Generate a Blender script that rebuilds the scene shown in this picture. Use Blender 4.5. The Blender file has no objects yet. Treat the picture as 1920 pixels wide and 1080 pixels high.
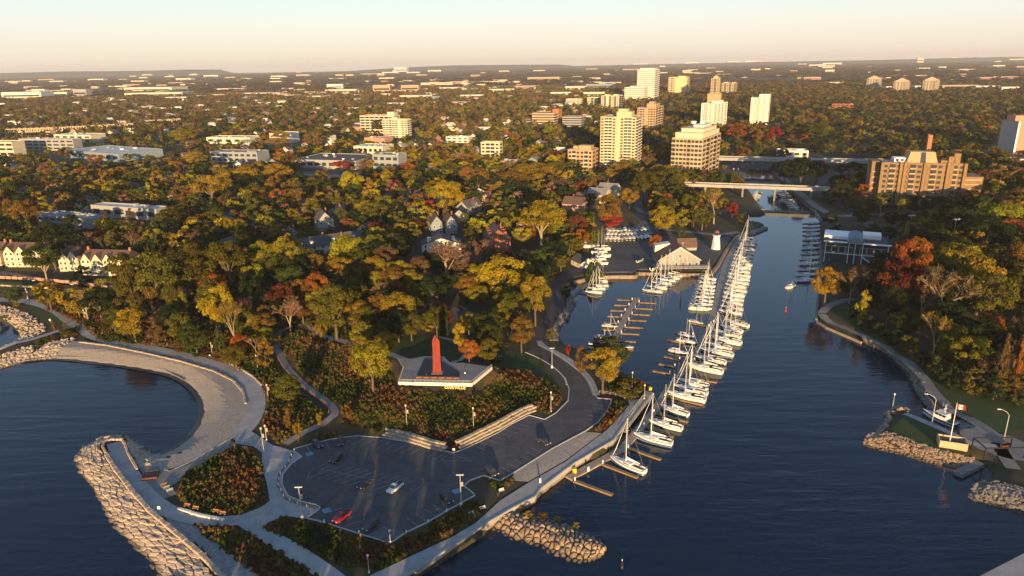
import bpy, bmesh, math, random
import numpy as np
from mathutils import Vector, Matrix
from mathutils.geometry import delaunay_2d_cdt
R = math.radians
rnd = random.Random(11)
C = bpy.context.scene.collection
sc = bpy.context.scene

# ------------------------------------------------------------------ camera
CAM_H = 118.0
PITCH, ROLL = R(17.56), R(0.985)
HFOV = R(71.8)
F = 960 / math.tan(HFOV / 2)
fw = Vector((0, math.cos(PITCH), -math.sin(PITCH)))
r0 = Vector((1, 0, 0)); u0 = Vector((0, math.sin(PITCH), math.cos(PITCH)))
up = u0 * math.cos(ROLL) + r0 * math.sin(ROLL)
rt = r0 * math.cos(ROLL) - u0 * math.sin(ROLL)
cam = bpy.data.objects.new('camera', bpy.data.cameras.new('camera'))
C.objects.link(cam); sc.camera = cam
cam.matrix_world = Matrix(((rt.x, up.x, -fw.x, 0), (rt.y, up.y, -fw.y, 0), (rt.z, up.z, -fw.z, CAM_H), (0, 0, 0, 1)))
cam.data.sensor_fit = 'HORIZONTAL'; cam.data.angle = HFOV
cam.data.clip_start = 1; cam.data.clip_end = 60000

# ------------------------------------------------------------------ light
SUN_EL, SUN_AZ = R(6.5), R(2.5)      # sun behind the camera, a touch to the right, very low
sund = Vector((math.sin(SUN_AZ) * math.cos(SUN_EL), -math.cos(SUN_AZ) * math.cos(SUN_EL), math.sin(SUN_EL)))
sun = bpy.data.objects.new('sun', bpy.data.lights.new('sun', 'SUN')); C.objects.link(sun)
sun.data.energy = 4.9; sun.data.angle = R(0.5); sun.data.color = (1.0, 0.66, 0.30)
sun.rotation_euler = sund.to_track_quat('Z', 'Y').to_euler()
w = bpy.data.worlds.new('World'); sc.world = w; w.use_nodes = True
nt = w.node_tree; bg = nt.nodes['Background']
sky = nt.nodes.new('ShaderNodeTexSky'); sky.sky_type = 'NISHITA'; sky.sun_disc = False
sky.sun_elevation = SUN_EL; sky.sun_rotation = math.pi - SUN_AZ   # rotation 0 = +Y, clockwise
sky.altitude = 100; sky.air_density = 1.0; sky.dust_density = 1.0; sky.ozone_density = 2.0
nt.links.new(sky.outputs[0], bg.inputs[0]); bg.inputs[1].default_value = 0.03
# the pale band of evening air low in the sky, over the Nishita sky
tc = nt.nodes.new('ShaderNodeTexCoord'); sep = nt.nodes.new('ShaderNodeSeparateXYZ'); nt.links.new(tc.outputs['Generated'], sep.inputs[0])
band = nt.nodes.new('ShaderNodeValToRGB'); band.color_ramp.elements[0].position = 0.0; band.color_ramp.elements[0].color = (.97, .80, .70, 1)
band.color_ramp.elements[1].position = 1.0; band.color_ramp.elements[1].color = (.10, .19, .38, 1)
for ps, c in ((.022, (.98, .86, .75)), (.05, (.96, .91, .85)), (.085, (.80, .91, .93)), (.13, (.50, .71, .88)), (.2, (.40, .61, .85)), (.45, (.17, .31, .52))):
    e = band.color_ramp.elements.new(ps); e.color = (*c, 1)
nt.links.new(sep.outputs[2], band.inputs[0])
bg2 = nt.nodes.new('ShaderNodeBackground'); nt.links.new(band.outputs[0], bg2.inputs[0]); bg2.inputs[1].default_value = 0.41
add = nt.nodes.new('ShaderNodeAddShader'); nt.links.new(bg.outputs[0], add.inputs[0]); nt.links.new(bg2.outputs[0], add.inputs[1])
nt.links.new(add.outputs[0], nt.nodes['World Output'].inputs[0])
sc.view_settings.view_transform = 'Standard'; sc.view_settings.look = 'None'
sc.view_settings.exposure = 1.0; sc.view_settings.gamma = 1
sc.cycles.max_bounces = 5; sc.cycles.diffuse_bounces = 2; sc.cycles.glossy_bounces = 2
sc.cycles.transmission_bounces = 2; sc.cycles.volume_bounces = 0; sc.cycles.transparent_max_bounces = 4
sc.cycles.use_denoising = True

# ------------------------------------------------------------------ pixel <-> world
def ray(px, py):
    d = fw * F + rt * (px - 960) - up * (py - 540)
    return d.normalized()
def at(px, py, z=0.0):
    d = ray(px, py); t = (z - CAM_H) / d.z
    return Vector((d.x * t, d.y * t, z))
def proj(p):
    v = Vector(p) - Vector((0, 0, CAM_H)); k = F / v.dot(fw)
    return 960 + v.dot(rt) * k, 540 - v.dot(up) * k, v.dot(fw)

# ------------------------------------------------------------------ land outline and heights
SHORE_W = [(783,1080),(850,1036),(920,990),(960,965),(1003,935),(1016,914),(1062,889),(1110,862),(1138,845),(1160,815),
 (1182,778),(1207,748),(1228,735),(1215,722),(1190,708),(1168,700),(1130,676),(1090,658),(1062,650),(1046,632),(1050,615),
 (1062,598),(1074,578),(1078,566),(1070,552),(1056,545),(1058,535),(1075,527),(1110,519),(1150,517),(1192,517),(1196,511),
 (1250,513),(1332,514),(1345,497),(1360,470),(1378,445),(1393,437),(1407,437),(1434,430),(1432,421),(1405,417),(1405,404),
 (1436,403),(1412,368),(1404,357),(1398,345),(1396,330),(1400,318)]
SHORE_E = [(1440,318),(1450,335),(1478,352),(1500,375),(1525,395),(1541,412),(1540,440),(1541,470),(1540,515),(1534,545),(1530,598),
 (1545,608),(1595,630),(1640,652),(1672,672),(1697,700),(1712,730),(1722,745),(1738,762),(1760,775),(1790,785),(1800,805),(1780,806),
 (1740,790),(1705,772),(1690,766),(1665,768),(1660,776),(1665,786),(1650,805),(1622,825),(1618,836),(1650,842),(1700,853),
 (1750,868),(1790,876),(1838,870),(1862,884),(1850,903),(1832,908),(1815,925),(1818,936),(1860,945),(1920,965),(2000,985),(2300,1050)]
SHORE_L = [(318,1085),(285,1060),(250,1028),(222,1000),(203,972),(183,942),(163,912),(145,885),(137,864),(150,842),
 (170,828),(195,818),(232,818),(250,826),(268,838),(284,852),(300,850),(322,842),(348,826),(366,803),(376,778),(372,752),(356,730),
 (330,712),(298,702),(240,691),(170,680),(100,675),(60,677),(35,682),(0,694),(-60,722),(-150,760),(-160,745),(-60,690),(0,652),
 (20,645),(33,638),(36,625),(22,610),(0,603),(-50,600),(-200,592),(-600,560)]
land = [Vector((14, 10, 0)), Vector((12, 122, 0)), Vector((-18, 128, 0))] + [at(*p) for p in SHORE_W] + [at(*p) for p in SHORE_E]  # first points: unseen land widened to carry the added shadow trees
land += [Vector((5000, 150, 0)), Vector((40000, 200, 0)), Vector((40000, 40000, 0)), Vector((-40000, 40000, 0)), Vector((-40000, 400, 0))]
land += [at(*p) for p in SHORE_L[::-1]] + [Vector((-95, 110, 0)), Vector((-100, 10, 0))]
LAND = np.array([(p.x, p.y) for p in land])

def poly_dist(poly, X, Y, closed=True):
    """unsigned distance and inside mask of points to a polygon"""
    P = np.asarray(poly, float); n = len(P)
    d2 = np.full(X.shape, 1e18); ins = np.zeros(X.shape, bool)
    for i in range(n if closed else n - 1):
        ax, ay = P[i]; bx, by = P[(i + 1) % n]
        ex, ey = bx - ax, by - ay; L = ex * ex + ey * ey + 1e-12
        t = np.clip(((X - ax) * ex + (Y - ay) * ey) / L, 0, 1)
        d2 = np.minimum(d2, (X - ax - t * ex) ** 2 + (Y - ay - t * ey) ** 2)
        if closed:
            c = (ay > Y) != (by > Y)
            with np.errstate(divide='ignore', invalid='ignore'):
                ins ^= c & (X < ex * (Y - ay) / (by - ay + 1e-12) + ax)
    return np.sqrt(d2), ins
def sm(t):
    t = np.clip(t, 0, 1); return t * t * (3 - 2 * t)
def pxz(pts, z):
    return [tuple(at(p[0], p[1], z).xy) for p in pts]

LOT = [(566,857),(552,847),(552,842),(580,834),(622,824),(667,818),(717,821),(767,830),(850,850),(870,843),(935,811),(960,795),(992,779),
 (1021,787),(1042,775),(1065,752),(1067,730),(1060,710),(1042,692),(1015,675),(985,662),(1009,647),(1035,660),(1065,680),(1090,700),
 (1107,720),(1115,740),(1121,747),(1146,749),(1145,757),(1135,777),(1120,793),(1097,809),(1035,842),(960,889),(937,902),(907,892),(880,902),
 (870,912),(887,925),(890,930),(837,959),(802,980),(762,999),(735,1017),(726,1018),(672,1001),(607,980),(575,972),(597,957),
 (600,952),(592,947),(562,940),(540,930),(529,910),(530,890),(547,870)]
DECK = [(748,716),(884,719),(922,688),(868,680),(845,681),(831,668),(795,668),(771,673),(745,670),(757,690)]
YARD = [(1120,460),(1225,448),(1340,448),(1385,432),(1360,470),(1332,512),(1196,510),(1192,515),(1150,515),(1090,520),(1060,500)]
PROM = [(600,1135),(695,1080),(850,1007),(892,982),(938,940),(990,907),(1060,867),(1125,817),(1137,808),(1168,775),(1185,752),(1207,748),
 (1182,778),(1160,812),(1150,826),(1077,869),(1013,917),(1003,932),(960,954),(917,979),(782,1068),(715,1110),(640,1160)]
BW_OUT = [(300,1092),(272,1052),(240,1020),(207,984),(180,942),(163,907),(142,882),(136,862),(148,842),(170,827),(197,817),(232,816)]
BW_INN = [(410,1092),(370,1046),(321,1003),(274,963),(241,924),(206,876),(188,846),(184,838),(186,830),(195,824),(206,820),(228,819)]
FLATS = [  # outline, height, blend width
 (pxz(LOT, 2.5), 2.5, 9.0),
 (pxz(PROM, 2.2), 2.2, 3.0),
 (pxz([(757,692),(745,672),(771,675),(795,670),(831,670),(845,683),(868,682),(915,688),(870,700),(800,702)], 9.0), 8.4, 9.0),
 (pxz(YARD, 1.8), 1.8, 18.0),
 (pxz([(1640,395),(1750,390),(1740,440),(1660,470),(1560,450),(1560,410)], 4.0), 4.0, 40.0),
 (pxz([(1560,450),(1660,445),(1665,500),(1548,500)], 2.5), 2.5, 15.0),
]
def height(X, Y):
    d, ins = poly_dist(LAND, X, Y)
    h = np.minimum(2.3, 0.28 * d) + 7.0 * sm((d - 22) / 75.0)
    # revetments and quays climb quickly, the beach slowly
    bay = np.array(pxz([(0,640),(150,610),(520,690),(500,850),(290,880),(230,800),(0,800)], 0))
    bd, bi = poly_dist(bay, X, Y)
    steep = np.minimum(2.3, 0.75 * d) + 7.0 * sm((d - 22) / 75.0)
    k = sm(bd / 12.0) * (~bi)
    h = h * (1 - k) + steep * k
    r = np.hypot(X, Y)
    h = h + np.clip((r - 1800) / 10000, 0, 2.5) * 5
    far = np.clip((r - 250) / 600, 0, 1)
    h = h + far * 1.2 * np.sin(X * 0.012 + 1) * np.sin(Y * 0.009)
    for P, z, wd in FLATS:
        fd, fi = poly_dist(P, X, Y)
        k = np.where(fi, 1.0, 1 - sm(fd / wd))
        h = h * (1 - k) + z * k
    bwd, bwi = poly_dist(pxz(BW_OUT, 0) + pxz(BW_INN, 2.7)[::-1], X, Y)
    h = np.where(bwi, np.minimum(h, -0.6), h)
    wet = np.maximum(-3.0, -0.9 * d) - 0.05
    return np.where(ins, h, wet)
def axis(lo, hi, step, end_lo, end_hi, g=1.13):
    a = list(np.arange(lo, hi + step, step)); s = step
    while a[-1] < end_hi: s *= g; a.append(a[-1] + s)
    s = step
    while a[0] > end_lo: s *= g; a.insert(0, a[0] - s)
    return np.array(a)
GX = axis(-340, 420, 2.5, -17000, 17000); GY = axis(95, 700, 2.5, -60, 17000)
GH = height(*[m.ravel() for m in np.meshgrid(GX, GY)]).reshape(len(GY), len(GX))
def ht(x, y):
    i = int(np.clip(np.searchsorted(GX, x) - 1, 0, len(GX) - 2)); j = int(np.clip(np.searchsorted(GY, y) - 1, 0, len(GY) - 2))
    u = (x - GX[i]) / (GX[i + 1] - GX[i]); v = (y - GY[j]) / (GY[j + 1] - GY[j])
    return float((GH[j, i] * (1 - u) + GH[j, i + 1] * u) * (1 - v) + (GH[j + 1, i] * (1 - u) + GH[j + 1, i + 1] * u) * v)
def G(px, py):
    """where the view ray through a photo pixel meets the ground"""
    d = ray(px, py)
    if d.z > -0.004: d.z = -0.004
    z = 8.0
    for _ in range(14):
        t = (z - CAM_H) / d.z; z2 = max(0.0, ht(d.x * t, d.y * t))
        z = z + 0.6 * (z2 - z)
    t = (z - CAM_H) / d.z
    return Vector((d.x * t, d.y * t, ht(d.x * t, d.y * t)))

# ------------------------------------------------------------------ materials
def mat(name, col, rough=0.8, metal=0.0, var=0.0, scale=0.4, col2=None, bump=0.0, bscale=None, spec=0.3):
    m = bpy.data.materials.new(name); m.use_nodes = True
    n = m.node_tree.nodes; L = m.node_tree.links; b = n['Principled BSDF']
    b.inputs['Roughness'].default_value = rough; b.inputs['Metallic'].default_value = metal
    b.inputs['Specular IOR Level'].default_value = spec
    c = (*col, 1)
    if var or col2:
        geo = n.new('ShaderNodeNewGeometry')
        nz = n.new('ShaderNodeTexNoise'); nz.inputs['Scale'].default_value = scale; nz.inputs['Detail'].default_value = 6
        nz.inputs['Roughness'].default_value = 0.65
        L.new(geo.outputs['Position'], nz.inputs['Vector'])
        rp = n.new('ShaderNodeValToRGB'); rp.color_ramp.elements[0].position = 0.32; rp.color_ramp.elements[1].position = 0.68
        c2 = col2 or tuple(min(1, v * (1 + var)) for v in col); c1 = col if col2 else tuple(v * (1 - var) for v in col)
        rp.color_ramp.elements[0].color = (*c1, 1); rp.color_ramp.elements[1].color = (*c2, 1)
        L.new(nz.outputs['Fac'], rp.inputs[0]); L.new(rp.outputs[0], b.inputs['Base Color'])
        if bump:
            nb = n.new('ShaderNodeTexNoise'); nb.inputs['Scale'].default_value = bscale or scale * 4; nb.inputs['Detail'].default_value = 5
            L.new(geo.outputs['Position'], nb.inputs['Vector'])
            bp = n.new('ShaderNodeBump'); bp.inputs['Strength'].default_value = 1; bp.inputs['Distance'].default_value = bump
            L.new(nb.outputs['Fac'], bp.inputs['Height']); L.new(bp.outputs[0], b.inputs['Normal'])
    else:
        b.inputs['Base Color'].default_value = c
    return m
M = {}
M['ground'] = mat('ground', (0.045,0.042,0.02), 0.95, var=0, col2=(0.075,0.06,0.03), scale=0.06)
M['lawn'] = mat('lawn', (0.03,0.055,0.014), 0.95, col2=(0.05,0.075,0.02), scale=0.25)
M['meadow'] = mat('meadow', (0.06,0.045,0.015), 0.95, col2=(0.13,0.07,0.025), scale=0.2)
M['asphalt'] = mat('asphalt', (0.062,0.062,0.07), 0.85, col2=(0.105,0.1,0.1), scale=0.11)
M['road'] = mat('road', (0.075,0.062,0.058), 0.85, var=0.15, scale=0.2)
M['concrete'] = mat('concrete', (0.27,0.26,0.25), 0.85, col2=(0.40,0.385,0.37), scale=0.22)
M['deck_paving'] = mat('deck_paving', (0.2,0.19,0.185), 0.85, col2=(0.28,0.265,0.25), scale=0.5)
def asphalt_detail(m):
    n = m.node_tree.nodes; L = m.node_tree.links; b = n['Principled BSDF']; src = b.inputs['Base Color'].links[0].from_socket
    g = n.new('ShaderNodeNewGeometry'); v = n.new('ShaderNodeTexVoronoi'); v.feature = 'DISTANCE_TO_EDGE'; v.inputs['Scale'].default_value = .09; L.new(g.outputs['Position'], v.inputs['Vector'])
    r = n.new('ShaderNodeValToRGB'); r.color_ramp.elements[0].position = .004; r.color_ramp.elements[0].color = (.68,.68,.68,1); r.color_ramp.elements[1].position = .012; r.color_ramp.elements[1].color = (1,1,1,1); L.new(v.outputs['Distance'], r.inputs[0])
    o = n.new('ShaderNodeTexNoise'); o.inputs['Scale'].default_value = .55; o.inputs['Detail'].default_value = 2; L.new(g.outputs['Position'], o.inputs['Vector']); q = n.new('ShaderNodeValToRGB'); q.color_ramp.elements[0].position = .28; q.color_ramp.elements[0].color = (.74,.74,.74,1); q.color_ramp.elements[1].position = .42; q.color_ramp.elements[1].color = (1,1,1,1); L.new(o.outputs['Fac'], q.inputs[0])
    for k in (r, q):
        mx = n.new('ShaderNodeMix'); mx.data_type = 'RGBA'; mx.blend_type = 'MULTIPLY'; mx.inputs[0].default_value = 1; L.new(src, mx.inputs[6]); L.new(k.outputs[0], mx.inputs[7]); src = mx.outputs[2]
    L.new(src, b.inputs['Base Color'])
asphalt_detail(M['asphalt']); asphalt_detail(M['road'])
M['concrete_dark'] = mat('concrete_dark', (0.2,0.19,0.18), 0.85, var=0.2, scale=0.3)
M['kerb'] = mat('kerb', (0.48,0.46,0.43), 0.8, var=0.1, scale=0.8)
M['gravel'] = mat('gravel', (0.25,0.215,0.18), 0.95, col2=(0.46,0.385,0.31), scale=1.5, bump=0.13, bscale=3)
M['gravel_grey'] = mat('gravel_grey', (0.16,0.16,0.16), 0.95, col2=(0.34,0.33,0.31), scale=1.4, bump=0.12, bscale=3)
M['rock'] = mat('rock', (0.34,0.26,0.19), 0.9, col2=(0.52,0.42,0.33), scale=0.8, bump=0.06, bscale=2.5)
M['rock_dark'] = mat('rock_dark', (0.12,0.108,0.1), 0.9, col2=(0.26,0.23,0.2), scale=0.8, bump=0.06, bscale=2.5)
M['rock_brown'] = mat('rock_brown', (0.22,0.15,0.10), 0.9, col2=(0.38,0.28,0.2), scale=0.9, bump=0.06, bscale=2.5)
def wet_band(m, z0, z1):
    n = m.node_tree.nodes; L = m.node_tree.links; b = n['Principled BSDF']; src = b.inputs['Base Color'].links[0].from_socket
    g = n.new('ShaderNodeNewGeometry'); sp = n.new('ShaderNodeSeparateXYZ'); L.new(g.outputs['Position'], sp.inputs[0]); mr = n.new('ShaderNodeMapRange'); mr.inputs['From Min'].default_value = z0; mr.inputs['From Max'].default_value = z1; mr.inputs['To Min'].default_value = 0.75; mr.inputs['To Max'].default_value = 0
    L.new(sp.outputs['Z'], mr.inputs['Value']); mx = n.new('ShaderNodeMix'); mx.data_type = 'RGBA'; L.new(mr.outputs[0], mx.inputs[0]); L.new(src, mx.inputs[6]); mx.inputs[7].default_value = (.035,.03,.02,1); L.new(mx.outputs[2], b.inputs['Base Color'])
for q_ in ('rock', 'rock_dark', 'rock_brown'): wet_band(M[q_], .15, .75)
M['limestone'] = mat('limestone', (0.3,0.245,0.175), 0.9, col2=(0.46,0.38,0.28), scale=0.7, bump=0.05, bscale=2)
M['sheetpile'] = mat('sheetpile', (0.26,0.2,0.14), 0.8, var=0.25, scale=0.7)
M['white'] = mat('white', (0.8,0.8,0.78), 0.4)
M['offwhite'] = mat('offwhite', (0.7,0.66,0.58), 0.7, var=0.05)
M['paint'] = mat('paint', (0.14,0.14,0.14), 0.8, col2=(0.42,0.42,0.41), scale=0.7)
M['banner'] = mat('banner', (0.3,0.27,0.25), 0.8)
M['steel'] = mat('steel', (0.45,0.45,0.45), 0.45, metal=0.5)
M['lamp_metal'] = mat('lamp_metal', (0.5,0.48,0.45), 0.5, metal=0.2)
M['dark'] = mat('dark', (0.02,0.02,0.022), 0.5)
M['black'] = mat('black', (0.012,0.012,0.014), 0.35)
M['wood'] = mat('wood', (0.2,0.13,0.08), 0.8, var=0.25, scale=0.8)
M['wood_red'] = mat('wood_red', (0.28,0.12,0.06), 0.8, var=0.2, scale=0.8)
M['dock'] = mat('dock', (0.34,0.28,0.22), 0.85, var=0.18, scale=0.5)
M['finger'] = mat('finger', (0.24,0.16,0.09), 0.85, var=0.2, scale=0.5)
M['glass'] = mat('glass', (0.035,0.045,0.06), 0.12, spec=0.6)
M['glass_pale'] = mat('glass_pale', (0.16,0.18,0.2), 0.15, spec=0.7)
M['corten'] = mat('corten', (0.17,0.017,0.01), 0.6, col2=(0.25,0.03,0.016), scale=0.6)
M['rust'] = mat('rust', (0.13,0.04,0.02), 0.8, var=0.2)
M['wet'] = mat('wet', (0.05,0.042,0.034), 0.35, var=0.3, scale=0.6)
M['red'] = mat('red', (0.5,0.02,0.02), 0.3, spec=0.5)
M['yellow'] = mat('yellow', (0.7,0.5,0.02), 0.5)
M['navy'] = mat('navy', (0.02,0.035,0.08), 0.6)
M['blue'] = mat('blue', (0.03,0.1,0.25), 0.6)
M['skin'] = mat('skin', (0.5,0.3,0.22), 0.6)
M['pink'] = mat('pink', (0.6,0.12,0.25), 0.7)

def water_mat():
    m = bpy.data.materials.new('water'); m.use_nodes = True
    n = m.node_tree.nodes; L = m.node_tree.links; b = n['Principled BSDF']
    b.inputs['Base Color'].default_value = (0.002, 0.014, 0.036, 1); b.inputs['Roughness'].default_value = 0.06
    b.inputs['IOR'].default_value = 1.333; b.inputs['Specular IOR Level'].default_value = 0.5
    g = n.new('ShaderNodeNewGeometry')
    def bump(scale, rot, stretch, dist, prev, detail=3):
        mp = n.new('ShaderNodeMapping'); mp.inputs['Rotation'].default_value = (0, 0, rot); mp.inputs['Scale'].default_value = (scale * stretch, scale, scale)
        L.new(g.outputs['Position'], mp.inputs[0])
        nz = n.new('ShaderNodeTexNoise'); nz.inputs['Scale'].default_value = 1; nz.inputs['Detail'].default_value = detail; nz.inputs['Distortion'].default_value = 0.4
        L.new(mp.outputs[0], nz.inputs['Vector'])
        bp = n.new('ShaderNodeBump'); bp.inputs['Strength'].default_value = 1
        L.new(nz.outputs['Fac'], bp.inputs['Height'])
        # ripples are strong on the open lake and calm in the basin behind the docks
        sep = n.new('ShaderNodeSeparateXYZ'); L.new(g.outputs['Position'], sep.inputs[0])
        mr = n.new('ShaderNodeMapRange'); mr.inputs['From Min'].default_value = 180; mr.inputs['From Max'].default_value = 330
        mr.inputs['To Min'].default_value = dist; mr.inputs['To Max'].default_value = dist * 0.07
        L.new(sep.outputs['Y'], mr.inputs['Value'])
        wn = n.new('ShaderNodeTexNoise'); wn.inputs['Scale'].default_value = .018; wn.inputs['Detail'].default_value = 3; L.new(g.outputs['Position'], wn.inputs['Vector'])
        wr = n.new('ShaderNodeMapRange'); wr.inputs['From Min'].default_value = .35; wr.inputs['From Max'].default_value = .65; wr.inputs['To Min'].default_value = .35; wr.inputs['To Max'].default_value = 1.25; L.new(wn.outputs['Fac'], wr.inputs['Value'])
        mu = n.new('ShaderNodeMath'); mu.operation = 'MULTIPLY'; L.new(mr.outputs[0], mu.inputs[0]); L.new(wr.outputs[0], mu.inputs[1]); L.new(mu.outputs[0], bp.inputs['Distance'])
        if prev: L.new(prev.outputs[0], bp.inputs['Normal'])
        return bp
    p = bump(0.22, R(20), 0.2, 0.42, None, 2)
    p = bump(0.8, R(8), 0.45, 0.11, p, 4)
    L.new(p.outputs[0], b.inputs['Normal'])
    return m
M['water'] = water_mat()

# ------------------------------------------------------------------ mesh helpers
class MB:
    def __init__(s): s.v = []; s.f = []; s.mi = []; s.mats = []
    def _m(s, m):
        if m is None: return 0
        if m not in s.mats: s.mats.append(m)
        return s.mats.index(m)
    def add(s, vs, fs, m=None):
        o = len(s.v); k = s._m(m); s.v += [tuple(p) for p in vs]
        for f in fs: s.f.append([i + o for i in f]); s.mi.append(k)
        return s
    def box(s, c, size, rot=0.0, m=None):
        """c = centre of the bottom face"""
        x, y, z = c; a, b, h = size[0] / 2, size[1] / 2, size[2]; cs, sn = math.cos(rot), math.sin(rot)
        vs = [(x + cs * u - sn * v, y + sn * u + cs * v, z + k) for k in (0, h) for u, v in ((-a, -b), (a, -b), (a, b), (-a, b))]
        return s.add(vs, [(3, 2, 1, 0), (4, 5, 6, 7), (0, 1, 5, 4), (1, 2, 6, 5), (2, 3, 7, 6), (3, 0, 4, 7)], m)
    def prism(s, poly, z0, z1, m=None):
        P = [tuple(p)[:2] for p in poly]; n = len(P)
        if sum(P[i][0] * P[(i + 1) % n][1] - P[(i + 1) % n][0] * P[i][1] for i in range(n)) < 0: P = P[::-1]
        vs = [(x, y, z0) for x, y in P] + [(x, y, z1) for x, y in P]
        return s.add(vs, [list(range(n))[::-1], list(range(n, 2 * n))] + [(i, (i + 1) % n, n + (i + 1) % n, n + i) for i in range(n)], m)
    def tube(s, p0, p1, ra, rb=None, n=6, m=None, cap=True):
        p0, p1 = Vector(p0), Vector(p1); rb = ra if rb is None else rb
        d = (p1 - p0).normalized(); a = d.orthogonal().normalized(); b = d.cross(a)
        vs = [p + (a * math.cos(t) + b * math.sin(t)) * r for p, r in ((p0, ra), (p1, rb)) for t in [2 * math.pi * i / n for i in range(n)]]
        fs = [(i, (i + 1) % n, n + (i + 1) % n, n + i) for i in range(n)]
        if cap: fs += [list(range(n))[::-1], list(range(n, 2 * n))]
        return s.add(vs, fs, m)
    def beam(s, p0, p1, wd, h, m=None):
        """a bar lying from p0 to p1 with width wd, its top at the points' z and depth h"""
        p0, p1 = Vector(p0), Vector(p1); d = (p1 - p0); q = Vector((-d.y, d.x, 0)).normalized() * wd / 2
        vs = [p0 - q, p1 - q, p1 + q, p0 + q]; lo = [v - Vector((0, 0, h)) for v in vs]
        return s.add(lo + vs, [(3, 2, 1, 0), (4, 5, 6, 7), (0, 1, 5, 4), (1, 2, 6, 5), (2, 3, 7, 6), (3, 0, 4, 7)], m)
    def quad(s, a, b, c, d, m=None): return s.add([a, b, c, d], [(0, 1, 2, 3)], m)
    def lathe(s, prof, n=10, c=(0, 0, 0), m=None):
        vs = [(c[0] + r * math.cos(2 * math.pi * i / n), c[1] + r * math.sin(2 * math.pi * i / n), c[2] + z) for r, z in prof for i in range(n)]
        fs = [(k * n + i, k * n + (i + 1) % n, (k + 1) * n + (i + 1) % n, (k + 1) * n + i) for k in range(len(prof) - 1) for i in range(n)]
        fs += [list(range(n))[::-1], list(range((len(prof) - 1) * n, len(prof) * n))]
        return s.add(vs, fs, m)
    def mesh(s, name, m=None):
        me = bpy.data.meshes.new(name); me.from_pydata(s.v, [], s.f)
        for mm in (s.mats or [m]): me.materials.append(M[mm] if isinstance(mm, str) else mm)
        if len(s.mats) > 1: me.polygons.foreach_set('material_index', s.mi)
        me.update(); return me
    def build(s, name, m=None, parent=None, loc=None, rz=0.0):
        return link(name, s.mesh(name, m), parent, loc, rz)
def link(name, me, parent=None, loc=None, rz=0.0):
    o = bpy.data.objects.new(name, me); C.objects.link(o)
    if parent: o.parent = parent
    if loc is not None: o.location = loc
    if rz: o.rotation_euler = (0, 0, rz)
    return o
def tag(o, label, cat, group=None, kind=None):
    o['label'] = label; o['category'] = cat
    if group: o['group'] = group
    if kind: o['kind'] = kind
    return o
def thing(name, label, cat, loc=(0, 0, 0), rz=0.0, group=None):
    o = bpy.data.objects.new(name, None); C.objects.link(o); o.location = loc; o.rotation_euler = (0, 0, rz); o.empty_display_size = 0.5
    return tag(o, label, cat, group)
KIDS = {}
def kids(o):
    return [c for c in o.children]
def copy_tree(o, parent=None):
    c = o.copy(); C.objects.link(c); c.parent = parent
    for ch in o.children: copy_tree(ch, c)
    return c
def struct(o): o['kind'] = 'structure'; return o
def smooth(o):
    o.data.polygons.foreach_set('use_smooth', [True] * len(o.data.polygons)); return o
def drape(name, pts, m, dz=0.12, px=True, spacing=2.5, zf=None):
    """a sheet with the given outline lying on the ground"""
    P = [G(*p).xy for p in pts] if px else [Vector(p[:2]) for p in pts]
    Q = []
    for i, p in enumerate(P):
        q = P[(i + 1) % len(P)]; k = max(1, int((q - p).length / spacing))
        Q += [p.lerp(q, j / k) for j in range(k)]
    n = len(Q); A = np.array([(p.x, p.y) for p in Q])
    x0, y0 = A.min(0); x1, y1 = A.max(0)
    gx = GX[(GX > x0) & (GX < x1)]; gy = GY[(GY > y0) & (GY < y1)]
    X, Y = [m_.ravel() for m_ in np.meshgrid(gx, gy)]
    d, ins = poly_dist(A, X, Y)
    k = ins & (d > 0.7)
    pts2 = Q + [Vector((a, b)) for a, b in zip(X[k], Y[k])]
    vs, es, fs, *_ = delaunay_2d_cdt(pts2, [], [list(range(n))], 1, 1e-4)
    me = bpy.data.meshes.new(name)
    me.from_pydata([(v.x, v.y, (zf if zf is not None else max(ht(v.x, v.y), -0.5)) + dz) for v in vs], [], fs)
    me.materials.append(M[m]); me.update()
    bm = bmesh.new(); bm.from_mesh(me); bmesh.ops.recalc_face_normals(bm, faces=bm.faces)
    if sum(f.normal.z for f in bm.faces) < 0: bmesh.ops.reverse_faces(bm, faces=bm.faces)
    bm.to_mesh(me); bm.free()
    return struct(link(name, me))
def spline(pts, step=3.0):
    P = [Vector(p) for p in pts]; out = []
    for i in range(len(P) - 1):
        a, b, c, d = P[max(0, i - 1)], P[i], P[i + 1], P[min(len(P) - 1, i + 2)]
        k = max(1, int((c - b).length / step))
        for j in range(k):
            t = j / k
            out.append(0.5 * ((2 * b) + (c - a) * t + (2 * a - 5 * b + 4 * c - d) * t * t + (3 * b - a - 3 * c + d) * t ** 3))
    out.append(P[-1]); return out
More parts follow.
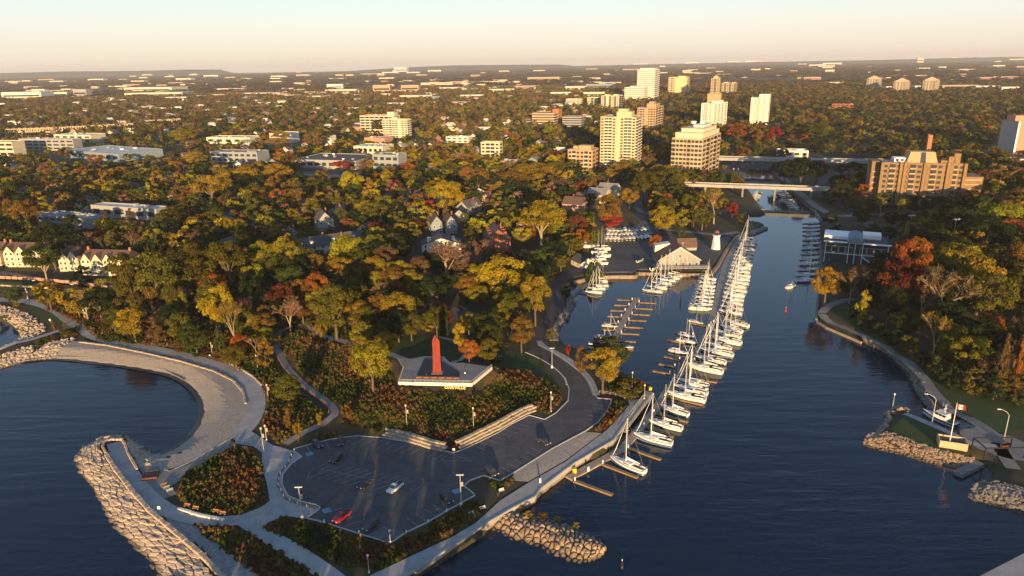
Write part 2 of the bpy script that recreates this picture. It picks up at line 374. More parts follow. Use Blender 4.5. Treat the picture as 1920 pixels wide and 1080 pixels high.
def ribbon(name, pts, width, m, dz=0.16, px=True, edge=None):
    P = spline([G(*p).xy for p in pts] if px else [Vector(p[:2]) for p in pts])
    mb = MB(); n = len(P); rows = []
    for i, p in enumerate(P):
        t = (P[min(n - 1, i + 1)] - P[max(0, i - 1)]).normalized(); q = Vector((-t.y, t.x))
        wv = width if not callable(width) else width(i / (n - 1))
        row = []
        for s in (-1, -0.5, 0, 0.5, 1):
            v = p + q * (s * wv / 2); row.append((v.x, v.y, max(ht(v.x, v.y), 0) + dz))
        zc = max(r[2] for r in row[1:4]); row = [(r[0], r[1], zc) for r in row]
        rows.append(row)
    for row in rows: mb.v += row
    for i in range(n - 1):
        for k in range(4): mb.f.append((i * 5 + k + 1, i * 5 + k, (i + 1) * 5 + k, (i + 1) * 5 + k + 1)); mb.mi.append(0)
    o = mb.build(name, m)
    if sum(f.normal.z for f in o.data.polygons) < 0: o.data.flip_normals()
    # skirt so that the edge is a real step
    return struct(o)
def line_pts(pts, step, px=True, closed=False):
    """points every step metres along a polyline given in photo pixels"""
    P = [G(*p) for p in pts] if px else [Vector(p) for p in pts]
    out = []; acc = 0.0
    for i in range(len(P) - 1 + (1 if closed else 0)):
        a, b = P[i], P[(i + 1) % len(P)]; L = (b - a).length
        while acc <= L:
            p = a.lerp(b, acc / L if L else 0); out.append((p, (b - a).normalized())); acc += step
        acc -= L
    return out
# ------------------------------------------------------------------ ground and water
X, Y = np.meshgrid(GX, GY)
me = bpy.data.meshes.new('ground'); nx, ny = len(GX), len(GY)
idx = np.arange(nx * ny).reshape(ny, nx)
fq = np.stack([idx[:-1, :-1], idx[:-1, 1:], idx[1:, 1:], idx[1:, :-1]], -1).reshape(-1, 4)
me.from_pydata(np.stack([X.ravel(), Y.ravel(), GH.ravel()], -1).tolist(), [], fq.tolist())
me.materials.append(M['ground']); me.update()
ground = struct(smooth(link('ground', me)))
wb = MB(); wb.quad((-9000, -60, 0), (9000, -60, 0), (9000, 1500, 0), (-9000, 1500, 0))
water = struct(wb.build('water', 'water'))
# ------------------------------------------------------------------ roads, paths and paved sheets
road_left = [(1032,606),(1026,622),(1010,643),(985,660)]
lot_xy = pxz(LOT, 2.5)
drape('parking_lot', lot_xy, 'asphalt', 0.10, px=False)
# driveway up past the basin (behind the trees) and its continuation to the yard
ribbon('driveway', [(1062,722),(1050,697),(1028,672),(1012,652),(1012,632),(1022,612),(1036,590),(1046,570),(1044,550),(1050,530),(1075,512),(1110,500)], 7.5, 'road', 0.14)
ribbon('promenade_walk', [(1118,742),(1105,712),(1085,690),(1055,668),(1022,652),(1010,640)], 2.6, 'concrete', 0.24)
ribbon('bay_walk', [(-40,560),(0,562),(60,567),(105,582),(135,604),(170,627),(215,642),(280,654),(345,668),(400,684),(440,698),(466,716),(480,742),(480,768),(468,795),(452,815),(470,826)],
       lambda t: 6.2, 'concrete', 0.16)
ribbon('breakwater_walk', [(212,826),(222,850),(240,882),(264,916),(292,943),(324,962),(362,973),(410,979),(450,976),(490,962),(520,945)], 4.6, 'concrete', 0.2)
ribbon('lower_walk', [(462,978),(490,996),(530,1022),(580,1053),(625,1085),(670,1125)], 4.8, 'concrete', 0.16)
ribbon('left_pier_walk', [(150,610),(110,622),(60,638),(0,657),(-60,680),(-120,712)], 3.4, 'concrete', 0.5)
plaza = [(456,806),(476,812),(512,836),(552,847),(566,857),(547,870),(530,890),(527,912),(540,932),(562,943),(592,950),(598,956),(572,974),(535,968),(505,980),(487,992),(455,990),(480,962),(506,940),(500,905),(490,875),(492,850),(476,838),(440,832)]
drape('plaza', plaza, 'concrete', 0.2)
drape('beach', [(38,680),(100,675),(170,680),(240,690),(300,701),(335,712),(360,730),(374,752),(378,778),(366,803),(348,826),(322,842),(300,850),(284,852),(268,838),(250,826),(235,818),(244,855),(262,880),(300,885),(350,870),(400,850),(436,822),(455,800),(468,775),(470,750),(455,722),(425,702),(370,685),(300,668),(220,655),(160,640),(120,640),(60,655),(0,675)], 'gravel', 0.1)
ribbon('wet_shore', [(45,679),(100,674.5),(170,680.5),(240,690),(300,701),(333,712),(359,731),(374,752),(378,777),(368,803),(349,826),(324,843),(302,852)], 2.2, 'wet', 0.2)
drape('patio', [(262,878),(285,872),(320,884),(352,872),(432,826),(444,834),(360,888),(318,914),(336,926),(308,936),(285,922)], 'concrete_dark', 0.16)
drape('gravel_strip', [(962,886),(1035,843),(1096,810),(1128,813),(1060,864),(990,904),(965,902)], 'gravel', 0.14)
drape('gravel_verge', [(300,955),(330,966),(365,978),(385,1000),(420,1030),(470,1062),(520,1085),(500,1100),(430,1085),(380,1045),(330,1003)], 'gravel_grey', 0.12)
drape('yard', [(1100,520),(1150,516),(1192,516),(1196,510),(1332,512),(1358,475),(1380,440),(1330,452),(1226,436),(1200,420),(1180,428),(1130,436),(1105,470),(1090,500)], 'asphalt', 0.1)
ribbon('yard_road', [(1235,440),(1208,420),(1198,395),(1196,370),(1195,345)], 7, 'asphalt', 0.12)
ribbon('quay_road', [(1190,425),(1240,430),(1300,436),(1345,440),(1385,437)], 6, 'concrete_dark', 0.16)
drape('lawn_bank', [(955,655),(985,664),(1015,677),(1042,694),(1060,712),(1064,728),(1050,724),(1020,708),(980,695),(930,682),(925,665)], 'lawn', 0.12)
drape('lawn', [(735,640),(800,628),(860,625),(905,640),(930,660),(905,672),(870,678),(835,664),(790,664),(745,666),(720,655)], 'lawn', 0.12)
drape('meadow', [(530,640),(580,632),(660,645),(735,668),(755,700),(800,735),(900,735),(935,690),(985,705),(1040,732),(1050,750),(1025,780),(1000,768),(930,808),(850,838),(760,812),(700,812),(640,800),(620,765),(580,730),(540,690)], 'meadow', 0.1)
drape('upper_lot', [(840,572),(905,590),(935,602),(918,618),(880,612),(850,598)], 'asphalt', 0.12)
ribbon('upper_walk', [(578,608),(600,628),(640,640),(680,652),(720,660),(760,676)], 3.2, 'concrete', 0.16)
ribbon('park_walk', [(848,682),(870,668),(880,652),(855,640),(820,632)], 2.2, 'concrete', 0.15)
ribbon('boardwalk', [(578,610),(548,612),(526,622),(517,640),(522,660),(540,692),(566,720),(600,745),(624,765),(627,780),(606,796),(570,812),(535,834)], 2.9, 'concrete_dark', 0.3)
ribbon('upper_left_road', [(-60,508),(0,512),(60,522),(130,530),(205,540)], 5, 'concrete_dark', 0.15)
drape('left_lawn', [(-40,520),(0,522),(100,535),(195,548),(205,556),(100,552),(0,540),(-40,538)], 'lawn', 0.12)
drape('left_green', [(25,576),(60,573),(95,586),(122,606),(118,620),(98,628),(88,612),(70,595)], 'lawn', 0.14)
# east bank
ribbon('east_walk', [(1602,560),(1568,568),(1548,580),(1542,592),(1556,606),(1600,624),(1650,648),(1695,675),(1728,705),(1752,738),(1780,765),(1825,790),(1862,815),(1880,850),(1900,880)], 4.0, 'concrete_dark', 0.16)
drape('east_lawn', [(1560,580),(1600,566),(1640,600),(1690,640),(1730,680),(1770,720),(1840,745),(1930,760),(1930,800),(1870,812),(1830,788),(1785,765),(1755,735),(1730,702),(1697,672),(1650,645),(1600,620)], 'lawn', 0.1)
drape('point_lawn', [(1672,785),(1710,782),(1760,800),(1810,835),(1825,852),(1790,852),(1730,838),(1668,812)], 'lawn', 0.14)
ribbon('point_walk', [(1666,774),(1700,777),(1735,792),(1780,812),(1820,832),(1870,838)], 2.6, 'concrete', 0.2)
drape('ramp_apron', [(1790,787),(1832,796),(1850,810),(1895,818),(1940,840),(1940,868),(1880,860),(1830,840),(1800,815)], 'concrete_dark', 0.16)
ribbon('east_road', [(1450,318),(1480,345),(1510,372),(1545,396),(1572,405),(1640,402),(1700,402),(1760,410)], 7, 'concrete_dark', 0.12)
ribbon('river_road', [(1660,470),(1640,430),(1600,398),(1548,370),(1540,345),(1580,322),(1590,300)], 8, 'asphalt', 0.12)
ribbon('town_street', [(1232,312),(1232,290),(1232,268),(1230,250)], 13, 'asphalt', 0.2)
STREETS = [[(470,304),(560,326),(640,330),(720,326),(800,312)], [(300,268),(400,276),(490,272),(560,262)], [(770,262),(850,272),(940,300),(1010,322)], [(180,312),(300,312),(390,312)], [(540,210),(640,214),(760,204)], [(60,222),(200,212),(330,204)]]
for q_ in STREETS: ribbon('town_street', q_, 11, 'concrete_dark', 0.2)
drape('shop_lot', [(556,322),(690,322),(676,338),(572,338)], 'asphalt', 0.2)
drape('marina_lot', [(1380,335),(1440,318),(1450,305),(1365,300),(1352,318)], 'asphalt', 0.15)

# promenade: a sheet-piled quay
pr = pxz(PROM, 2.2)
pb = MB(); pb.prism(pr, 0.9, 2.45, M['concrete']); pb.prism(pr, -1.5, 0.9, M['sheetpile'])
struct(pb.build('promenade'))
edge = pxz([(1182,778),(1160,812),(1150,826),(1077,869),(1013,917),(1003,932),(960,954),(917,979),(782,1068),(715,1110)], 2.2)
pb = MB()
for a, b in zip(edge, edge[1:]): pb.beam((*a, 2.63), (*b, 2.63), 0.5, 0.6)
struct(pb.build('promenade_kerb', 'concrete'))
pb = MB(); pb.prism(pxz([(1830,1085),(1925,1036),(2100,950),(2300,1085),(2000,1250)], 2), -1.5, 2.2); struct(pb.build('east_pier', 'concrete'))
# quays round the yard and the river
def quay(name, pts, wd, z, m='concrete_dark'):
    q = [at(p[0], p[1], z) for p in pts]; mb = MB()
    for a, b in zip(q, q[1:]): mb.beam(a, b, wd, z + 1.5)
    return struct(mb.build(name, m))
quay('quay_wall', [(1076,527),(1110,518),(1150,516),(1192,516),(1196,510),(1250,512),(1332,513),(1346,496),(1361,469),(1380,443),(1393,436)], 1.6, 1.95, 'sheetpile')
quay('jetty', [(1393,436),(1407,436),(1434,425)], 5.0, 1.4)
quay('slip_apron', [(1392,388),(1430,388)], 16, 1.2)
quay('river_weir', [(1433,396),(1528,398)], 5.5, 0.35, 'dark')
quay('river_wall', [(1482,352),(1504,374),(1529,395),(1543,414),(1543,470),(1541,515),(1535,545),(1531,598)], 1.0, 1.5)
quay('shore_wall', [(1532,602),(1550,613),(1600,634),(1615,641)], 0.8, 1.0, 'limestone')
quay('launch_jetty', [(1797,886),(1838,866)], 2.6, 1.2)
# kerb around the parking lot
kb = MB(); n = len(lot_xy)
for i in range(n):
    a, b = lot_xy[i], lot_xy[(i + 1) % n]
    if 18 <= i <= 20: continue          # the driveway mouth
    kb.beam((*a, 2.76), (*b, 2.76), 0.35, 0.5)
struct(kb.build('kerb', 'kerb'))
for nm, side in (('road_kerb', 1),):
    kb = MB(); P = spline([at(*p, 2.5) for p in [(1062,722),(1057,708),(1040,691),(1014,674),(985,661)]])
    for a, b in zip(P, P[1:]): kb.beam((a.x, a.y, ht(a.x, a.y) + .3), (b.x, b.y, ht(b.x, b.y) + .3), 0.35, 0.5)
    struct(kb.build(nm, 'kerb'))

# painted markings
mk = MB(); ZM = 2.64
def pl(a, b, wd=0.14):
    a = Vector((a[0], a[1], ZM)); b = Vector((b[0], b[1], ZM)); d = (b - a).normalized(); q = Vector((-d.y, d.x, 0)) * wd / 2
    mk.quad(a - q, b - q, b + q, a + q)
def stalls(a, b, step, length, skew=0.0, side=1, skip=0, px=True):
    a, b = (at(*a, 2.6).xy, at(*b, 2.6).xy) if px else (Vector(a), Vector(b)); d = (b - a).normalized(); q = Vector((-d.y, d.x)) * side
    v = (q + d * skew).normalized() * length; k = int((b - a).length / step)
    for i in range(skip, k + 1): p = a + d * (step * i); pl(p, p + v)
def outline(pts, wd=0.14):
    P = [at(*p, 2.6).xy for p in pts]
    for a, b in zip(P, P[1:] + P[:1]): pl(a, b, wd)
stalls((612,884), (752,910), 2.75, 5.4, 0.75, 1); stalls((612,884), (752,910), 2.75, 5.4, -0.75, -1)
pl(at(604,880,2.6), at(757,911,2.6))
outline([(577,896),(580,886),(592,877),(610,870),(618,872),(605,880),(590,893),(580,898)])
outline([(770,915),(783,908),(792,897),(794,897),(793,907),(783,916),(772,920)])
stalls((672,818), (850,850), 2.9, 5.4, -0.35, -1); stalls((872,842), (1018,768), 2.9, 5.2, 0.2, -1)
stalls((600,955), (672,1001), 2.9, 5.3, 0.3, 1, 1); stalls((735,1017), (838,959), 2.9, 5.2, 0, 1, 3)
stalls((962,887), (1030,845), 2.9, 5.0, 0, 1); stalls((1125,790), (1146,752), 2.9, 5.0, 0, 1)
stalls((575,836), (620,824), 2.9, 5.2, 0, -1)
for i in range(9):                                     # hatched corner
    t = i / 9; a = at(690 + 40 * t, 1005 + 10 * t, 2.6); b = at(722 + 42 * t, 988 + 12 * t, 2.6); pl(a, b, 0.16)
outline([(824,864),(842,851),(884,864)])
struct(mk.build('road_markings', 'paint'))
bp_ = MB()
for p in ((580,851),(613,957),(856,921)):
    q = at(*p, ZM); bp_.box((q.x, q.y, ZM + .004), (2.2, 2.2, 0.004), R(30))
struct(bp_.build('accessible_bay_paint', mat('bay_blue', (0.16,0.27,0.4), 0.8, var=0.2)))

# ------------------------------------------------------------------ stone
def voronoi(W, H, size, seed, jit=0.42):
    rg = random.Random(seed); nx = max(1, round(W / size)); ny = max(1, round(H / size)); pts = []
    for j in range(-1, ny + 1):
        for i in range(-1, nx + 1):
            pts.append(((i + .5 + (0.5 if j % 2 else 0) + rg.uniform(-jit, jit)) * W / nx, (j + .5 + rg.uniform(-jit, jit)) * H / ny))
    for k, (x, y) in enumerate(pts):
        if not (0 <= x <= W and 0 <= y <= H): continue
        poly = [(x - 3 * size, y - 3 * size), (x + 3 * size, y - 3 * size), (x + 3 * size, y + 3 * size), (x - 3 * size, y + 3 * size)]
        for j, (u, v) in enumerate(pts):
            if j == k or abs(u - x) > 4 * size or abs(v - y) > 4 * size: continue
            mx, my, nx_, ny_ = (x + u) / 2, (y + v) / 2, u - x, v - y; out = []
            for a, b in zip(poly, poly[1:] + poly[:1]):
                da = (a[0] - mx) * nx_ + (a[1] - my) * ny_; db = (b[0] - mx) * nx_ + (b[1] - my) * ny_
                if da <= 0: out.append(a)
                if (da < 0) != (db < 0) and da != db: t = da / (da - db); out.append((a[0] + t * (b[0] - a[0]), a[1] + t * (b[1] - a[1])))
            poly = out
            if len(poly) < 3: break
        if len(poly) >= 3: yield (x, y), poly
def strip_map(A, B):
    """maps (s along, t across 0..1) onto the surface between two 3-D polylines"""
    A = spline(A, 1.5); B = spline(B, 1.5)
    def res(P, n=200):
        L = [0]
        for a, b in zip(P, P[1:]): L.append(L[-1] + (b - a).length)
        out = []; j = 0
        for i in range(n + 1):
            s = L[-1] * i / n
            while j < len(L) - 2 and L[j + 1] < s: j += 1
            u = (s - L[j]) / max(1e-6, L[j + 1] - L[j]); out.append(P[j].lerp(P[j + 1], u))
        return out, L[-1]
    a, la = res(A); b, lb = res(B); L = (la + lb) / 2; Wd = sum((p - q).length for p, q in zip(a, b)) / len(a)
    def f(s, t):
        k = max(0, min(1, s / L)) * 200; i = min(199, int(k)); u = k - i
        return a[i].lerp(a[i + 1], u).lerp(b[i].lerp(b[i + 1], u), t)
    return f, L, Wd
def stones(name, label, group, A, B, size, seed, thick, dome, m, gap=0.1, profile=None, tilt=0.1, cat='stone'):
    f, L, Wd = strip_map(A, B); rg = random.Random(seed)
    for (cx, cy), poly in voronoi(L, Wd, size, seed):
        P = [(min(max(x, 0), L), min(max(y, -0.3), Wd + .3)) for x, y in poly]
        pr_ = (lambda t: 0) if profile is None else profile
        up3 = Vector((0, 0, 1)); hh = rg.uniform(-0.18, 0.18) * thick; tx, ty = rg.uniform(-tilt, tilt), rg.uniform(-tilt, tilt)
        c0 = f(cx, cy / Wd) + up3 * pr_(cy / Wd); rings = []
        for sh, dz in ((1 - gap * 0.3, -thick), (1 - gap, -dome * 0.55), (1 - gap - (0.045 if dome < .3 else .22), 0.0), (0.35, dome * 0.35)):
            ring = []
            for (x, y) in P:
                x2 = cx + (x - cx) * sh; y2 = cy + (y - cy) * sh
                p = f(x2, y2 / Wd) + up3 * (pr_(max(0, min(1, y2 / Wd))) + dz + hh + (x2 - cx) * tx + (y2 - cy) * ty + rg.uniform(-.06, .06) * size * 0.5)
                ring.append(p - c0)
            rings.append(ring)
        n = len(P); vs = [v for r_ in rings for v in r_]; top = sum(rings[-1], Vector()) / n
        fs = [(k * n + i, k * n + (i + 1) % n, (k + 1) * n + (i + 1) % n, (k + 1) * n + i) for k in range(3) for i in range(n)] + [list(range(3 * n, 4 * n))]
        me = bpy.data.meshes.new(name); me.from_pydata([tuple(v) for v in vs], [], fs); me.materials.append(M[m]); me.update()
        bm = bmesh.new(); bm.from_mesh(me); bmesh.ops.recalc_face_normals(bm, faces=bm.faces)
        top_f = [q for q in bm.faces if len(q.verts) == n]
        if top_f and max(q.normal.z for q in bm.faces) < 0.2: bmesh.ops.reverse_faces(bm, faces=bm.faces)
        bm.to_mesh(me); bm.free()
        o = link(name, me, None, c0); tag(o, label, cat, group)
OUT = [(300,1092),(272,1052),(240,1020),(207,984),(180,942),(163,907),(142,882),(136,862),(148,842),(170,827),(197,817),(232,816)]
INN = [(412,1092),(372,1044),(323,1001),(276,961),(243,923),(208,876),(190,846),(186,838),(188,830),(196,824),(206,821),(228,821)]
stones('armour_stone', 'flat pale limestone slab fitted into the sloping outer face of the breakwater', 'limestone slabs facing the breakwater',
       [at(*p, 0.0) + Vector((0, 0, -.25)) for p in OUT], [at(*p, 2.7) + Vector((0, 0, 0)) for p in INN], 2.38, 5, 1.4, 0.16, 'rock', 0.115, lambda t: 0.55 * math.sin(t * 3.0), 0.07)
mb = MB()                                               # dark core under the slabs so the joints read as shadow gaps
f_, L_, W_ = strip_map([at(*p, 0.0) for p in OUT], [at(*p, 2.7) for p in INN])
n_ = 60; vs = []
for i in range(n_ + 1):
    for t in (0, .25, .5, .75, 1): vs.append(f_(L_ * i / n_, t) + Vector((0, 0, .55 * math.sin(t * 3) - 0.75)))
struct(MB().add(vs, [(i * 5 + k, i * 5 + k + 1, i * 5 + k + 6, i * 5 + k + 5) for i in range(n_) for k in range(4)]).build('breakwater_core', 'rock_dark'))
# coping blocks between the slabs and the walk
def block_wall(name, label, pts, size, m, z0=-0.3, zh=None, courses=1, px=True, setback=0.0, closed=False):
    mb = MB(); rg = random.Random(len(pts) * 7 + int(size[0] * 10))
    for c in range(courses):
        for p, d in line_pts([Vector(p) if not px else at(p[0], p[1], p[2] if len(p) > 2 else 2.4) for p in pts], size[0] * 1.03, False, closed):
            q = Vector((-d.y, d.x, 0)); h = size[2] * rg.uniform(.88, 1.08)
            mb.box((p.x + q.x * setback * c + d.x * (c % 2) * size[0] / 2, p.y + q.y * setback * c + d.y * (c % 2) * size[0] / 2, p.z + z0 + c * size[2]), (size[0] * rg.uniform(.86, .99), size[1] * rg.uniform(.85, 1.1), h), math.atan2(d.y, d.x) + rg.uniform(-.05, .05))
    o = mb.build(name, m); bv = o.modifiers.new('bevel', 'BEVEL'); bv.width = 0.06; bv.segments = 1
    return tag(o, label, 'wall')
block_wall('stone_coping', 'line of squared stone blocks edging the curved breakwater walk', [(420,1085,2.9),(376,1040,2.9),(327,998,2.9),(280,958,2.9),(247,921,2.9),(213,876,2.9),(198,850,2.9)], (1.9, 1.2, 1.0), 'rock')
block_wall('stone_kerb', 'pale stone kerb round the rounded head of the breakwater walk', [(198,848,2.9),(192,838,2.9),(195,829,2.9),(208,824,2.9),(228,824,2.9),(234,832,2.9),(240,850,2.9),(258,882,2.9)], (1.3, .7, .7), 'rock')
block_wall('beach_wall', 'long curved line of pale stone blocks between bay walk and gravel beach', [(152,642,2.3),(200,648,2.3),(270,662,2.3),(340,678,2.3),(400,696,2.3),(437,714,2.3),(456,735,2.3),(461,758,2.3)], (1.6, .9, .8), 'limestone')
block_wall('beach_step', 'low dark stone step running along the lower gravel beach near the water', [(45,676,.9),(100,668,.9),(170,669,.9),(250,678,.9),(310,693,.9),(345,712,.9)], (1.4, .6, .4), 'rock_dark')
block_wall('patio_wall', 'straight grey stone edge between the small patio and the shaded beach', [(280,872,2.3),(318,884,2.3),(352,868,2.3),(432,822,2.3)], (1.8, .6, .5), 'concrete')
block_wall('retaining_wall', 'stepped limestone block retaining wall along the meadow edge of the parking lot, left arm', [(722,817,2.6),(765,827,2.6),(806,840,2.6),(828,845,2.6)], (1.9, 1.2, .62), 'limestone', 0, None, 3, True, 0.9)
block_wall('retaining_wall', 'stepped limestone block retaining wall along the meadow edge of the parking lot, right arm', [(866,839,2.6),(935,805,2.6),(985,777,2.6),(1004,770,2.6)], (1.9, 1.2, .62), 'limestone', 0, None, 3, True, 0.9)
block_wall('low_wall', 'low pale stone wall beside the promenade bend below the meadow', [(425,679,2.5),(452,692,2.5),(475,707,2.5),(490,722,2.5)], (1.6, .7, .8), 'limestone')
block_wall('low_wall', 'long low pale wall across the lawn below the left townhouses', [(-30,534,6),(60,538,6),(120,543,6),(200,550,6)], (3, .6, .9), 'limestone')

A = [(905,985),(930,1000),(965,1018),(1010,1030),(1040,1046),(1075,1057),(1100,1058),(1130,1046)]
B = [(935,962),(965,957),(1000,967),(1040,978),(1075,985),(1105,1002),(1128,1014),(1139,1032)]
stones('boulder', 'rounded brown boulder piled in the short rock groyne beside the promenade', 'boulders of the short groyne', [at(*p, -0.3) for p in A], [at(*p, -0.3) for p in B], 1.5, 9, 1.2, 0.6, 'rock_brown', 0.13, lambda t: 2.0 * math.sin(t * math.pi), 0.25, 'boulder')
f_, L_, W_ = strip_map([at(*p, -.3) for p in A], [at(*p, -.3) for p in B]); vs = []
for i in range(31):
    for k in range(9): vs.append(f_(L_ * i / 30, k / 8) + Vector((0, 0, 1.95 * math.sin(k / 8 * math.pi) - 0.9)))
struct(MB().add(vs, [(i * 9 + k, i * 9 + k + 1, i * 9 + k + 10, i * 9 + k + 9) for i in range(30) for k in range(8)]).build('groyne_core', 'rock_dark'))

def riprap(name, label, A, B, size, count, seed, m='rock_dark', za=-.2, zb=1.9):
    f, L, Wd = strip_map([at(*p, za) for p in A], [at(*p, zb) for p in B]); rg = random.Random(seed); mb = MB()
    for _ in range(count):
        s, t = rg.random() * L, rg.random(); p = f(s, t); p.z = max(p.z, ht(p.x, p.y)) if zb > 0 else p.z
        bm_r = size * rg.uniform(.5, 1.25); ax = [rg.uniform(.7, 1.3) for _ in range(3)]; a = rg.random() * 6
        vs = []
        for x, y, z in ((1,0,0),(-1,0,0),(0,1,0),(0,-1,0),(0,0,1),(0,0,-1),(.62,.62,.5),(-.62,.62,.5),(.62,-.62,.5),(-.62,-.62,.5)):
            k = rg.uniform(.75, 1.1) * bm_r; u, v = x * ax[0], y * ax[1]
            vs.append((p.x + k * (u * math.cos(a) - v * math.sin(a)), p.y + k * (u * math.sin(a) + v * math.cos(a)), p.z + k * z * .7 * ax[2]))
        mb.add(vs, [(0,6,8),(0,2,6),(2,7,6),(2,1,7),(1,9,7),(1,3,9),(3,8,9),(3,0,8),(4,6,7),(4,8,6),(4,7,9),(4,9,8),(5,2,0),(5,1,2),(5,3,1),(5,0,3)])
    o = mb.build(name, m); tag(o, label, 'rocks', None, 'stuff'); return o
riprap('riprap', 'grey rock revetment curving round the west side of the basin', [(1046,648),(1047,630),(1052,612),(1064,596),(1077,577),(1079,566)], [(1030,640),(1033,622),(1042,604),(1052,588),(1062,572),(1060,556)], .75, 700, 1)
riprap('riprap', 'sloping bank of small pale rocks on the lake side of the grassy point', [(1617,836),(1650,845),(1700,857),(1750,872),(1795,882)], [(1626,815),(1665,812),(1730,836),(1790,852),(1830,858)], .55, 1100, 2, 'rock_brown')
riprap('riprap', 'line of warm boulders round the tip of the grassy point', [(1618,832),(1648,805),(1662,784),(1660,772),(1690,766),(1703,772)], [(1630,826),(1657,806),(1670,788),(1668,776),(1690,773),(1702,776)], .9, 130, 3, 'rock_brown', .2, 1.6)
riprap('riprap', 'dark shaded rock revetment under the east bank path', [(1612,640),(1650,658),(1680,680),(1704,704),(1714,730),(1728,752),(1742,772)], [(1620,634),(1660,652),(1695,675),(1722,700),(1735,728),(1745,750),(1755,770)], .7, 800, 4)
riprap('riprap', 'grey rock bank at the right edge below the launch ramp', [(1814,936),(1860,948),(1920,968),(1980,985)], [(1830,908),(1850,902),(1900,912),(1980,935)], .7, 700, 6)
riprap('riprap', 'rows of pale rocks edging the small inlet at the far left', [(-20,602),(0,600),(20,608),(36,622),(34,640),(10,650)], [(-20,574),(10,576),(45,586),(78,606),(82,622),(62,634)], .8, 500, 7, 'rock')
riprap('riprap', 'pale stacked rocks on the bay side of the left pier walk', [(0,694),(35,682),(60,677),(100,675)], [(0,668),(40,654),(90,642),(140,634)], .9, 420, 8, 'rock', -.2, 2.4)
riprap('riprap', 'grey rocks on the bay side of the breakwater head', [(236,818),(252,826),(270,838),(286,852)], [(240,838),(252,856),(266,872),(284,872)], .8, 300, 10, 'rock', -.2, 2.2)
# ------------------------------------------------------------------ lookout deck with the red monument and the lettering
DZ = 9.0
dk = pxz(DECK, DZ)
t = thing('lookout_deck', 'cantilevered lookout deck with pale lit fascia around the red monument', 'deck', (*at(830, 700, DZ).xy, DZ))
def loc(o, pts): return [Vector(p) - Vector(o.location) for p in pts]
def sub(o, p, z): return Vector((p[0], p[1], z)) - Vector(o.location)
mb = MB(); mb.prism([sub(t, p, 0) for p in dk], -0.55, 0.0); mb.build('floor', 'deck_paving', t)
# pale fascia on the two front edges
mb = MB()
for a, b in ((0, 1), (1, 2), (9, 0)):
    p, q = sub(t, dk[a], DZ + .15), sub(t, dk[b], DZ + .15); d = (q - p).normalized(); o_ = Vector((d.y, -d.x, 0)) * 0.16
    mb.beam(p + o_, q + o_, 0.2, 1.25)
mb.build('fascia', 'offwhite', t)
for a, b in ((0, 1), (1, 2), (9, 0)):
    p, q = sub(t, dk[a], DZ), sub(t, dk[b], DZ); d = q - p; k = max(2, int(d.length / 1.5)); mb = MB()
    for i in range(k + 1):
        r = p + d * (i / k); mb.tube(r, r + Vector((0, 0, 1.1)), .035, n=4)
    for z in (.35, .6, .85, 1.1): mb.tube(p + Vector((0, 0, z)), q + Vector((0, 0, z)), .025 if z < 1 else .05, n=4)
    mb.build('railing', 'lamp_metal', t)
for px_, py_ in ((790, 712), (850, 712), (905, 697)):       # columns on the slope under the deck
    p = at(px_, py_, DZ - .6); z = ht(p.x, p.y + 2)
    mb = MB(); a = sub(t, (p.x, p.y + 1.5), DZ - .55); mb.tube((a.x, a.y, z - DZ - 1), a, .3, n=8); mb.build('column', 'concrete_dark', t)
for i in range(6):                                          # planter strip along the front rail
    p = at(786 + 14 * i, 708 + .3 * i, DZ); mb = MB(); mb.box(sub(t, p, DZ), (2.2, .8, .5), 0); mb.build('bench', 'wood_red', t)
mb = MB(); mb.prism([sub(t, p, 0) for p in pxz([(783,702),(795,674),(818,672),(860,698),(862,706),(786,706)], DZ)], 0.004, .25, 'dark'); mb.build('planting_bed', None, t)
base = at(820, 700, DZ)
mo = thing('monument', 'tall red steel blade monument rising from the lookout deck', 'monument', (base.x, base.y, DZ + .25))
H0 = 15.2
mb = MB()
def blade(x0, x1, y0, y1, h0, h1, tp):
    vs = [(x0, y0, 0), (x1, y0, 0), (x1, y1, 0), (x0, y1, 0), (x0 + tp, y0 + .2, h0), (x1 - .1, y0 + .2, h1), (x1 - .1, y1 - .2, h1), (x0 + tp, y1 - .2, h0)]
    return MB().add(vs, [(3,2,1,0),(4,5,6,7),(0,1,5,4),(1,2,6,5),(2,3,7,6),(3,0,4,7)])
blade(-1.55, -.12, -.7, .7, H0 - 1.7, H0, .5).build('blade', 'corten', mo)
blade(.08, 1.5, -.55, .75, H0 - .2, H0 - 2.6, -.1).build('blade', 'corten', mo)
MB().box((0, .1, 0), (2.6, .5, H0 - 3), 0).build('core', 'corten', mo)
MB().box((0, 0, -.25), (4.2, 3.0, .5), 0).build('plinth', 'concrete_dark', mo)
cu = bpy.data.curves.new('lettering', 'FONT'); cu.body = 'OAKVILLE'; cu.size = 1.55; cu.extrude = .09; cu.space_character = 1.12; cu.align_x = 'CENTER'; cu.align_y = 'TOP'; cu.offset = 0.03
tmp = bpy.data.objects.new('tmp', cu); C.objects.link(tmp); bpy.context.view_layer.update()
lm = bpy.data.meshes.new_from_object(tmp.evaluated_get(bpy.context.evaluated_depsgraph_get())); bpy.data.objects.remove(tmp)
lm.materials.clear(); lm.materials.append(mat('letter_yellow', (.75,.66,.25), .5))
p, q = at(884, 719, DZ), at(748, 716, DZ); d = (p - q).normalized(); c = at(853, 719, DZ)
o = link('town_lettering', lm, None, (c.x, c.y - .55, DZ - .62)); o.rotation_euler = (R(90), 0, math.atan2(d.y, d.x))
tag(o, 'pale yellow capital letters OAKVILLE hanging below the deck fascia', 'lettering')

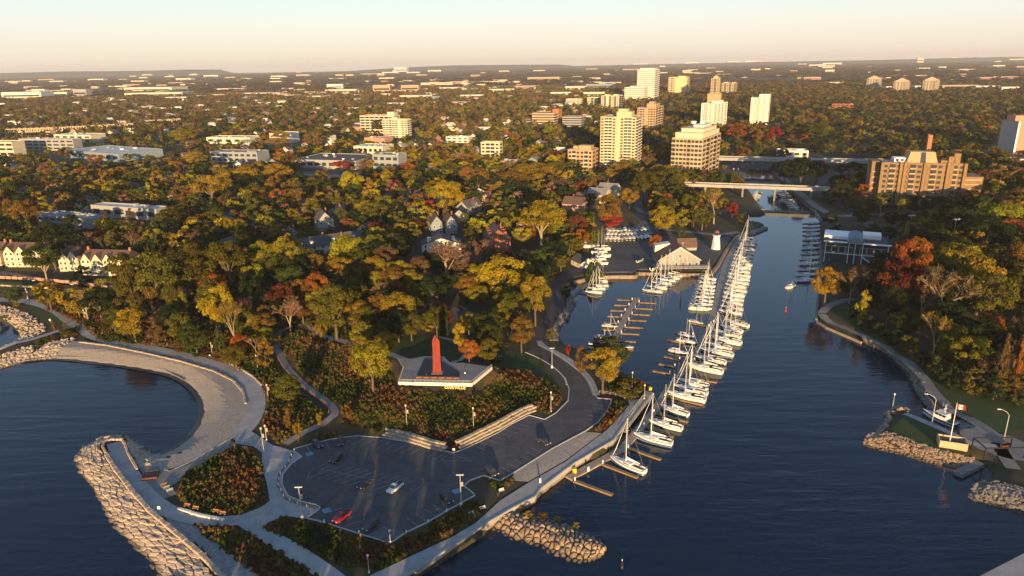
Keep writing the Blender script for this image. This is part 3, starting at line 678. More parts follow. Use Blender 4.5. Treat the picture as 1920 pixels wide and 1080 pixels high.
# boardwalk guard rail
P = spline([G(*p) for p in [(529,614),(513,626),(509,640),(515,662),(534,694),(560,722),(594,748),(614,764),(617,776)]], 2.5); mb = MB(); rl = MB()
t = thing('boardwalk_railing', 'orange brown guard rail along the outer side of the curving boardwalk', 'railing', tuple(P[0]))
P = [p - P[0] + Vector((0, 0, .3)) for p in P]
for p in P: mb.tube(p - Vector((0, 0, .6)), p + Vector((0, 0, 1.1)), .07, n=4)
for a, b in zip(P, P[1:]):
    for z in (.45, .78, 1.1): rl.tube(a + Vector((0, 0, z)), b + Vector((0, 0, z)), .05, n=4)
mb.build('post', 'wood_red', t)['kind'] = 'stuff'; rl.build('rail', 'wood_red', t)
def railing(label, pts, z=None, h=1.05, m='lamp_metal', step=2.0):
    P = [at(p[0], p[1], z) if z is not None else G(*p) for p in pts]; t = thing('railing', label, 'railing', tuple(P[0])); mb = MB(); rl = MB()
    for p, d in line_pts(P, step, False): q = p - P[0]; mb.tube(q, q + Vector((0, 0, h)), .05, n=4)
    for a, b in zip(P, P[1:]):
        for k in (.5, 1): rl.tube(a - P[0] + Vector((0, 0, h * k)), b - P[0] + Vector((0, 0, h * k)), .04, n=4)
    mb.build('post', m, t)['kind'] = 'stuff'; rl.build('rail', m, t)
railing('grey pipe railing beside the path bend above the gangway', [(1124,737),(1160,743),(1178,751),(1182,760)], 2.6)
railing('dark railing along the end of the parking lot beside the gangway planting', [(1147,752),(1140,770),(1128,785)], 2.6, 1, 'wood')

# ------------------------------------------------------------------ docks
PED = None
def dock(name, label, walk, wd, fingers, z=.55, fw_=1.1, posts=True, m='dock', piles=()):
    P = [at(p[0], p[1], z) for p in walk]; t = thing(name, label, 'dock', tuple(P[0])); mb = MB(); O = P[0]
    for a, b in zip(P, P[1:]): mb.beam(a - O, b - O, wd, .5)
    mb.build('walkway', m, t)
    for f in fingers:
        a, b = at(f[0], f[1], z), at(f[2], f[3], z); k = MB(); k.beam(a - O - Vector((0, 0, .02)), b - O - Vector((0, 0, .02)), fw_, .55); k.build('finger', 'finger', t)
        if posts:
            k = MB(); k.box(a.lerp(b, .03) - O, (.3, .3, 1.0)); k.box(a.lerp(b, .03) - O + Vector((0, 0, 1.0)), (.38, .38, .12)); k.build('pedestal', 'white', t)
    return t
main_f = [(1076,900,1148,926),(1128,868,1196,894),(1176,838,1239,860),(1206,797,1262,818),(1224,772,1290,790),(1244,741,1318,758),(1257,700,1224,694),(1266,687,1236,681),(1275,674,1246,667),
          (1286,705,1345,716),(1282,642,1252,636),(1300,676,1362,690),(1318,650,1376,662),(1328,632,1386,643),(1330,612,1296,604),(1300,628,1266,622),(1336,604,1392,616)]
dock('main_dock', 'long floating dock with finger piers and moored sailboats stretching up the channel', [(1066,896),(1110,872),(1167,841),(1200,802),(1230,765),(1250,733),(1287,687),(1312,650),(1330,615),(1338,585),(1347,545),(1360,500),(1376,462),(1388,440)], 2.7, main_f)
small_f = [(1197,567,1229,566)] and []
rows = [(566,1197,1230),(577,1190,1224),(588,1184,1218),(599,1178,1212),(612,1171,1206),(624,1164,1199),(638,1156,1192),(652,1149,1188)]
for y, x0, x1 in rows: small_f.append((x0, y, x1, y + 1.8))
for y, x0, x1 in [(562,1186,1158),(572,1180,1152),(582,1173,1145),(593,1166,1139),(605,1160,1132),(618,1153,1127),(640,1139,1106),(652,1132,1100)]: small_f.append((x0, y, x1, y - 1))
dock('inner_dock', 'shorter floating dock with bare orange finger piers in the middle of the basin', [(1142,652),(1164,610),(1181,578),(1194,558)], 2.6, small_f)
dock('corner_dock', 'dark floating dock in the sheltered top left corner of the basin', [(1072,556),(1085,545),(1100,532),(1108,522)], 1.8, [(1085,548,1118,556),(1094,540,1126,548),(1102,531,1134,539)], posts=False, m='concrete_dark')
dock('east_dock', 'narrow dock lined with shaded boats along the east side of the channel', [(1541,410),(1540,450),(1538,490),(1534,520)], 1.6, [(1539,y,1505,y+1) for y in (418,425,432,440,450,461,472,484,497,510)], posts=False, m='concrete_dark')
dock('lift_float', 'pale concrete float beside the moored patrol boat', [(1788,789),(1836,812)], 3.0, [], z=.9, posts=False, m='concrete')
# gangway
a, b = at(1218, 741, 2.6), at(1166, 808, .9)
t = thing('gangway', 'steel truss gangway sloping from the promenade down to the main dock', 'gangway', tuple(b)); O = b
d = (a - b); q = Vector((-d.y, d.x, 0)).normalized()
k = MB(); k.beam(a - O, b - O, 2.4, .25); k.build('walkway', 'concrete_dark', t)
for s in (-1, 1):
    k = MB(); e0, e1 = b - O + q * s * 1.25, a - O + q * s * 1.25; n_ = 16
    for z in (0.05, 1.5): k.tube(e0 + Vector((0, 0, z)), e1 + Vector((0, 0, z)), .07, n=5)
    for i in range(n_):
        u, v = e0.lerp(e1, i / n_), e0.lerp(e1, (i + 1) / n_); k.tube(u, u + Vector((0, 0, 1.5)), .05, n=4); k.tube(u, v + Vector((0, 0, 1.5)), .04, n=4)
    k.build('truss', 'steel', t)
MB().box(a - O + Vector((0, .8, -.3)), (3.4, 2.6, .35), math.atan2(d.y, d.x)).build('landing', 'concrete', t)

# ------------------------------------------------------------------ bridges
def bridge(label, a, b, zdeck, wd, piers, depth=1.6):
    A, B = at(*a, zdeck), at(*b, zdeck); t = thing('bridge', label, 'bridge', tuple(A)); k = MB(); k.beam(A - A, B - A, wd, depth); k.build('deck', 'concrete', t)
    q = Vector((-(B - A).y, (B - A).x, 0)).normalized()
    for s in (-1, 1):
        k = MB(); o_ = q * s * (wd / 2 + .02); k.beam(o_ + Vector((0, 0, 1.05)), B - A + o_ + Vector((0, 0, 1.05)), .3, 1.04); k.build('parapet', 'concrete', t)
    for f in piers:
        p = A.lerp(B, f); z = min(-2, ht(p.x, p.y) - 1); k = MB()
        for s in (-.32, 0, .32): k.box(p - A + q * wd * s + Vector((0, 0, z - zdeck)), (1.5, 1.5, zdeck - z - depth + .02), math.atan2(q.y, q.x))
        k.box(p - A + Vector((0, 0, -depth - .9)), (wd * .9, 1.9, .92), math.atan2(q.y, q.x)); k.build('pier', 'concrete_dark', t)
    return t
bridge('near grey road bridge crossing the channel in front of the tall condominium', (1272,344), (1572,354), 12, 11, (.18, .42, .62, .84))
bridge('far highway bridge crossing the valley behind the stepped condominium', (1330,295), (1660,302), 13, 16, (.2, .42, .66, .86), 2.2)
bridge('short grey overpass at the right edge behind the brown apartment block', (1800,342), (1990,346), 9, 10, (.3, .7))
# ------------------------------------------------------------------ buildings
AUTO = []          # (object, describing phrase, group): labels completed at the end from what stands nearby
KEEP = []          # ground circles trees must keep clear of
def wm(name, c, v=.06, sc_=.15): M[name] = mat(name, c, .85, var=v, scale=sc_); return name
wm('beige', (.55,.44,.28)); wm('cream', (.62,.54,.38)); wm('buff', (.46,.35,.22)); wm('brick', (.26,.085,.05), .15, .5); wm('brown_brick', (.23,.145,.075), .16, .3)
wm('pale', (.66,.62,.54)); wm('tan', (.42,.29,.17)); wm('rose', (.42,.24,.17)); wm('pinkish', (.5,.4,.31)); wm('grey_wall', (.3,.3,.3)); wm('slate', (.09,.085,.085), .2, .5); wm('shingle', (.12,.075,.06), .2, .5)
wm('pale_blue_shaded', (.2,.25,.29)); wm('shop_grey_shaded', (.26,.28,.3)); wm('grey_roof', (.22,.22,.22), .15, .1); wm('white_roof', (.55,.55,.53), .1, .08); wm('dark_blue', (.035,.045,.065)); wm('yellow_wall', (.6,.47,.25)); wm('orange_brick', (.4,.16,.07), .12, .4)  # pale blue and shop grey darkened to put tree shade into white walls
def solve_h(P, yt):
    h = 20.0
    for _ in range(30):
        y = proj((P.x, P.y, P.z + h))[1]; y2 = proj((P.x, P.y, P.z + h + 1))[1]; h = max(1.5, h + (yt - y) / (y2 - y))
    return h
def frame(xl, xc, xr, yb, yt, theta, w=None, d=None, left=False):
    P = G(xc, yb); s = F / proj(P)[2]; az = math.atan2(P.x, P.y); th = R(theta)
    r, b = Vector((math.cos(th), -math.sin(th), 0)), Vector((math.sin(th), math.cos(th), 0))
    if not left:
        w = w or (xc - xl) / s / max(.3, math.cos(th - az)); d = d or (xr - xc) / s / max(.2, math.sin(th - az))
        c = P - r * w / 2 + b * d / 2
    else:
        w = w or (xr - xc) / s / max(.3, math.cos(th - az)); d = d or (xc - xl) / s / max(.2, math.sin(az - th))
        c = P + r * w / 2 + b * d / 2
    h = solve_h(P, yt); KEEP.append((c.x, c.y, max(w, d) * .62))
    return Vector((c.x, c.y, P.z - .3)), w, d, h + .3, th, s
def window_mesh(bw, fh, gm='glass', fm='offwhite'):
    mb = MB(); mb.box((0, .0, 0), (bw + .24, .1, fh + .24), m=fm); mb.box((0, -.06, .12), (bw, .08, fh), m=gm); return mb.mesh('window')
def balcony_mesh(bw, fh, wall, rail):
    mb = MB(); mb.box((0, -.7, -.1), (bw, 1.4, .2), m=wall); mb.box((0, -1.36, .1), (bw, .08, .95), m=rail)
    mb.box((-bw / 2 + .05, -.66, .1), (.08, 1.3, .95), m=rail); mb.box((bw / 2 - .05, -.66, .1), (.08, 1.3, .95), m=rail)
    mb.box((0, -.03, .1), (bw * .92, .1, fh * .84), m='glass'); return mb.mesh('balcony')
def facade(t, w, d, h, face, bays, floors, z0, fh, wall, rail, budget, gm='glass', win=(.6, .5)):
    """window and balcony parts on one face; bays like 'w B w' one letter per bay"""
    L = w if face in 'FK' else d; n = len(bays); bw = L / n; wmsh = {}; over = {'window': MB(), 'balcony': MB()}
    rot = {'F': 0, 'R': math.pi / 2, 'L': -math.pi / 2, 'K': math.pi}[face]; off = {'F': d / 2, 'K': d / 2, 'R': w / 2, 'L': w / 2}[face]
    for f in range(floors):
        for i, ch in enumerate(bays):
            if ch in '. ': continue
            u = -L / 2 + bw * (i + .5); z = z0 + f * fh
            if ch not in wmsh:
                wmsh[ch] = balcony_mesh(bw * .94, fh, wall, rail) if ch == 'B' else window_mesh(bw * (win[0] if ch == 'w' else .86), fh * win[1], gm, wall if ch != 'v' else 'white')
            nm = 'balcony' if ch == 'B' else 'window'; zz = z + (.12 if ch == 'B' else fh * .25)
            p = Vector((u, -off - .04, zz)); p.rotate(Matrix.Rotation(rot, 3, 'Z'))
            if budget.get(nm, 0) < 100:
                budget[nm] = budget.get(nm, 0) + 1; link(nm, wmsh[ch], t, p, rot)
            else:
                me = wmsh[ch]; cs, sn = math.cos(rot), math.sin(rot); o = over[nm]; base = len(o.v)
                o.v += [(p.x + cs * v.co.x - sn * v.co.y, p.y + sn * v.co.x + cs * v.co.y, p.z + v.co.z) for v in me.vertices]
                for pg in me.polygons: o.f.append([j + base for j in pg.vertices]); o.mi.append(o._m(me.materials[pg.material_index]))
    t_over = budget.setdefault('over', {})
    for nm, o in over.items():
        if not o.v: continue
        q = t_over.setdefault(nm, MB()); base = len(q.v); q.v += o.v
        for fc, mi in zip(o.f, o.mi): q.f.append([j + base for j in fc]); q.mi.append(q._m(o.mats[mi]))
def finish(t, budget):
    for nm, q in budget.get('over', {}).items(): q.build(nm, None, t)['kind'] = 'stuff'
def tower(label, cat, xl, xc, xr, yb, yt, theta, floors, wall, front='', right='', left_='', pent=None, name='apartment_tower', rail='glass_pale', w=None, d=None, left=False, gm='glass', bands=None, piers=None, roofm='grey_roof', group=None, win=(.6, .5), z0=None):
    c, w, d, h, th, s = frame(xl, xc, xr, yb, yt, theta, w, d, left)
    t = thing(name, label, cat, c, -th, group); fh = h / (floors + .25); B = {}
    k = MB(); k.box((0, 0, 0), (w, d, h), m=wall); k.build('wall', None, t)
    k = MB(); k.box((0, 0, h + .003), (w - .8, d - .8, .15)); k.build('roof', roofm, t)
    k = MB()
    for x0, y0, a, b in ((0, -d / 2 + .2, w, .4), (0, d / 2 - .2, w, .4), (-w / 2 + .2, 0, .4, d - .8), (w / 2 - .2, 0, .4, d - .8)): k.box((x0, y0, h + .002), (a, b, .9))
    k.build('parapet', wall, t)
    if front: facade(t, w, d, h, 'F', front, floors, fh * .2, fh, wall, rail, B, gm, win)
    if right: facade(t, w, d, h, 'R', right, floors, fh * .2, fh, wall, rail, B, gm, win)
    if left_: facade(t, w, d, h, 'L', left_, floors, fh * .2, fh, wall, rail, B, gm, win)
    finish(t, B)
    if bands:
        for f in range(floors):
            k = MB(); k.box((0, 0, fh * (.2 + f + .3)), (w + .16, d + .16, fh * .42)); k.build('window_band', gm, t)
    if piers:
        n = piers
        for i in range(n + 1):
            k = MB(); k.box((-w / 2 + w * i / n, -d / 2 - .12, 0), (.7, .5, h)); k.build('pier', wall, t)
    if pent:
        for i, (fx, fy, a, b, hh) in enumerate(pent):
            k = MB(); k.box((fx * w, fy * d, h + .16), (a * w, b * d, hh)); k.box((fx * w, fy * d, h + .16 + hh), (a * w + .3, b * d + .3, .25)); k.build('penthouse', wall, t)
    t['_h'] = h
    return t, w, d, h, s
def antenna(t, p, h):
    k = MB(); k.tube(p, Vector(p) + Vector((0, 0, h)), .12, .06, 5); k.build('antenna', 'steel', t)

# the yellow balcony tower
t, w_, d_, h_, s_ = tower('tall yellow apartment tower with two columns of balconies left of the stepped condominium', 'tower', 1124, 1189, 1200, 322, 221, 21, 18, 'beige', 'wBBw.wBBw', 'BB', pent=[(.1, .1, .42, .5, 5.0), (.05, .1, .25, .3, 7.5)], rail='pale')
for fx in (-.1, .0, .12, .2): antenna(t, (fx * w_, 0, h_ + 5), 6)
k = MB(); k.box((-w_ / 2 - .6, 0, 0), (1.2, d_ * .5, h_ - 1)); k.build('pier', 'cream', t); k = MB(); k.box((0, -d_ / 2 - .5, 0), (1.4, .9, h_ - .5)); k.build('pier', 'cream', t)
# stepped condominium beside the bridge
t, w_, d_, h_, s_ = tower('broad stepped cream condominium standing at the left end of the near bridge', 'condominium', 1257, 1313, 1347, 338, 262, 30, 9, 'buff', 'BwWwBwWw', 'wBwBw', pent=None, rail='tan', win=(.7, .55))
for fx, fy, a, b, z0, hh, m_ in ((.0, .03, .9, .9, 0, 5.2, 'cream'), (.02, .06, .72, .72, 5.3, 3.6, 'cream'), (.1, .1, .34, .42, 9.0, 2.6, 'pale')):
    k = MB(); k.box((fx * w_, fy * d_, h_ + .16 + z0), (a * w_, b * d_, hh)); k.box((fx * w_, fy * d_, h_ + .17 + z0 + hh), (a * w_ + 1, b * d_ + 1, .3)); k.build('penthouse', m_, t)
for fl in (2, 5, 8):
    k = MB(); k.box((0, 0, h_ * fl / 9.2), (w_ + .9, d_ + .9, .5)); k.build('cornice', 'cream', t)
for fx in (-.2, .1):
    k = MB(); k.box((fx * w_, .1 * d_, h_ + 11.9), (4, 4, 2.6)); k.build('roof_plant', 'white', t)
# low condominium beside the yellow tower
tower('low four storey buff condominium just left of the yellow tower', 'condominium', 1064, 1110, 1122, 322, 283, 24, 5, 'tan', 'wBwwBw', 'ww', pent=[(.1, .1, .5, .5, 4), (-.3, .1, .2, .3, 3)], rail='pale')
tower('small cream block behind the low buff condominium', 'apartment block', 1030, 1060, 1066, 302, 283, 24, 4, 'pale', 'wBww', 'w', pent=[(.1, .1, .5, .5, 3)])
tower('brown and cream mid height block rising behind the yellow tower', 'apartment block', 1194, 1228, 1243, 240, 203, 24, 8, 'tan', 'wWw.wWw', 'wBw', pent=[(.1, .1, .5, .5, 6), (.05, .1, .25, .3, 9)], rail='cream')
# white glazed tower and annex
tower('tall white gridded tower, the highest on the skyline', 'tower', 1194, 1226, 1236, 186, 131, 22, 14, 'pale', bands=True, piers=9, gm='glass_pale', pent=[(0, 0, .8, .8, 5)], name='office_tower')
tower('lower white wing in front of the tallest white tower', 'office block', 1171, 1207, 1216, 188, 164, 22, 6, 'pale', bands=True, piers=7, gm='glass_pale', pent=[(-.1, .1, .4, .5, 3)], name='office_block')
tower('pale yellow twin slab tower right of the tallest white tower', 'tower', 1253, 1287, 1296, 175, 145, 20, 9, 'yellow_wall', 'wBw.....', 'ww', pent=[(.15, .1, .4, .5, 4)], rail='pale')
tower('slim beige tower with a stepped top on the wooded skyline', 'tower', 1332, 1347, 1354, 182, 147, 20, 12, 'buff', 'wBw', 'ww', pent=[(0, .1, .6, .6, 5), (0, .1, .3, .3, 8)])
tower('wide beige slab joined to the slim stepped tower', 'apartment block', 1353, 1379, 1388, 176, 156, 20, 7, 'buff', 'wBwBwB', 'w', pent=[(-.25, .1, .3, .5, 3), (.3, .1, .2, .5, 2.5)])
tower('plain beige block peeping up behind the left white tower', 'apartment block', 1326, 1350, 1356, 200, 176, 20, 7, 'tan', '...', '.', None, name='apartment_block')
tower('white slab tower with a column of small dark windows, left of its twin', 'tower', 1313, 1336, 1361, 240, 195, 40, 13, 'pale', '.wW.w.', 'wwww', pent=[(.1, .1, .5, .4, 4)], win=(.5, .4))
tower('white slab tower with a column of small dark windows, right of its twin', 'tower', 1406, 1438, 1451, 236, 184, 22, 14, 'pale', '.wW.w.', 'wwww', pent=[(.2, .1, .6, .5, 5)], win=(.5, .4))
tower('white and yellow balcony blocks left of the white tower wing', 'apartment block', 1127, 1160, 1168, 203, 180, 24, 6, 'cream', 'wB.BwBw', 'BB', pent=[(.2, .1, .2, .5, 3), (-.3, .1, .2, .5, 3)])
tower('yellow five storey block left of the balcony blocks', 'apartment block', 1101, 1126, 1130, 198, 183, 24, 5, 'cream', 'wBwB', '')
tower('long low cream block on the near side of the industrial district', 'apartment block', 1061, 1087, 1092, 196, 186, 24, 3, 'cream', 'wwww', '')
tower('orange brick office slab with a tall brick stair tower', 'office block', 997, 1039, 1054, 233, 213, 22, 4, 'buff', '', '', bands=True, pent=None, name='office_block')
tower('orange brick stair tower joined to the office slab', 'stair tower', 1036, 1047, 1054, 231, 206, 22, 1, 'orange_brick', '', '', None, name='stair_tower')
tower('grey parking deck with horizontal openings right of the brick office', 'parking garage', 1054, 1090, 1098, 238, 220, 22, 4, 'grey_wall', bands=True, gm='dark', name='parking_garage')
tower('tall tan tower at the right picture edge with a white corner strip', 'tower', 1884, 1899, 1960, 290, 229, -4, 14, 'rose', '.........', '', 'wwww', pent=[(-.2, .1, .5, .5, 6)], left=True, w=44, d=26)
RT = bpy.data.objects[[o.name for o in C.objects if o.get('label', '').startswith('tall tan tower')][0]]; k = MB(); k.box((-22.1, 0, 0), (.3, 25.5, RT['_h'] - .4)); k.build('side_panel', 'grey_wall', RT); k = MB(); k.box((-21.2, -13.1, 0), (2.2, .5, RT['_h'] + .5)); k.build('corner_strip', 'white', RT)  # grey slab colours the left face as its shaded side
t, w_, d_, h_, s_ = tower('cream apartment wing with long balconies behind the yellow end block', 'apartment block', 677, 740, 752, 250, 218, 16, 6, 'cream', 'BBBBBBB', 'w', pent=[(.36, .1, .2, .6, 6)], rail='pale')
tower('cream end block with window grid and brown central stripe in mid town', 'apartment block', 719, 765, 773, 259, 225, 18, 8, 'cream', 'vvBvv.vv', 'vv', pent=[(-.1, .1, .25, .3, 3)], rail='pale')
tower('yellow four storey block with balconies among trees left of the low condominium', 'apartment block', 902, 937, 943, 296, 268, 18, 4, 'cream', 'wBBw', 'w', rail='pale')
for i, (x0, x1, yb, yt) in enumerate(((1625, 1650, 168, 148), (1676, 1703, 172, 153), (1731, 1758, 172, 151))):
    t, w_, d_, h_, s_ = tower(['pinkish stepped round topped tower, leftmost of three on the wooded horizon', 'pinkish stepped round topped tower, middle of three on the wooded horizon', 'pinkish stepped tower with a spire, rightmost of three on the wooded horizon'][i], 'tower', x0, x1 - 6, x1, yb, yt, 42, 10, 'pinkish', 'BwwB', 'BwB', pent=[(0, 0, .8, .8, 4), (0, 0, .5, .5, 7), (0, 0, .25, .25, 10)], rail='cream')
    if i == 2: antenna(t, (0, 0, h_ + 9), 14)

# brown apartment complex right of the bridge
t, w_, d_, h_, s_ = tower('large brown brick apartment complex with balconies and a sloped central tower', 'apartment complex', 1664, 1797, 1836, 388, 309, 16, 8, 'brown_brick', 'wBwwBwwBwwBw', 'wBw', pent=None, rail='tan', d=24, win=(.55, .5))
for fx in (-.5, -.27, -.22, .02, .06, .3, .34, .5):
    k = MB(); k.box((fx * w_, -d_ / 2 - .8, 0), (2.2, 1.8, h_ + rnd.uniform(0, 2))); k.build('pier', 'brown_brick', t)
k = MB(); x0 = .0 * w_; vs = [(x0 - 11, -7, h_ + .2), (x0 + 11, -7, h_ + .2), (x0 + 11, 7, h_ + .2), (x0 - 11, 7, h_ + .2), (x0 - 8.5, -5, h_ + 8.5), (x0 + 8.5, -5, h_ + 8.5), (x0 + 8.5, 5, h_ + 8.5), (x0 - 8.5, 5, h_ + 8.5)]
k.add(vs, [(4,5,6,7),(0,1,5,4),(1,2,6,5),(2,3,7,6),(3,0,4,7)]); k.build('penthouse', 'tan', t); k = MB(); k.add([(x0 - 1.5, -7.1, h_ + .3), (x0 + 2.5, -7.1, h_ + .3), (x0 + 2.2, -5.1, h_ + 8.2), (x0 - 1.2, -5.1, h_ + 8.2)], [(0,1,2,3)]); k.build('penthouse_glazing', 'glass', t)
k = MB(); k.box((-.2 * w_, 2, h_ + .2), (15, 10, 3.2)); k.build('penthouse', 'white', t); k = MB()
for i in range(4): k.box((-.2 * w_ - 5.4 + i * 3.6, -3.04, h_ + .8), (2.2, .1, 1.8))
k.build('window_band', 'glass', t)
for fx, hh in ((.36, 5), (.42, 7.5), (.27, 2)): k = MB(); k.box((fx * w_, -3, h_ + .2), (4.5, 6, hh)); k.build('penthouse', 'brown_brick', t)
k = MB(); k.box((w_ / 2 + 7, 0, 0), (13.9, d_ * .9, h_ * .72)); k.build('wing', 'brown_brick', t); k = MB(); k.box((-w_ / 2 - 3.2, 3, 0), (6.2, d_ * .7, h_ * 1.02)); k.build('wing', 'brown_brick', t)
for f in range(6):
    k = MB(); k.box((w_ / 2 + 7, -d_ * .45 - .6, 3 + f * 3.6), (11, 1.2, 1)); k.build('balcony', 'tan', t)
    k = MB(); k.box((-w_ / 2 - 3.2, 3 - d_ * .35 - .5, 3 + f * 4.4), (5, 1.0, 1)); k.build('balcony', 'tan', t)
tower('slim orange brick chimney tower behind the brown apartment complex', 'chimney', 1737, 1744, 1748, 290, 255, 22, 1, 'orange_brick', '', '', None, name='brick_chimney')

# ---------------------------------------------------------------- flat roofed blocks
def flat(label, xl, xc, xr, yb, yt, theta=20, floors=1, wall='pale', roof='grey_roof', front='', d=None, units=3, cat='building', name='flat_roofed_building', group=None, bands=None):
    t, w, d, h, s = tower(label, cat, xl, xc, xr, yb, yt, theta, floors, wall, front, '', '', None, name, roofm=roof, d=d, group=group, bands=bands)
    r_ = random.Random(int(xc))
    for _ in range(units):
        a = r_.uniform(1.5, 4); k = MB(); k.box((r_.uniform(-.4, .4) * w, r_.uniform(-.35, .35) * d, h + .16), (a, a * .8, r_.uniform(.8, 2))); k.build('roof_unit', r_.choice(['steel', 'white', 'grey_wall']), t)
    return t
flat('wide white flat roofed store behind the left trees', 130, 225, 300, 304, 290, 30, 1, 'pale_blue_shaded', 'white_roof', 'wwwwwwww', 60, 9)  # white store walls coloured blue-grey for the shade of the trees
flat('long cream roofed building behind the white store', 112, 172, 186, 268, 254, 16, 2, 'cream', 'white_roof', 'wwwww', 30)
flat('dark townhouse block with pale vertical bays left of the white store', 52, 140, 152, 283, 262, 14, 3, 'grey_wall', 'white_roof', 'wvwvwvwv', 16)
flat('cream columned building cut by the left picture edge', -60, 28, 38, 294, 267, 12, 3, 'cream', 'grey_roof', 'WWWWWWWW', 20)
flat('white two storey building with dark windows in left mid town', 400, 484, 490, 306, 287, 14, 2, 'shop_grey_shaded', 'grey_roof', 'wwwwwwww', 26, 5)
flat('long cream building with a lit white roof in mid town', 392, 470, 482, 270, 259, 14, 1, 'cream', 'white_roof', 'wwwww', 30, 6)
flat('low grey shopping building with a window row right of the white building', 550, 668, 690, 318, 303, 18, 1, 'grey_wall', 'slate', 'wwwwwwwww', 60, 9)
flat('rose flat roofed hall with a dark glass end in mid town', 684, 722, 738, 272, 260, 22, 2, 'rose', 'white_roof', '', None, 2)
flat('grey and white shop block behind the orange trees', 700, 748, 765, 318, 292, 20, 2, 'shop_grey_shaded', 'grey_roof', 'wwvw', None, 5)
flat('cream shop row with small roof units in mid town', 664, 718, 740, 290, 276, 18, 1, 'cream', 'white_roof', 'wwwwww', None, 8)
flat('white long low roof glimpsed among trees above the left townhouses', 84, 158, 170, 432, 412, 24, 2, 'shop_grey_shaded', 'grey_roof', 'wwwwwww', 16, 6)
flat('thin pale grey roof in the dark trees above the left townhouses', 184, 296, 306, 414, 394, 20, 1, 'grey_wall', 'white_roof', 'wwwwww', 12, 4)
flat('white gable ended hall beyond the mid town trees', 508, 548, 556, 268, 250, 18, 1, 'pale', 'grey_roof', '', 20, 0)
flat('white flat roofed hall right of the gable ended hall', 604, 622, 628, 276, 256, 18, 1, 'pale', 'white_roof', '', 14, 0)
flat('pale two storey block right of the mid town apartment wing', 836, 878, 884, 268, 258, 18, 2, 'pale', 'white_roof', 'wwww', 16, 3)
flat('rose and white block half hidden left of the low condominium', 938, 975, 985, 322, 304, 22, 2, 'rose', 'grey_roof', 'vvvv', 14, 3)
flat('pale flat roofed building by the highway at the right', 1882, 1918, 1960, 318, 300, 20, 2, 'pale', 'grey_roof', 'www', 16, 3)
flat('pale low shed beyond the highway bridge', 1462, 1515, 1526, 296, 284, 14, 1, 'pale', 'white_roof', 'wwww', 20, 3)
flat('red brick buildings with white trim in the right woods', 1562, 1600, 1610, 207, 196, 24, 3, 'brick', 'shingle', 'wwwww', 20, 2)

# ---------------------------------------------------------------- gabled houses
def house(label, px, py, w, d, h, rot, rh, wall, roof, chim=1, wins=3, name='house', cat='house', trim='white', cross=False, group=None, at_=None, floors=2, dormers=0):
    """ridge runs along local y: the gable end faces the camera when rot is 0"""
    P = G(px, py) if at_ is None else at_; t = thing(name, label, cat, (P.x, P.y, P.z - .2), R(rot), group); KEEP.append((P.x, P.y, max(w, d) * .6))
    a, b = w / 2, d / 2
    k = MB(); k.add([(-a,-b,0),(a,-b,0),(a,b,0),(-a,b,0),(-a,-b,h),(a,-b,h),(a,b,h),(-a,b,h),(0,-b,h+rh),(0,b,h+rh)], [(0,3,2,1),(0,1,5,8,4),(1,2,6,5),(2,3,7,9,6),(3,0,4,7)]); k.build('wall', wall, t)
    k = MB(); e = .5; f = e * rh / a; g = .25
    for s in (-1, 1):
        vs = [(s * (a + e), -b - e, h - f), (s * (a + e), b + e, h - f), (0, b + e, h + rh), (0, -b - e, h + rh)]; hi = [(x, y, z + g) for x, y, z in vs]
        k.add(vs + hi, [(0,1,2,3),(4,7,6,5),(0,4,5,1),(1,5,6,2),(2,6,7,3),(3,7,4,0)])
    rf = k.build('roof', roof, t)
    if chim:
        for i in range(chim): k = MB(); k.box((a * (.45 if i == 0 else -.45), b * (.3 - i * .5), h), (.9, .9, rh + 1.4)); k.build('chimney', 'brick', rf)
    fh = h / floors; wmsh = window_mesh(1.1, 1.5, 'glass', trim)
    for f_ in range(floors):
        for i in range(wins): link('window', wmsh, t, (-a + w * (i + .5) / wins, -b - .04, fh * f_ + fh * .3))
        for i in range(max(2, int(d / 4.5))): 
            n_ = max(2, int(d / 4.5)); link('window', wmsh, t, (-a - .04, b - d * (i + .5) / n_, fh * f_ + fh * .3), -math.pi / 2); 
            if px is None or True: link('window', wmsh, t, (a + .04, -b + d * (i + .5) / n_, fh * f_ + fh * .3), math.pi / 2)
    if rh > 3: link('window', wmsh, t, (0, -b - .04, h + rh * .22))
    for i in range(dormers):
        y = -b + d * (i + .5) / dormers
        for s in (-1, 1): k = MB(); k.box((s * a * .62, y, h + rh * .12), (1.9, 1.7, rh * .5)); k.box((s * a * .62, y, h + rh * .62), (2.3, 2.1, .2)); dm = k.build('dormer', wall, rf); 
    if cross:
        k = MB(); cw, ch = w * .5, rh * .8; x0 = a + 1.5
        k.add([(-x0,-cw/2,0),(x0,-cw/2,0),(x0,cw/2,0),(-x0,cw/2,0),(-x0,-cw/2,h),(x0,-cw/2,h),(x0,cw/2,h),(-x0,cw/2,h),(-x0,0,h+ch),(x0,0,h+ch)], [(0,3,2,1),(0,1,5,4),(1,2,6,5),(2,3,7,6),(3,0,4,8,7),(1,2,6,9,5)]); k.build('wing', wall, t)
        k = MB()
        for s in (-1, 1): k.add([(-x0 - .4, s * (cw / 2 + .4), h - .3), (x0 + .4, s * (cw / 2 + .4), h - .3), (x0 + .4, 0, h + ch + .25), (-x0 - .4, 0, h + ch + .25)], [(0, 1, 2, 3)])
        k.build('wing_roof', roof, t)
    return t
house('red brick gabled house with white windows, shaded by a tree shadow on its front', 931, 464, 15, 22, 8.5, 8, 5.5, 'brick', 'shingle', 1, 3, dormers=3)
house('pale blue gabled house with a lit right gable, left of the brick house', 818, 436, 8, 16, 8, 12, 5, 'pale_blue_shaded', 'shingle', 1, 2)
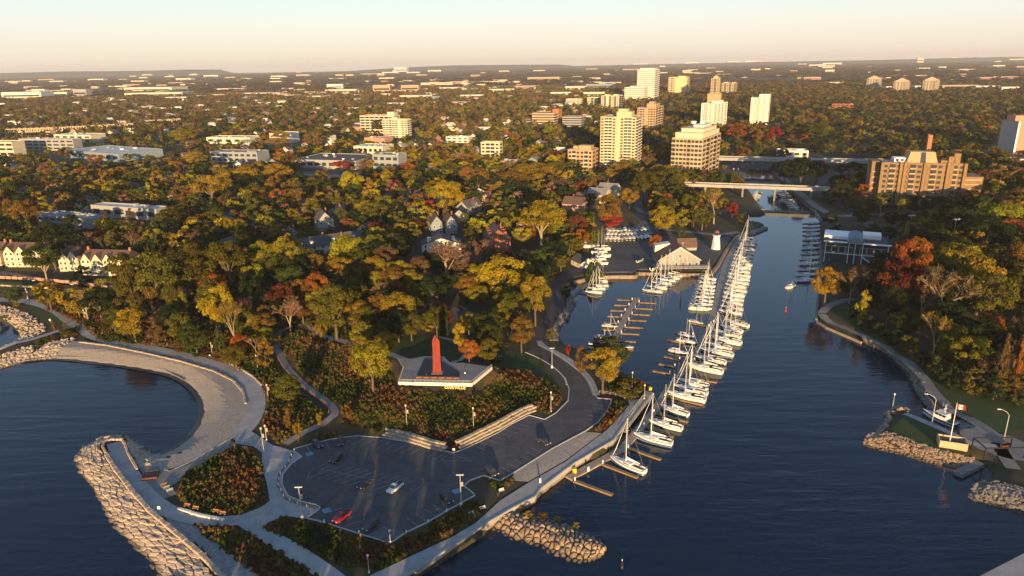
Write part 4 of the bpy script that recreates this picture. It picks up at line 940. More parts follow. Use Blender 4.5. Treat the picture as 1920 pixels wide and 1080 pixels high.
house('second pale blue gabled house close beside its lookalike, left of the brick house', 844, 434, 8, 16, 7.5, 12, 5, 'pale_blue_shaded', 'shingle', 1, 2)
house('grey shingled house with a dark roof under yellow trees in mid town', 608, 428, 11, 16, 7, 24, 6, 'grey_wall', 'slate', 1, 2)
house('long dark slate roofed house with two orange chimneys in the trees', 622, 468, 14, 40, 5.5, -58, 4.5, 'pale', 'slate', 2, 3, dormers=3)
house('white house with dark mansard roof and skylights, near the bare pinkish trees', 828, 468, 24, 13, 5, 6, 4, 'pale', 'slate', 1, 5, dormers=2)
house('grey house with white gables right of the pale blue pair', 880, 398, 10, 20, 6, -30, 4.5, 'grey_wall', 'slate', 1, 2, cross=True)
house('dark roofed house in deep shade left of the red maple', 780, 412, 9, 16, 6, 20, 4, 'grey_wall', 'slate', 1, 2)
house('small blue grey house in deep shade among the left mid trees', 548, 452, 9, 12, 5.5, 30, 3.5, 'pale_blue_shaded', 'slate', 1, 2)
house('shaded white house far left among dark trees', 480, 440, 10, 13, 5.5, 10, 3.5, 'pale', 'slate', 1, 2)
house('brick red rowhouse end right of the brick house', 985, 442, 10, 20, 7, -20, 4, 'rose', 'shingle', 1, 2, dormers=2)
for i, (x, y) in enumerate(((1078, 396), (1100, 388), (1122, 378), (1142, 368))):
    house(['rose roofed rowhouse nearest the big two trunked tree', 'second rose roofed rowhouse up the lane behind the two trunked tree', 'third rose roofed rowhouse up the lane with a cream gable', 'grey roofed rowhouse at the far end of the lane'][i], x, y, 13, 16, 7, 62, 4.5, ['rose', 'rose', 'cream', 'cream'][i], ['shingle', 'shingle', 'grey_roof', 'grey_roof'][i], 1, 2)
for i, x in enumerate((1052, 1068, 1085, 1101)):
    house(['leftmost', 'second from the left', 'third from the left', 'rightmost'][i] + ' of four small white rowhouses below the low buff condominium', x, 358 - i * 4, 8, 10, 6, 20, 2.5, 'pale', 'grey_roof', 0, 2, name='rowhouse')
# townhouses above the left bank
def gables(label, xl, xr, yb, n, wall, roof, rot, dpt=14, h=9.5, rh=4.2):
    A, B = G(xl, yb), G(xr, yb); w = (B - A).length; P = (A + B) / 2; t = thing('townhouse', label, 'townhouse', (P.x, P.y, P.z - .3), math.atan2(B.y - A.y, B.x - A.x)); KEEP.append((P.x, P.y, w * .55)); a, b = w / 2, dpt / 2
    k = MB(); k.box((0, b, 0), (w, dpt, h)); k.build('wall', wall, t)
    k = MB(); g = .3; k.add([(-a-.4,-.4,h),(a+.4,-.4,h),(a+.4,b,h+rh),(-a-.4,b,h+rh),(a+.4,dpt+.4,h),(-a-.4,dpt+.4,h),(-a-.4,-.4,h-.2),(a+.4,-.4,h-.2),(a+.4,dpt+.4,h-.2),(-a-.4,dpt+.4,h-.2)], [(0,1,2,3),(3,2,4,5),(0,6,7,1),(4,8,9,5),(0,3,5,9,6),(1,7,8,4,2)]); rf = k.build('roof', roof, t)
    gw = w / n; wmsh = window_mesh(1.2, 1.6, 'glass', 'white')
    for i in range(n):
        x = -a + gw * (i + .5); k = MB(); q = gw * .46
        k.add([(x-q,-.6,0),(x+q,-.6,0),(x+q,-.6,h-.8),(x,-.6,h+rh*.8),(x-q,-.6,h-.8),(x-q,0.01,0),(x+q,.01,0),(x+q,1,h-.8),(x,b*.8,h+rh*.8),(x-q,1,h-.8)], [(0,1,2,3,4),(0,4,9,5),(1,6,7,2)]); gb = k.build('gable', wall, t)
        k = MB()
        for s in (-1, 1): k.add([(x+s*(q+.5),-1,h-1.3),(x+s*(q+.5),2,h-1.3),(x,b*.85,h+rh*.8+.2),(x,-1,h+rh*.8+.2)], [(0,1,2,3)])
        k.build('gable_roof', roof, rf)
        for f in range(3):
            for u in (-.22, .22): link('window', wmsh, gb, (x + u * gw, -.66, 1 + f * 3.1))
        k = MB(); k.box((x, -1.7, 2.9), (gw * .7, 2.0, .25)); k.build('balcony', 'offwhite', t)
    for i in range(2): k = MB(); k.box((-a + .6 if i == 0 else a - .6, b, h), (1, 1, rh + 1.6)); k.build('chimney', 'orange_brick', rf)
    return t
gables('cream townhouse row with four pointed gables, fully lit beside the big olive trees', 157, 238, 516, 4, 'cream', 'shingle', 0)
gables('cream townhouse with two gables and an orange chimney, between two dark trees', 114, 150, 508, 2, 'cream', 'shingle', 0)
gables('cream townhouse row behind the dark tree at the far left', 12, 78, 500, 3, 'cream', 'shingle', 0)
gables('cream townhouse end cut by the left picture edge', -52, 4, 498, 2, 'cream', 'shingle', 0)
block_wall('garden_wall', 'orange brick garden wall with rounded openings below the left townhouses', [(-30,520,7),(60,524,7),(150,532,7),(215,542,7)], (4, .5, 1.6), 'rose')
# boat club with big gable, lighthouse and sheds in the yard
t = house('grey boat club with a broad brown roof and white trimmed front gable', 1266, 492, 24, 22, 4.5, 0, 8, 'grey_wall', 'shingle', 0, 6, 'clubhouse', 'clubhouse', floors=1, cross=False)
k = MB(); k.box((1, -14.5, 1.2), (30, 7, .4)); k.build('terrace', 'concrete', t)
k = MB()
for z in (.5, 1.0): k.box((1, -18, 1.6 + z), (30, .08, .08))
k.build('terrace_railing', 'offwhite', t)
k = MB(); k.add([(-12.6,-11.3,4.0),(0,-11.3,12.1),(12.6,-11.3,4.0),(12.6,-11.3,4.6),(0,-11.3,12.8),(-12.6,-11.3,4.6)], [(0,1,4,5),(1,2,3,4)]); k.build('gable_trim', 'white', t)
k = MB(); k.add([(2,2,7),(13,2,7),(13,10,7),(2,10,7),(2,2,9),(13,2,9),(13,10,9),(2,10,9),(2,6,13.5),(13,6,13.5)], [(0,1,5,4),(2,3,7,6),(4,5,9,8),(6,7,8,9),(1,2,6,9,5),(3,0,4,8,7)]); k.build('upper_gable', 'grey_wall', t)
k = MB(); k.quad((1.5,1.5,8.8),(13.6,1.5,8.8),(13.6,6,13.7),(1.5,6,13.7)); k.quad((1.5,10.5,8.8),(13.6,10.5,8.8),(13.6,6,13.7),(1.5,6,13.7)); k.build('upper_roof', 'shingle', t)
k = MB(); k.add([(-12,3,6),(-3,3,11),(-3,9,11),(-12,9,6),(-12,3,10),(-3,3,11.4),(-3,9,11.4),(-12,9,10)], [(0,1,5,4),(4,5,6,7),(3,7,6,2),(0,4,7,3)]); k.build('clerestory', 'offwhite', t)
p = G(1342, 467); t = thing('lighthouse', 'small white tapering lighthouse with a red lantern top on the yard corner', 'lighthouse', tuple(p)); KEEP.append((p.x, p.y, 12))
MB().lathe([(3.0, 0), (2.0, 8.8), (2.6, 8.9), (2.6, 9.3)], 8).build('tower', 'white', t); MB().lathe([(1.3, 9.3), (1.3, 11)], 8).build('lantern', 'glass', t); MB().lathe([(1.8, 11), (1.5, 11.6), (.15, 12.6)], 8).build('lantern_roof', 'brick', t)
k = MB()
for i in range(8): a = i * math.pi / 4; k.tube((2.5 * math.cos(a), 2.5 * math.sin(a), 9.3), (2.5 * math.cos(a), 2.5 * math.sin(a), 10.2), .06, n=4)
k.build('railing', 'brick', t)
house('small white boat shed with a dark roof at the left side of the yard', 1092, 498, 9, 12, 3.5, 24, 3, 'pale', 'slate', 0, 2, 'shed', 'shed', floors=1)
# yacht clubhouse on the east bank
t, w_, d_, h_, s_ = tower('dark blue yacht clubhouse with white trim and a pale barrel canopy', 'clubhouse', 1553, 1662, 1668, 500, 462, 25, 2, 'dark_blue', None, None, None, None, 'clubhouse', d=24, roofm='slate')
fh = h_ / 2.2
for i in range(9):
    if i == 4: continue
    link('window', window_mesh(w_ / 9 * .86, fh * .62, 'glass', 'white'), t, (-w_ / 2 + w_ * (i + .5) / 9, -d_ / 2 - .04, fh * 1.15))
k = MB(); k.box((0, -d_ / 2 - .9, h_ + .3), (w_ + 2, 2.2, .5)); k.box((0, -d_ / 2 - .25, fh * 1.0), (w_, .3, .35)); k.build('fascia', 'white', t)
k = MB(); vs = []; n_ = 10
for y in (-d_ / 2 - 2.5, d_ * .2):
    for i in range(n_ + 1): a = math.pi * i / n_; vs.append((-1 + 4.2 * math.cos(a), y, h_ + .6 + 3.8 * math.sin(a)))
k.add(vs, [(i, i + 1, n_ + 2 + i, n_ + 1 + i) for i in range(n_)] + [list(range(n_ + 1)), list(range(n_ + 1, 2 * n_ + 2))]); k.build('barrel_canopy', 'pale_blue_shaded', t)
k = MB(); k.box((-8, 4, h_ + .2), (20, 16, 1.8)); k.box((8, 6, h_ + .2), (10, 10, 2.6)); k.build('roof_terrace', 'white', t)
for fx in (-.49, -.12, -.02, .1, .49): k = MB(); k.box((fx * w_, -d_ / 2 - .2, 0), (.4, .5, h_)); k.build('post', 'white', t)
k = MB(); a_, b_ = (3, -d_ / 2 - 2.4, fh), (11, -d_ / 2 - 2.4, .3); k.beam(a_, b_, 1.6, .3); k.beam((3, -d_ / 2 - 3.1, fh + 1), (11, -d_ / 2 - 3.1, 1.3), .1, .1); k.build('stair', 'white', t)
# low hut by the ramp
p = G(1784, 836); t = thing('equipment_enclosure', 'roofless cream walled enclosure beside the flagpole on the grassy point', 'enclosure', tuple(p), R(-22)); k = MB()
for x, y, a, b in ((0, -2.2, 7.5, .3), (0, 2.2, 7.5, .3), (-3.75, 0, .3, 4.1), (3.75, 0, .3, 4.1)): k.box((x, y, 0), (a, b, 2.4))
k.build('wall', 'buff', t); MB().box((1, 0, .1), (2.2, 2, 1.6)).build('machine', 'dark', t)

# ---------------------------------------------------------------- far rows and sheds
def far_block(px, py, wpx, hpx, wall, label, group, roof='white_roof', name='warehouse', dp=1.0, cat='building'):
    P = G(px, py); s = F / proj(P)[2]; w = wpx / s; h = max(4, hpx / s); d = w * .5 * dp
    t = thing(name, label, cat, (P.x, P.y + d / 2, P.z - .5), R(rnd.uniform(-12, 4)), group); KEEP.append((P.x, P.y + d / 2, w * .5))
    MB().box((0, 0, 0), (w, d, h)).build('wall', wall, t); MB().box((0, 0, h + .003), (w * .985, d * .97, .4)).build('roof', roof, t)
    k = MB(); k.box((0, -d / 2 - .06, h * .38), (w * .9, .2, h * .22))
    k.build('window_band', 'glass', t)
    return t
FAR = [(42,186,76,13,'pale','long white factory hall at the far left under the escarpment'),(108,181,36,8,'cream','cream hall right of the far left factory'),(152,182,28,14,'grey_wall','grey office block with a lit top under the escarpment'),
 (228,166,24,5,'pale','small white block in front of the escarpment'),(282,172,100,8,'cream','long cream warehouse in the left distance'),(288,181,108,7,'cream','nearest of the long cream warehouses in the left distance'),(330,187,40,5,'pale','short white warehouse below the long cream warehouses'),
 (345,152,30,5,'pale','tiny white complex at the tip of the escarpment'),(395,146,26,5,'pale','white block right of the escarpment tip'),(628,168,30,10,'pale','white stepped office left of the two brown blocks'),(640,174,60,6,'cream','long low cream hall left of the two brown blocks'),
 (716,174,32,14,'tan','brown block, left one of a pair, in the centre distance'),(770,172,34,12,'tan','brown block, right one of a pair, in the centre distance'),(752,136,24,9,'pale','white hospital block on the centre horizon'),(732,139,30,4,'pale','low white wing left of the horizon hospital'),
 (775,139,24,4,'pale','low white wing right of the horizon hospital'),(636,144,14,4,'cream','small cream block on the left horizon, left twin'),(656,144,14,4,'cream','small cream block on the left horizon, right twin'),(714,143,14,5,'cream','small cream block left of the horizon hospital'),
 (782,184,66,5,'cream','long white warehouse below the right brown block'),(820,159,60,4,'cream','white shed row right of the brown pair, upper'),(900,157,70,4,'cream','white shed row in the centre right distance'),(940,172,50,5,'cream','yellow lit shed in the industrial district'),(885,183,45,5,'pale','white shed left in the industrial district'),
 (1020,152,60,7,'tan','long brown lit block at the top of the industrial district'),(1080,168,40,6,'cream','cream plant hall left of the white tower'),(1125,165,50,7,'pale_blue_shaded','blue grey plant hall left of the white tower'),(1115,180,40,7,'cream','cream shed below the blue grey plant hall'),(1050,178,40,5,'pale','pale shed in the middle of the industrial district'),
 (985,165,50,4,'rose','rose shed in the middle of the industrial district'),(1560,123,36,5,'pale','white twin block on the right horizon'),(1550,127,30,4,'cream','cream hall below the white twin block on the right horizon'),(1556,138,16,7,'cream','small cream block amid the right hand woods'),(1726,118,11,9,'cream','single cream block on the right horizon'),
 (1788,116,11,8,'cream','left cream block of the right horizon group'),(1818,115,9,8,'tan','tan block of a pair on the right horizon, left'),(1834,115,11,8,'tan','tan block of a pair on the right horizon, right'),(1880,114,60,4,'cream','long low block at the right end of the horizon'),(1568,158,28,4,'cream','thin pale roof left of the three pinkish towers'),
 (1662,168,20,6,'pale','white low block between left and middle pinkish towers'),(1716,168,20,7,'pale','white low block between middle and right pinkish towers'),(1800,166,70,6,'rose','long pinkish row right of the three pinkish towers'),(1855,166,50,5,'pale','long pale row further right of the three pinkish towers'),(1895,170,30,7,'pale','white block at the right edge beyond the woods'),
 (55,139,14,4,'cream','tiny cream spot building under the left escarpment'),(180,152,30,4,'pale','tiny pale hall in front of the escarpment foot'),(520,146,24,4,'pale','tiny pale hall on the left centre plain'),(430,170,60,4,'cream','thin cream roof row on the left centre plain'),(500,178,60,4,'cream','thin cream roof row by the white mast'),(545,182,40,4,'rose','rose roof row right of the white mast'),
 (590,184,44,4,'cream','cream roof row left of the stepped office'),(850,168,50,4,'pale','pale roofs right of the brown pair'),(865,196,40,5,'rose','rose roof row above the mid town wing'),(740,198,40,5,'cream','pale roof row above the mid town wing, right'),(660,206,30,4,'cream','pale roof row left of the mid town wing'),(300,206,24,4,'cream','cream roof above the left terrace rows'),(270,204,22,4,'pale','pale roof above the left terrace rows'),(490,196,40,4,'pale','pale roof row on the left centre plain, lower')]
for x, y, a, b, m_, l_ in FAR: far_block(x, y, a, b, m_, l_, 'far buildings across the plain')
# long lit terraces at the left
for i, (x0, x1, y0, y1) in enumerate(((10, 108, 250, 246), (112, 258, 246, 238), (268, 340, 233, 229))):
    A_, B_ = G(x0, y0), G(x1, y1); n_ = int((B_ - A_).length / 9); ang = math.atan2(B_.y - A_.y, B_.x - A_.x)
    for j in range(n_):
        p = A_.lerp(B_, (j + .5) / n_); t = thing('terrace_house', 'yellow lit terrace house in the long left hand rows', 'terrace house', (p.x, p.y, p.z - .3), ang, 'yellow terrace houses in long rows'); KEEP.append((p.x, p.y, 9))
        MB().box((0, 5, 0), (8.6, 10, 8)).build('wall', 'yellow_wall', t); MB().add([(-4.4,-.4,8),(4.4,-.4,8),(4.4,10.4,8),(-4.4,10.4,8),(0,1,11),(0,9,11)], [(0,1,4),(1,2,5,4),(2,3,5),(3,0,4,5)]).build('roof', 'shingle', t)
        [MB().box((x_, -.06, 1), (2, .2, 6)).build('window_band', 'glass', t) for x_ in (-2, 2)]
# scattered small houses between the trees
hr = random.Random(77)
SPOTS = []; FRONT = []
for _ in range(2500):
    px = hr.uniform(20, 1150); py = hr.uniform(205, 480)
    if px > 1000 and py > 320 or py > 400 and px < 420 or py > 440 and px > 760: continue
    P = G(px, py)
    if all((P.x - a) ** 2 + (P.y - b) ** 2 > (r_ + 14) ** 2 for a, b, r_ in KEEP):
        SPOTS.append(P); wl = hr.choice(['pale', 'cream', 'brick', 'grey_wall', 'rose', 'pale_blue_shaded']); rf_ = hr.choice(['slate', 'shingle', 'grey_roof'])
        nm = {'pale': 'white', 'cream': 'cream', 'brick': 'brick', 'grey_wall': 'grey', 'rose': 'rose', 'pale_blue_shaded': 'pale blue'}[wl]; rn = {'slate': 'dark', 'shingle': 'brown', 'grey_roof': 'grey'}[rf_]
        o = house('x', px, py, hr.uniform(8, 11), hr.uniform(10, 15), hr.uniform(5, 6.5), hr.uniform(-50, 50), hr.uniform(2.5, 4), wl, rf_, hr.choice([0, 1]), 2, at_=P)
        FRONT.append((P.x, P.y, 8)); AUTO.append((o, f'{nm} house with {rn} roof', 'small houses among the trees'))
    if len(SPOTS) >= 125: break

# small far houses and roofs all over the plain
n_far = 0
for _ in range(4000):
    px = hr.uniform(0, 1170); py = 138 + 118 * hr.random() ** 1.5 - px * .008
    P = G(px, py)
    if any((P.x - a) ** 2 + (P.y - b) ** 2 < (r_ + 12) ** 2 for a, b, r_ in KEEP): continue
    s_ = F / proj(P)[2]; w = hr.uniform(10, 18) * (1 if P.y < 1800 else 1.7); d = w * hr.uniform(.6, 1.1); h = hr.uniform(6.5, 9.5); rh = hr.uniform(2, 4) if hr.random() < .7 else .4
    wl = hr.choice(['pale', 'cream', 'rose', 'brick', 'pale_blue_shaded', 'cream', 'pale', 'tan']); t = thing('far_house', 'small pale or brick house among the trees of the far suburbs', 'house', (P.x, P.y, P.z - .3), R(hr.uniform(-40, 40)), 'small houses across the far suburbs'); KEEP.append((P.x, P.y, w * .5))
    MB().box((0, 0, 0), (w, d, h)).build('wall', wl, t); a, b = w / 2 + .4, d / 2 + .4
    MB().add([(-a,-b,h),(a,-b,h),(a,b,h),(-a,b,h),(-a*.7,0,h+rh),(a*.7,0,h+rh)], [(0,1,5,4),(1,2,5),(2,3,4,5),(3,0,4),(3,2,1,0)]).build('roof', hr.choice(['slate', 'shingle', 'grey_roof', 'white_roof']), t)
    n_far += 1
    if n_far >= 290: break

for i in range(190):
    px = hr.uniform(0, 1180) if i < 130 else hr.uniform(1180, 1920); py = (146 + 46 * hr.random() - px * .016) if px < 1180 else 118 + 40 * hr.random() - (px - 1180) * .012
    P = G(px, py)
    if P.y < 1500 or any((P.x - a) ** 2 + (P.y - b) ** 2 < (r_ + 25) ** 2 for a, b, r_ in KEEP): continue
    far_block(px, py, hr.uniform(8, 34), hr.uniform(2.2, 4.5), hr.choice(['pale', 'cream', 'rose', 'cream', 'tan']), 'low pale commercial roof among many on the far plain', 'low roofs on the far plain', name='low_building')
# ------------------------------------------------------------------ boats
def hull_mesh(Lh, bm_, fb, fine=1.0, mname='white', stripe=None, transom=.75):
    """hull of length Lh, bow at +x, waterline at z 0"""
    st = [0, .12, .28, .45, .62, .76, .87, .95, 1.0]; half = [transom, .88, .97, 1, .93, .74, .47, .2, .015]
    mb = MB(); rows = []
    for t, hb in zip(st, half):
        x = Lh * (t - .5); b = bm_ / 2 * hb; sh = fb * (1 + .3 * t * t + (.08 if t < .1 else 0)); rk = .06 * Lh * max(0, t - .8) / .2
        rows.append([(x + rk, b, sh), (x + rk * .8, b * .97, sh * .62), (x + rk * .5, b * .88, .18), (x, b * .55, -.3), (x, 0, -.5), (x, -b * .55, -.3), (x + rk * .5, -b * .88, .18), (x + rk * .8, -b * .97, sh * .62), (x + rk, -b, sh)])
    vs = [v for r_ in rows for v in r_]; n = 9
    for i in range(len(rows) - 1):
        for k in range(n - 1):
            m_ = stripe if (stripe and k in (1, 6)) else mname
            mb.f.append([i * n + k, i * n + k + 1, (i + 1) * n + k + 1, (i + 1) * n + k]); mb.mi.append(mb._m(M[m_]))
    mb.v = vs; mb.f.append(list(range(n))); mb.mi.append(mb._m(M[mname]))
    return mb.mesh('hull'), rows
def deck_mesh(rows, m='white'):
    mb = MB()
    for r_ in rows: a = r_[0]; b = r_[-1]; mb.v += [(a[0], a[1] * .98, a[2] - .05), (a[0], 0, a[2] + .06), (b[0], b[1] * .98, b[2] - .05)]
    for i in range(len(rows) - 1):
        for k in range(2): mb.f.append([i * 3 + k, (i + 1) * 3 + k, (i + 1) * 3 + k + 1, i * 3 + k + 1]); mb.mi.append(0)
    return mb.mesh('deck', m)
def sail_parts(cover, stripe, dodger, hullm='white', jibm='white', mastm='white'):
    Lh, bm_, fb = 10.0, 3.3, 1.05; P = {}
    hm, rows = hull_mesh(Lh, bm_, fb, mname=hullm, stripe=stripe); P['hull'] = hm; P['deck'] = deck_mesh(rows, 'offwhite')
    k = MB(); z0 = fb + .12
    def trunk(xs, ws, hs):
        for x, w_, h_ in zip(xs, ws, hs): k.v.extend([(x, -w_, z0 - .1), (x, -w_ * .86, z0 + h_), (x, w_ * .86, z0 + h_), (x, w_, z0 - .1)])
        n = len(xs)
        for i in range(n - 1):
            for j in range(3): k.f.append([i * 4 + j, (i + 1) * 4 + j, (i + 1) * 4 + j + 1, i * 4 + j + 1]); k.mi.append(0)
        k.f += [[3, 2, 1, 0], [n * 4 - 4, n * 4 - 3, n * 4 - 2, n * 4 - 1]]; k.mi += [0, 0]
    trunk([-1.3, 0, 1.4, 2.5], [1.0, 1.02, .8, .45], [.55, .52, .45, .2]); P['cabin'] = k.mesh('cabin', 'white')
    k = MB()
    for s in (-1, 1): k.add([(-.9, s * .99, z0 + .12), (1.1, s * .85, z0 + .12), (1.1, s * .80, z0 + .34), (-.9, s * .90, z0 + .38)], [(0, 1, 2, 3)])
    for s in (-1, 1): k.add([(-.9, s * 1.03, z0 + .1), (1.1, s * .9, z0 + .1), (1.1, s * .86, z0 + .34), (-.9, s * .97, z0 + .38)], [(0, 1, 2, 3)])
    P['window'] = k.mesh('window', 'glass')
    k = MB(); k.box((-3.0, 0, z0 - .03), (2.9, 1.5, .05), m='wood'); k.box((-3.0, .85, z0 - .02), (3.0, .25, .3), m='white'); k.box((-3.0, -.85, z0 - .02), (3.0, .25, .3), m='white'); k.tube((-3.6, 0, z0), (-3.6, 0, z0 + .8), .06, n=5, m='steel'); k.lathe([(.42, .75), (.42, .85)], 10, (-3.6, 0, z0), m='steel'); P['cockpit'] = k.mesh('cockpit')
    mx = .75; k = MB(); k.tube((mx, 0, fb), (mx, 0, 14.0), .1, .06, 8)
    for z in (6.2, 10.2):
        for s in (-1, 1): k.tube((mx, 0, z), (mx - .12, s * .85, z + .08), .035, n=4)
    P['mast'] = k.mesh('mast', mastm)
    k = MB(); k.tube((mx - .15, 0, 2.25), (-3.4, 0, 2.4), .09, n=6); P['boom'] = k.mesh('boom', 'white')
    k = MB(); k.tube((mx - .1, 0, 2.75), (mx - 1.6, 0, 2.6), .26, .22, 7); k.tube((mx - 1.6, 0, 2.6), (-3.3, 0, 2.5), .22, .1, 7); P['sail_cover'] = k.mesh('sail_cover', cover)
    k = MB(); k.tube((4.95, 0, 1.5), (3.9, 0, 4.0), .05, .085, 6); k.tube((3.9, 0, 4.0), (mx + .25, 0, 12.8), .085, .03, 6); P['furled_jib'] = k.mesh('furled_jib', jibm)
    k = MB(); k.tube((-4.9, 0, 1.2), (mx, 0, 14.0), .018, n=3)
    for s in (-1, 1): k.tube((mx - .1, s * 1.5, 1.2), (mx - .12, s * .85, 6.28), .018, n=3); k.tube((mx - .12, s * .85, 6.28), (mx, 0, 13.6), .018, n=3)
    P['rigging'] = k.mesh('rigging', 'steel')
    k = MB(); hts = .62
    for xs, sgn in (((4.3, 5.3), 1), ((-4.9, -4.2), -1)):
        for s in (-1, 1):
            k.tube((xs[0], s * .75, 1.3), (xs[0], s * .75, 1.3 + hts), .03, n=4); k.tube((xs[0], s * .75, 1.3 + hts), (xs[1] if sgn > 0 else xs[0] - .5, s * (.1 if sgn > 0 else .75), 1.35 + hts), .03, n=4)
    for s in (-1, 1): k.tube((4.3, s * .75, 1.9), (-.0, s * 1.6, 1.75), .015, n=3); k.tube((0, s * 1.6, 1.75), (-4.2, s * 1.3, 1.8), .015, n=3)
    P['rail'] = k.mesh('rail', 'steel')
    if dodger:
        k = MB(); vs = []
        for x, r_ in ((-1.1, .95), (-1.7, 1.08), (-2.1, 1.05)):
            for i in range(7): a = math.pi * i / 6; vs.append((x, r_ * math.cos(a), z0 + .3 + .95 * math.sin(a) * (1 if x < -1.2 else .55)))
        k.add(vs, [(r * 7 + i, r * 7 + i + 1, r * 7 + i + 8, r * 7 + i + 7) for r in (0, 1) for i in range(6)]); P['dodger'] = k.mesh('dodger', dodger)
    return P
SAIL = [sail_parts('navy', 'navy', 'navy'), sail_parts('white', 'blue', None), sail_parts('blue', None, 'blue', 'offwhite', 'blue', 'lamp_metal'), sail_parts('offwhite', None, 'dark', 'white', 'navy', 'lamp_metal'), sail_parts('dark', 'white', 'offwhite', 'navy')]
SAILN = ['sailboat with navy sail cover', 'sailboat with white sail cover', 'sailboat with blue sail cover', 'sailboat with cream sail cover', 'dark hulled sailboat with black sail cover']
def put(parts, name, cat, group, pos, rz, s, hs=1.0, skip=()):
    t = thing(name, 'x', cat, pos, rz, group); t.scale = (s, s, s * hs)
    sub_ = {'window': 'cabin', 'sail_cover': 'boom'}; done = {}
    for nm, me in parts.items():
        if nm in skip: continue
        done[nm] = link(nm, me, done.get(sub_.get(nm), t))
    return t
br = random.Random(5)
def sailboat(bow, stern, group, kind=None, mast=1.0, phrase=''):
    a, b = at(*bow, .4), at(*stern, .4); d = a - b; k = br.choice((0, 0, 1, 1, 2, 3, 3, 1)) if kind is None else kind
    c = (a + b) / 2; o = put(SAIL[k], 'sailboat', 'sailboat', group, (c.x, c.y, 0), math.atan2(d.y, d.x), max(.72, d.length / 10.6), mast)
    AUTO.append((o, SAILN[k] + phrase, group)); return o
NEAR = [(1146,861,1211,888,1),(1190,817,1262,835,1),(1218,790,1281,806,3),(1238,763,1292,780,1),(1254,739,1325,753,3),(1265,726,1328,741,1),(1266,714,1332,728,4),(1292,686,1357,700,3),(1303,670,1362,683,0),(1314,656,1376,669,1),
        (1322,645,1372,656,0),(1334,633,1391,646,3),(1340,622,1390,634,2),(1352,612,1392,624,1),(1360,602,1404,614,0)]
for x0, y0, x1, y1, k in NEAR: sailboat((x0, y0), (x1, y1), 'sailboats on the channel side of the main dock', k, 1.0, ' at the main dock')
for x0, y0, x1, y1, k in ((1290,664,1253,656,1),(1308,645,1268,637,0),(1300,632,1270,625,3),(1312,606,1296,602,2)): sailboat((x0, y0), (x1, y1), 'sailboats on the basin side of the main dock', k, .85, ' on the basin side')
ys = [586, 577, 568, 560, 552, 544, 537, 530, 523, 516, 509, 502, 495, 488, 481, 474, 467, 460, 453]
for i, y in enumerate(ys):
    t_ = (586 - y) / 136; x0 = 1349 + t_ * 36; x1 = 1391 + t_ * 28
    sailboat((x0 + br.uniform(-1, 1), y - 2), (x1 + br.uniform(-2, 2), y + 5 - t_ * 2.5), 'sailboats packed along the upper dock', None, br.uniform(.75, 1.12), ' packed along the upper dock')
for i, y in enumerate((580, 573, 566, 559, 552, 545, 538, 531, 524)):
    t_ = (580 - y) / 60; sailboat((1334 + t_ * 9, y + 1), (1290 + t_ * 20, y - 2), 'sailboats on the basin side of the upper dock', None, br.uniform(.85, 1.1), ' opposite along upper dock')
for i, (x, y) in enumerate(((1205,548),(1214,541),(1222,534),(1230,528),(1237,522),(1243,517))): sailboat((x, y - 3), (x + 38, y + 1), 'sailboats moored below the boat club', None, br.uniform(.85, 1.15), ' moored below the boat club')
for x, y in ((1100,548),(1106,541),(1112,535),(1110,527)): sailboat((x - 2, y), (x + 30, y + 2), 'sailboats at the corner dock', None, br.uniform(.8, 1.1), ' at the dark corner dock')
for x0, y0, x1, y1 in ((1158,613,1128,610),(1149,634,1113,631)): sailboat((x0, y0), (x1, y1), 'sailboats at the inner dock', None, .7, ' at the inner dock')
for i, y in enumerate((526, 515, 505, 495, 485, 475, 466, 457, 448, 440, 432, 425, 418)): sailboat((1535 + i * .2, y), (1491 + i * 1.9, y + 1), 'shaded boats along the east dock', br.choice((0, 1, 3, 1)), .8 if i % 3 == 0 else .6, ' along the east dock')
sailboat((1492, 536), (1474, 540), 'shaded boats along the east dock', 3, 1.0, ' on the pile in mid channel')
for i in range(9): sailboat((1503 - i * 3.2 - 4, 388 - i * 3.6), (1480 - i * 3.0, 389 - i * 3.6), 'boats moored upstream by the bridge', br.choice((0, 1, 3)), .45, ' upstream by the bridge')
for i in range(7): sailboat((1408 + i, 374 - i * 2.2), (1424 + i, 375 - i * 2.2), 'boats moored upstream by the bridge', br.choice((0, 1)), .4, ' upstream by the bridge')
# sailboats laid up ashore in the yard: hull standing in a cradle
def cradle(t, s):
    k = MB()
    for x in (-2, 2):
        k.box((x, 0, -1.55), (.2, 2.6, .2))
        for q in (-1, 1): k.tube((x, q * 1.3, -1.5), (x, q * 1.1, .1), .08, n=4)
    k.build('cradle', 'steel', t)
for i, (x, y) in enumerate(((1125,500),(1122,492),(1130,486),(1124,479),(1130,473),(1108,468),(1092,462))):
    a, b = G(x - 15, y), G(x + 15, y); c = (a + b) / 2; s = max(.7, (b - a).length / 10.6); k = br.choice((1, 3, 0))
    o = put(SAIL[k], 'sailboat', 'sailboat', 'sailboats stored ashore in the yard', (c.x, c.y, c.z + 1.6 * s), br.choice((0, math.pi)) + .05, s, br.uniform(.9, 1.15), () if i < 5 else ('mast', 'rigging', 'furled_jib', 'boom', 'sail_cover')); cradle(o, s)
    AUTO.append((o, SAILN[k] + ' stored ashore in the yard', 'sailboats stored ashore in the yard'))
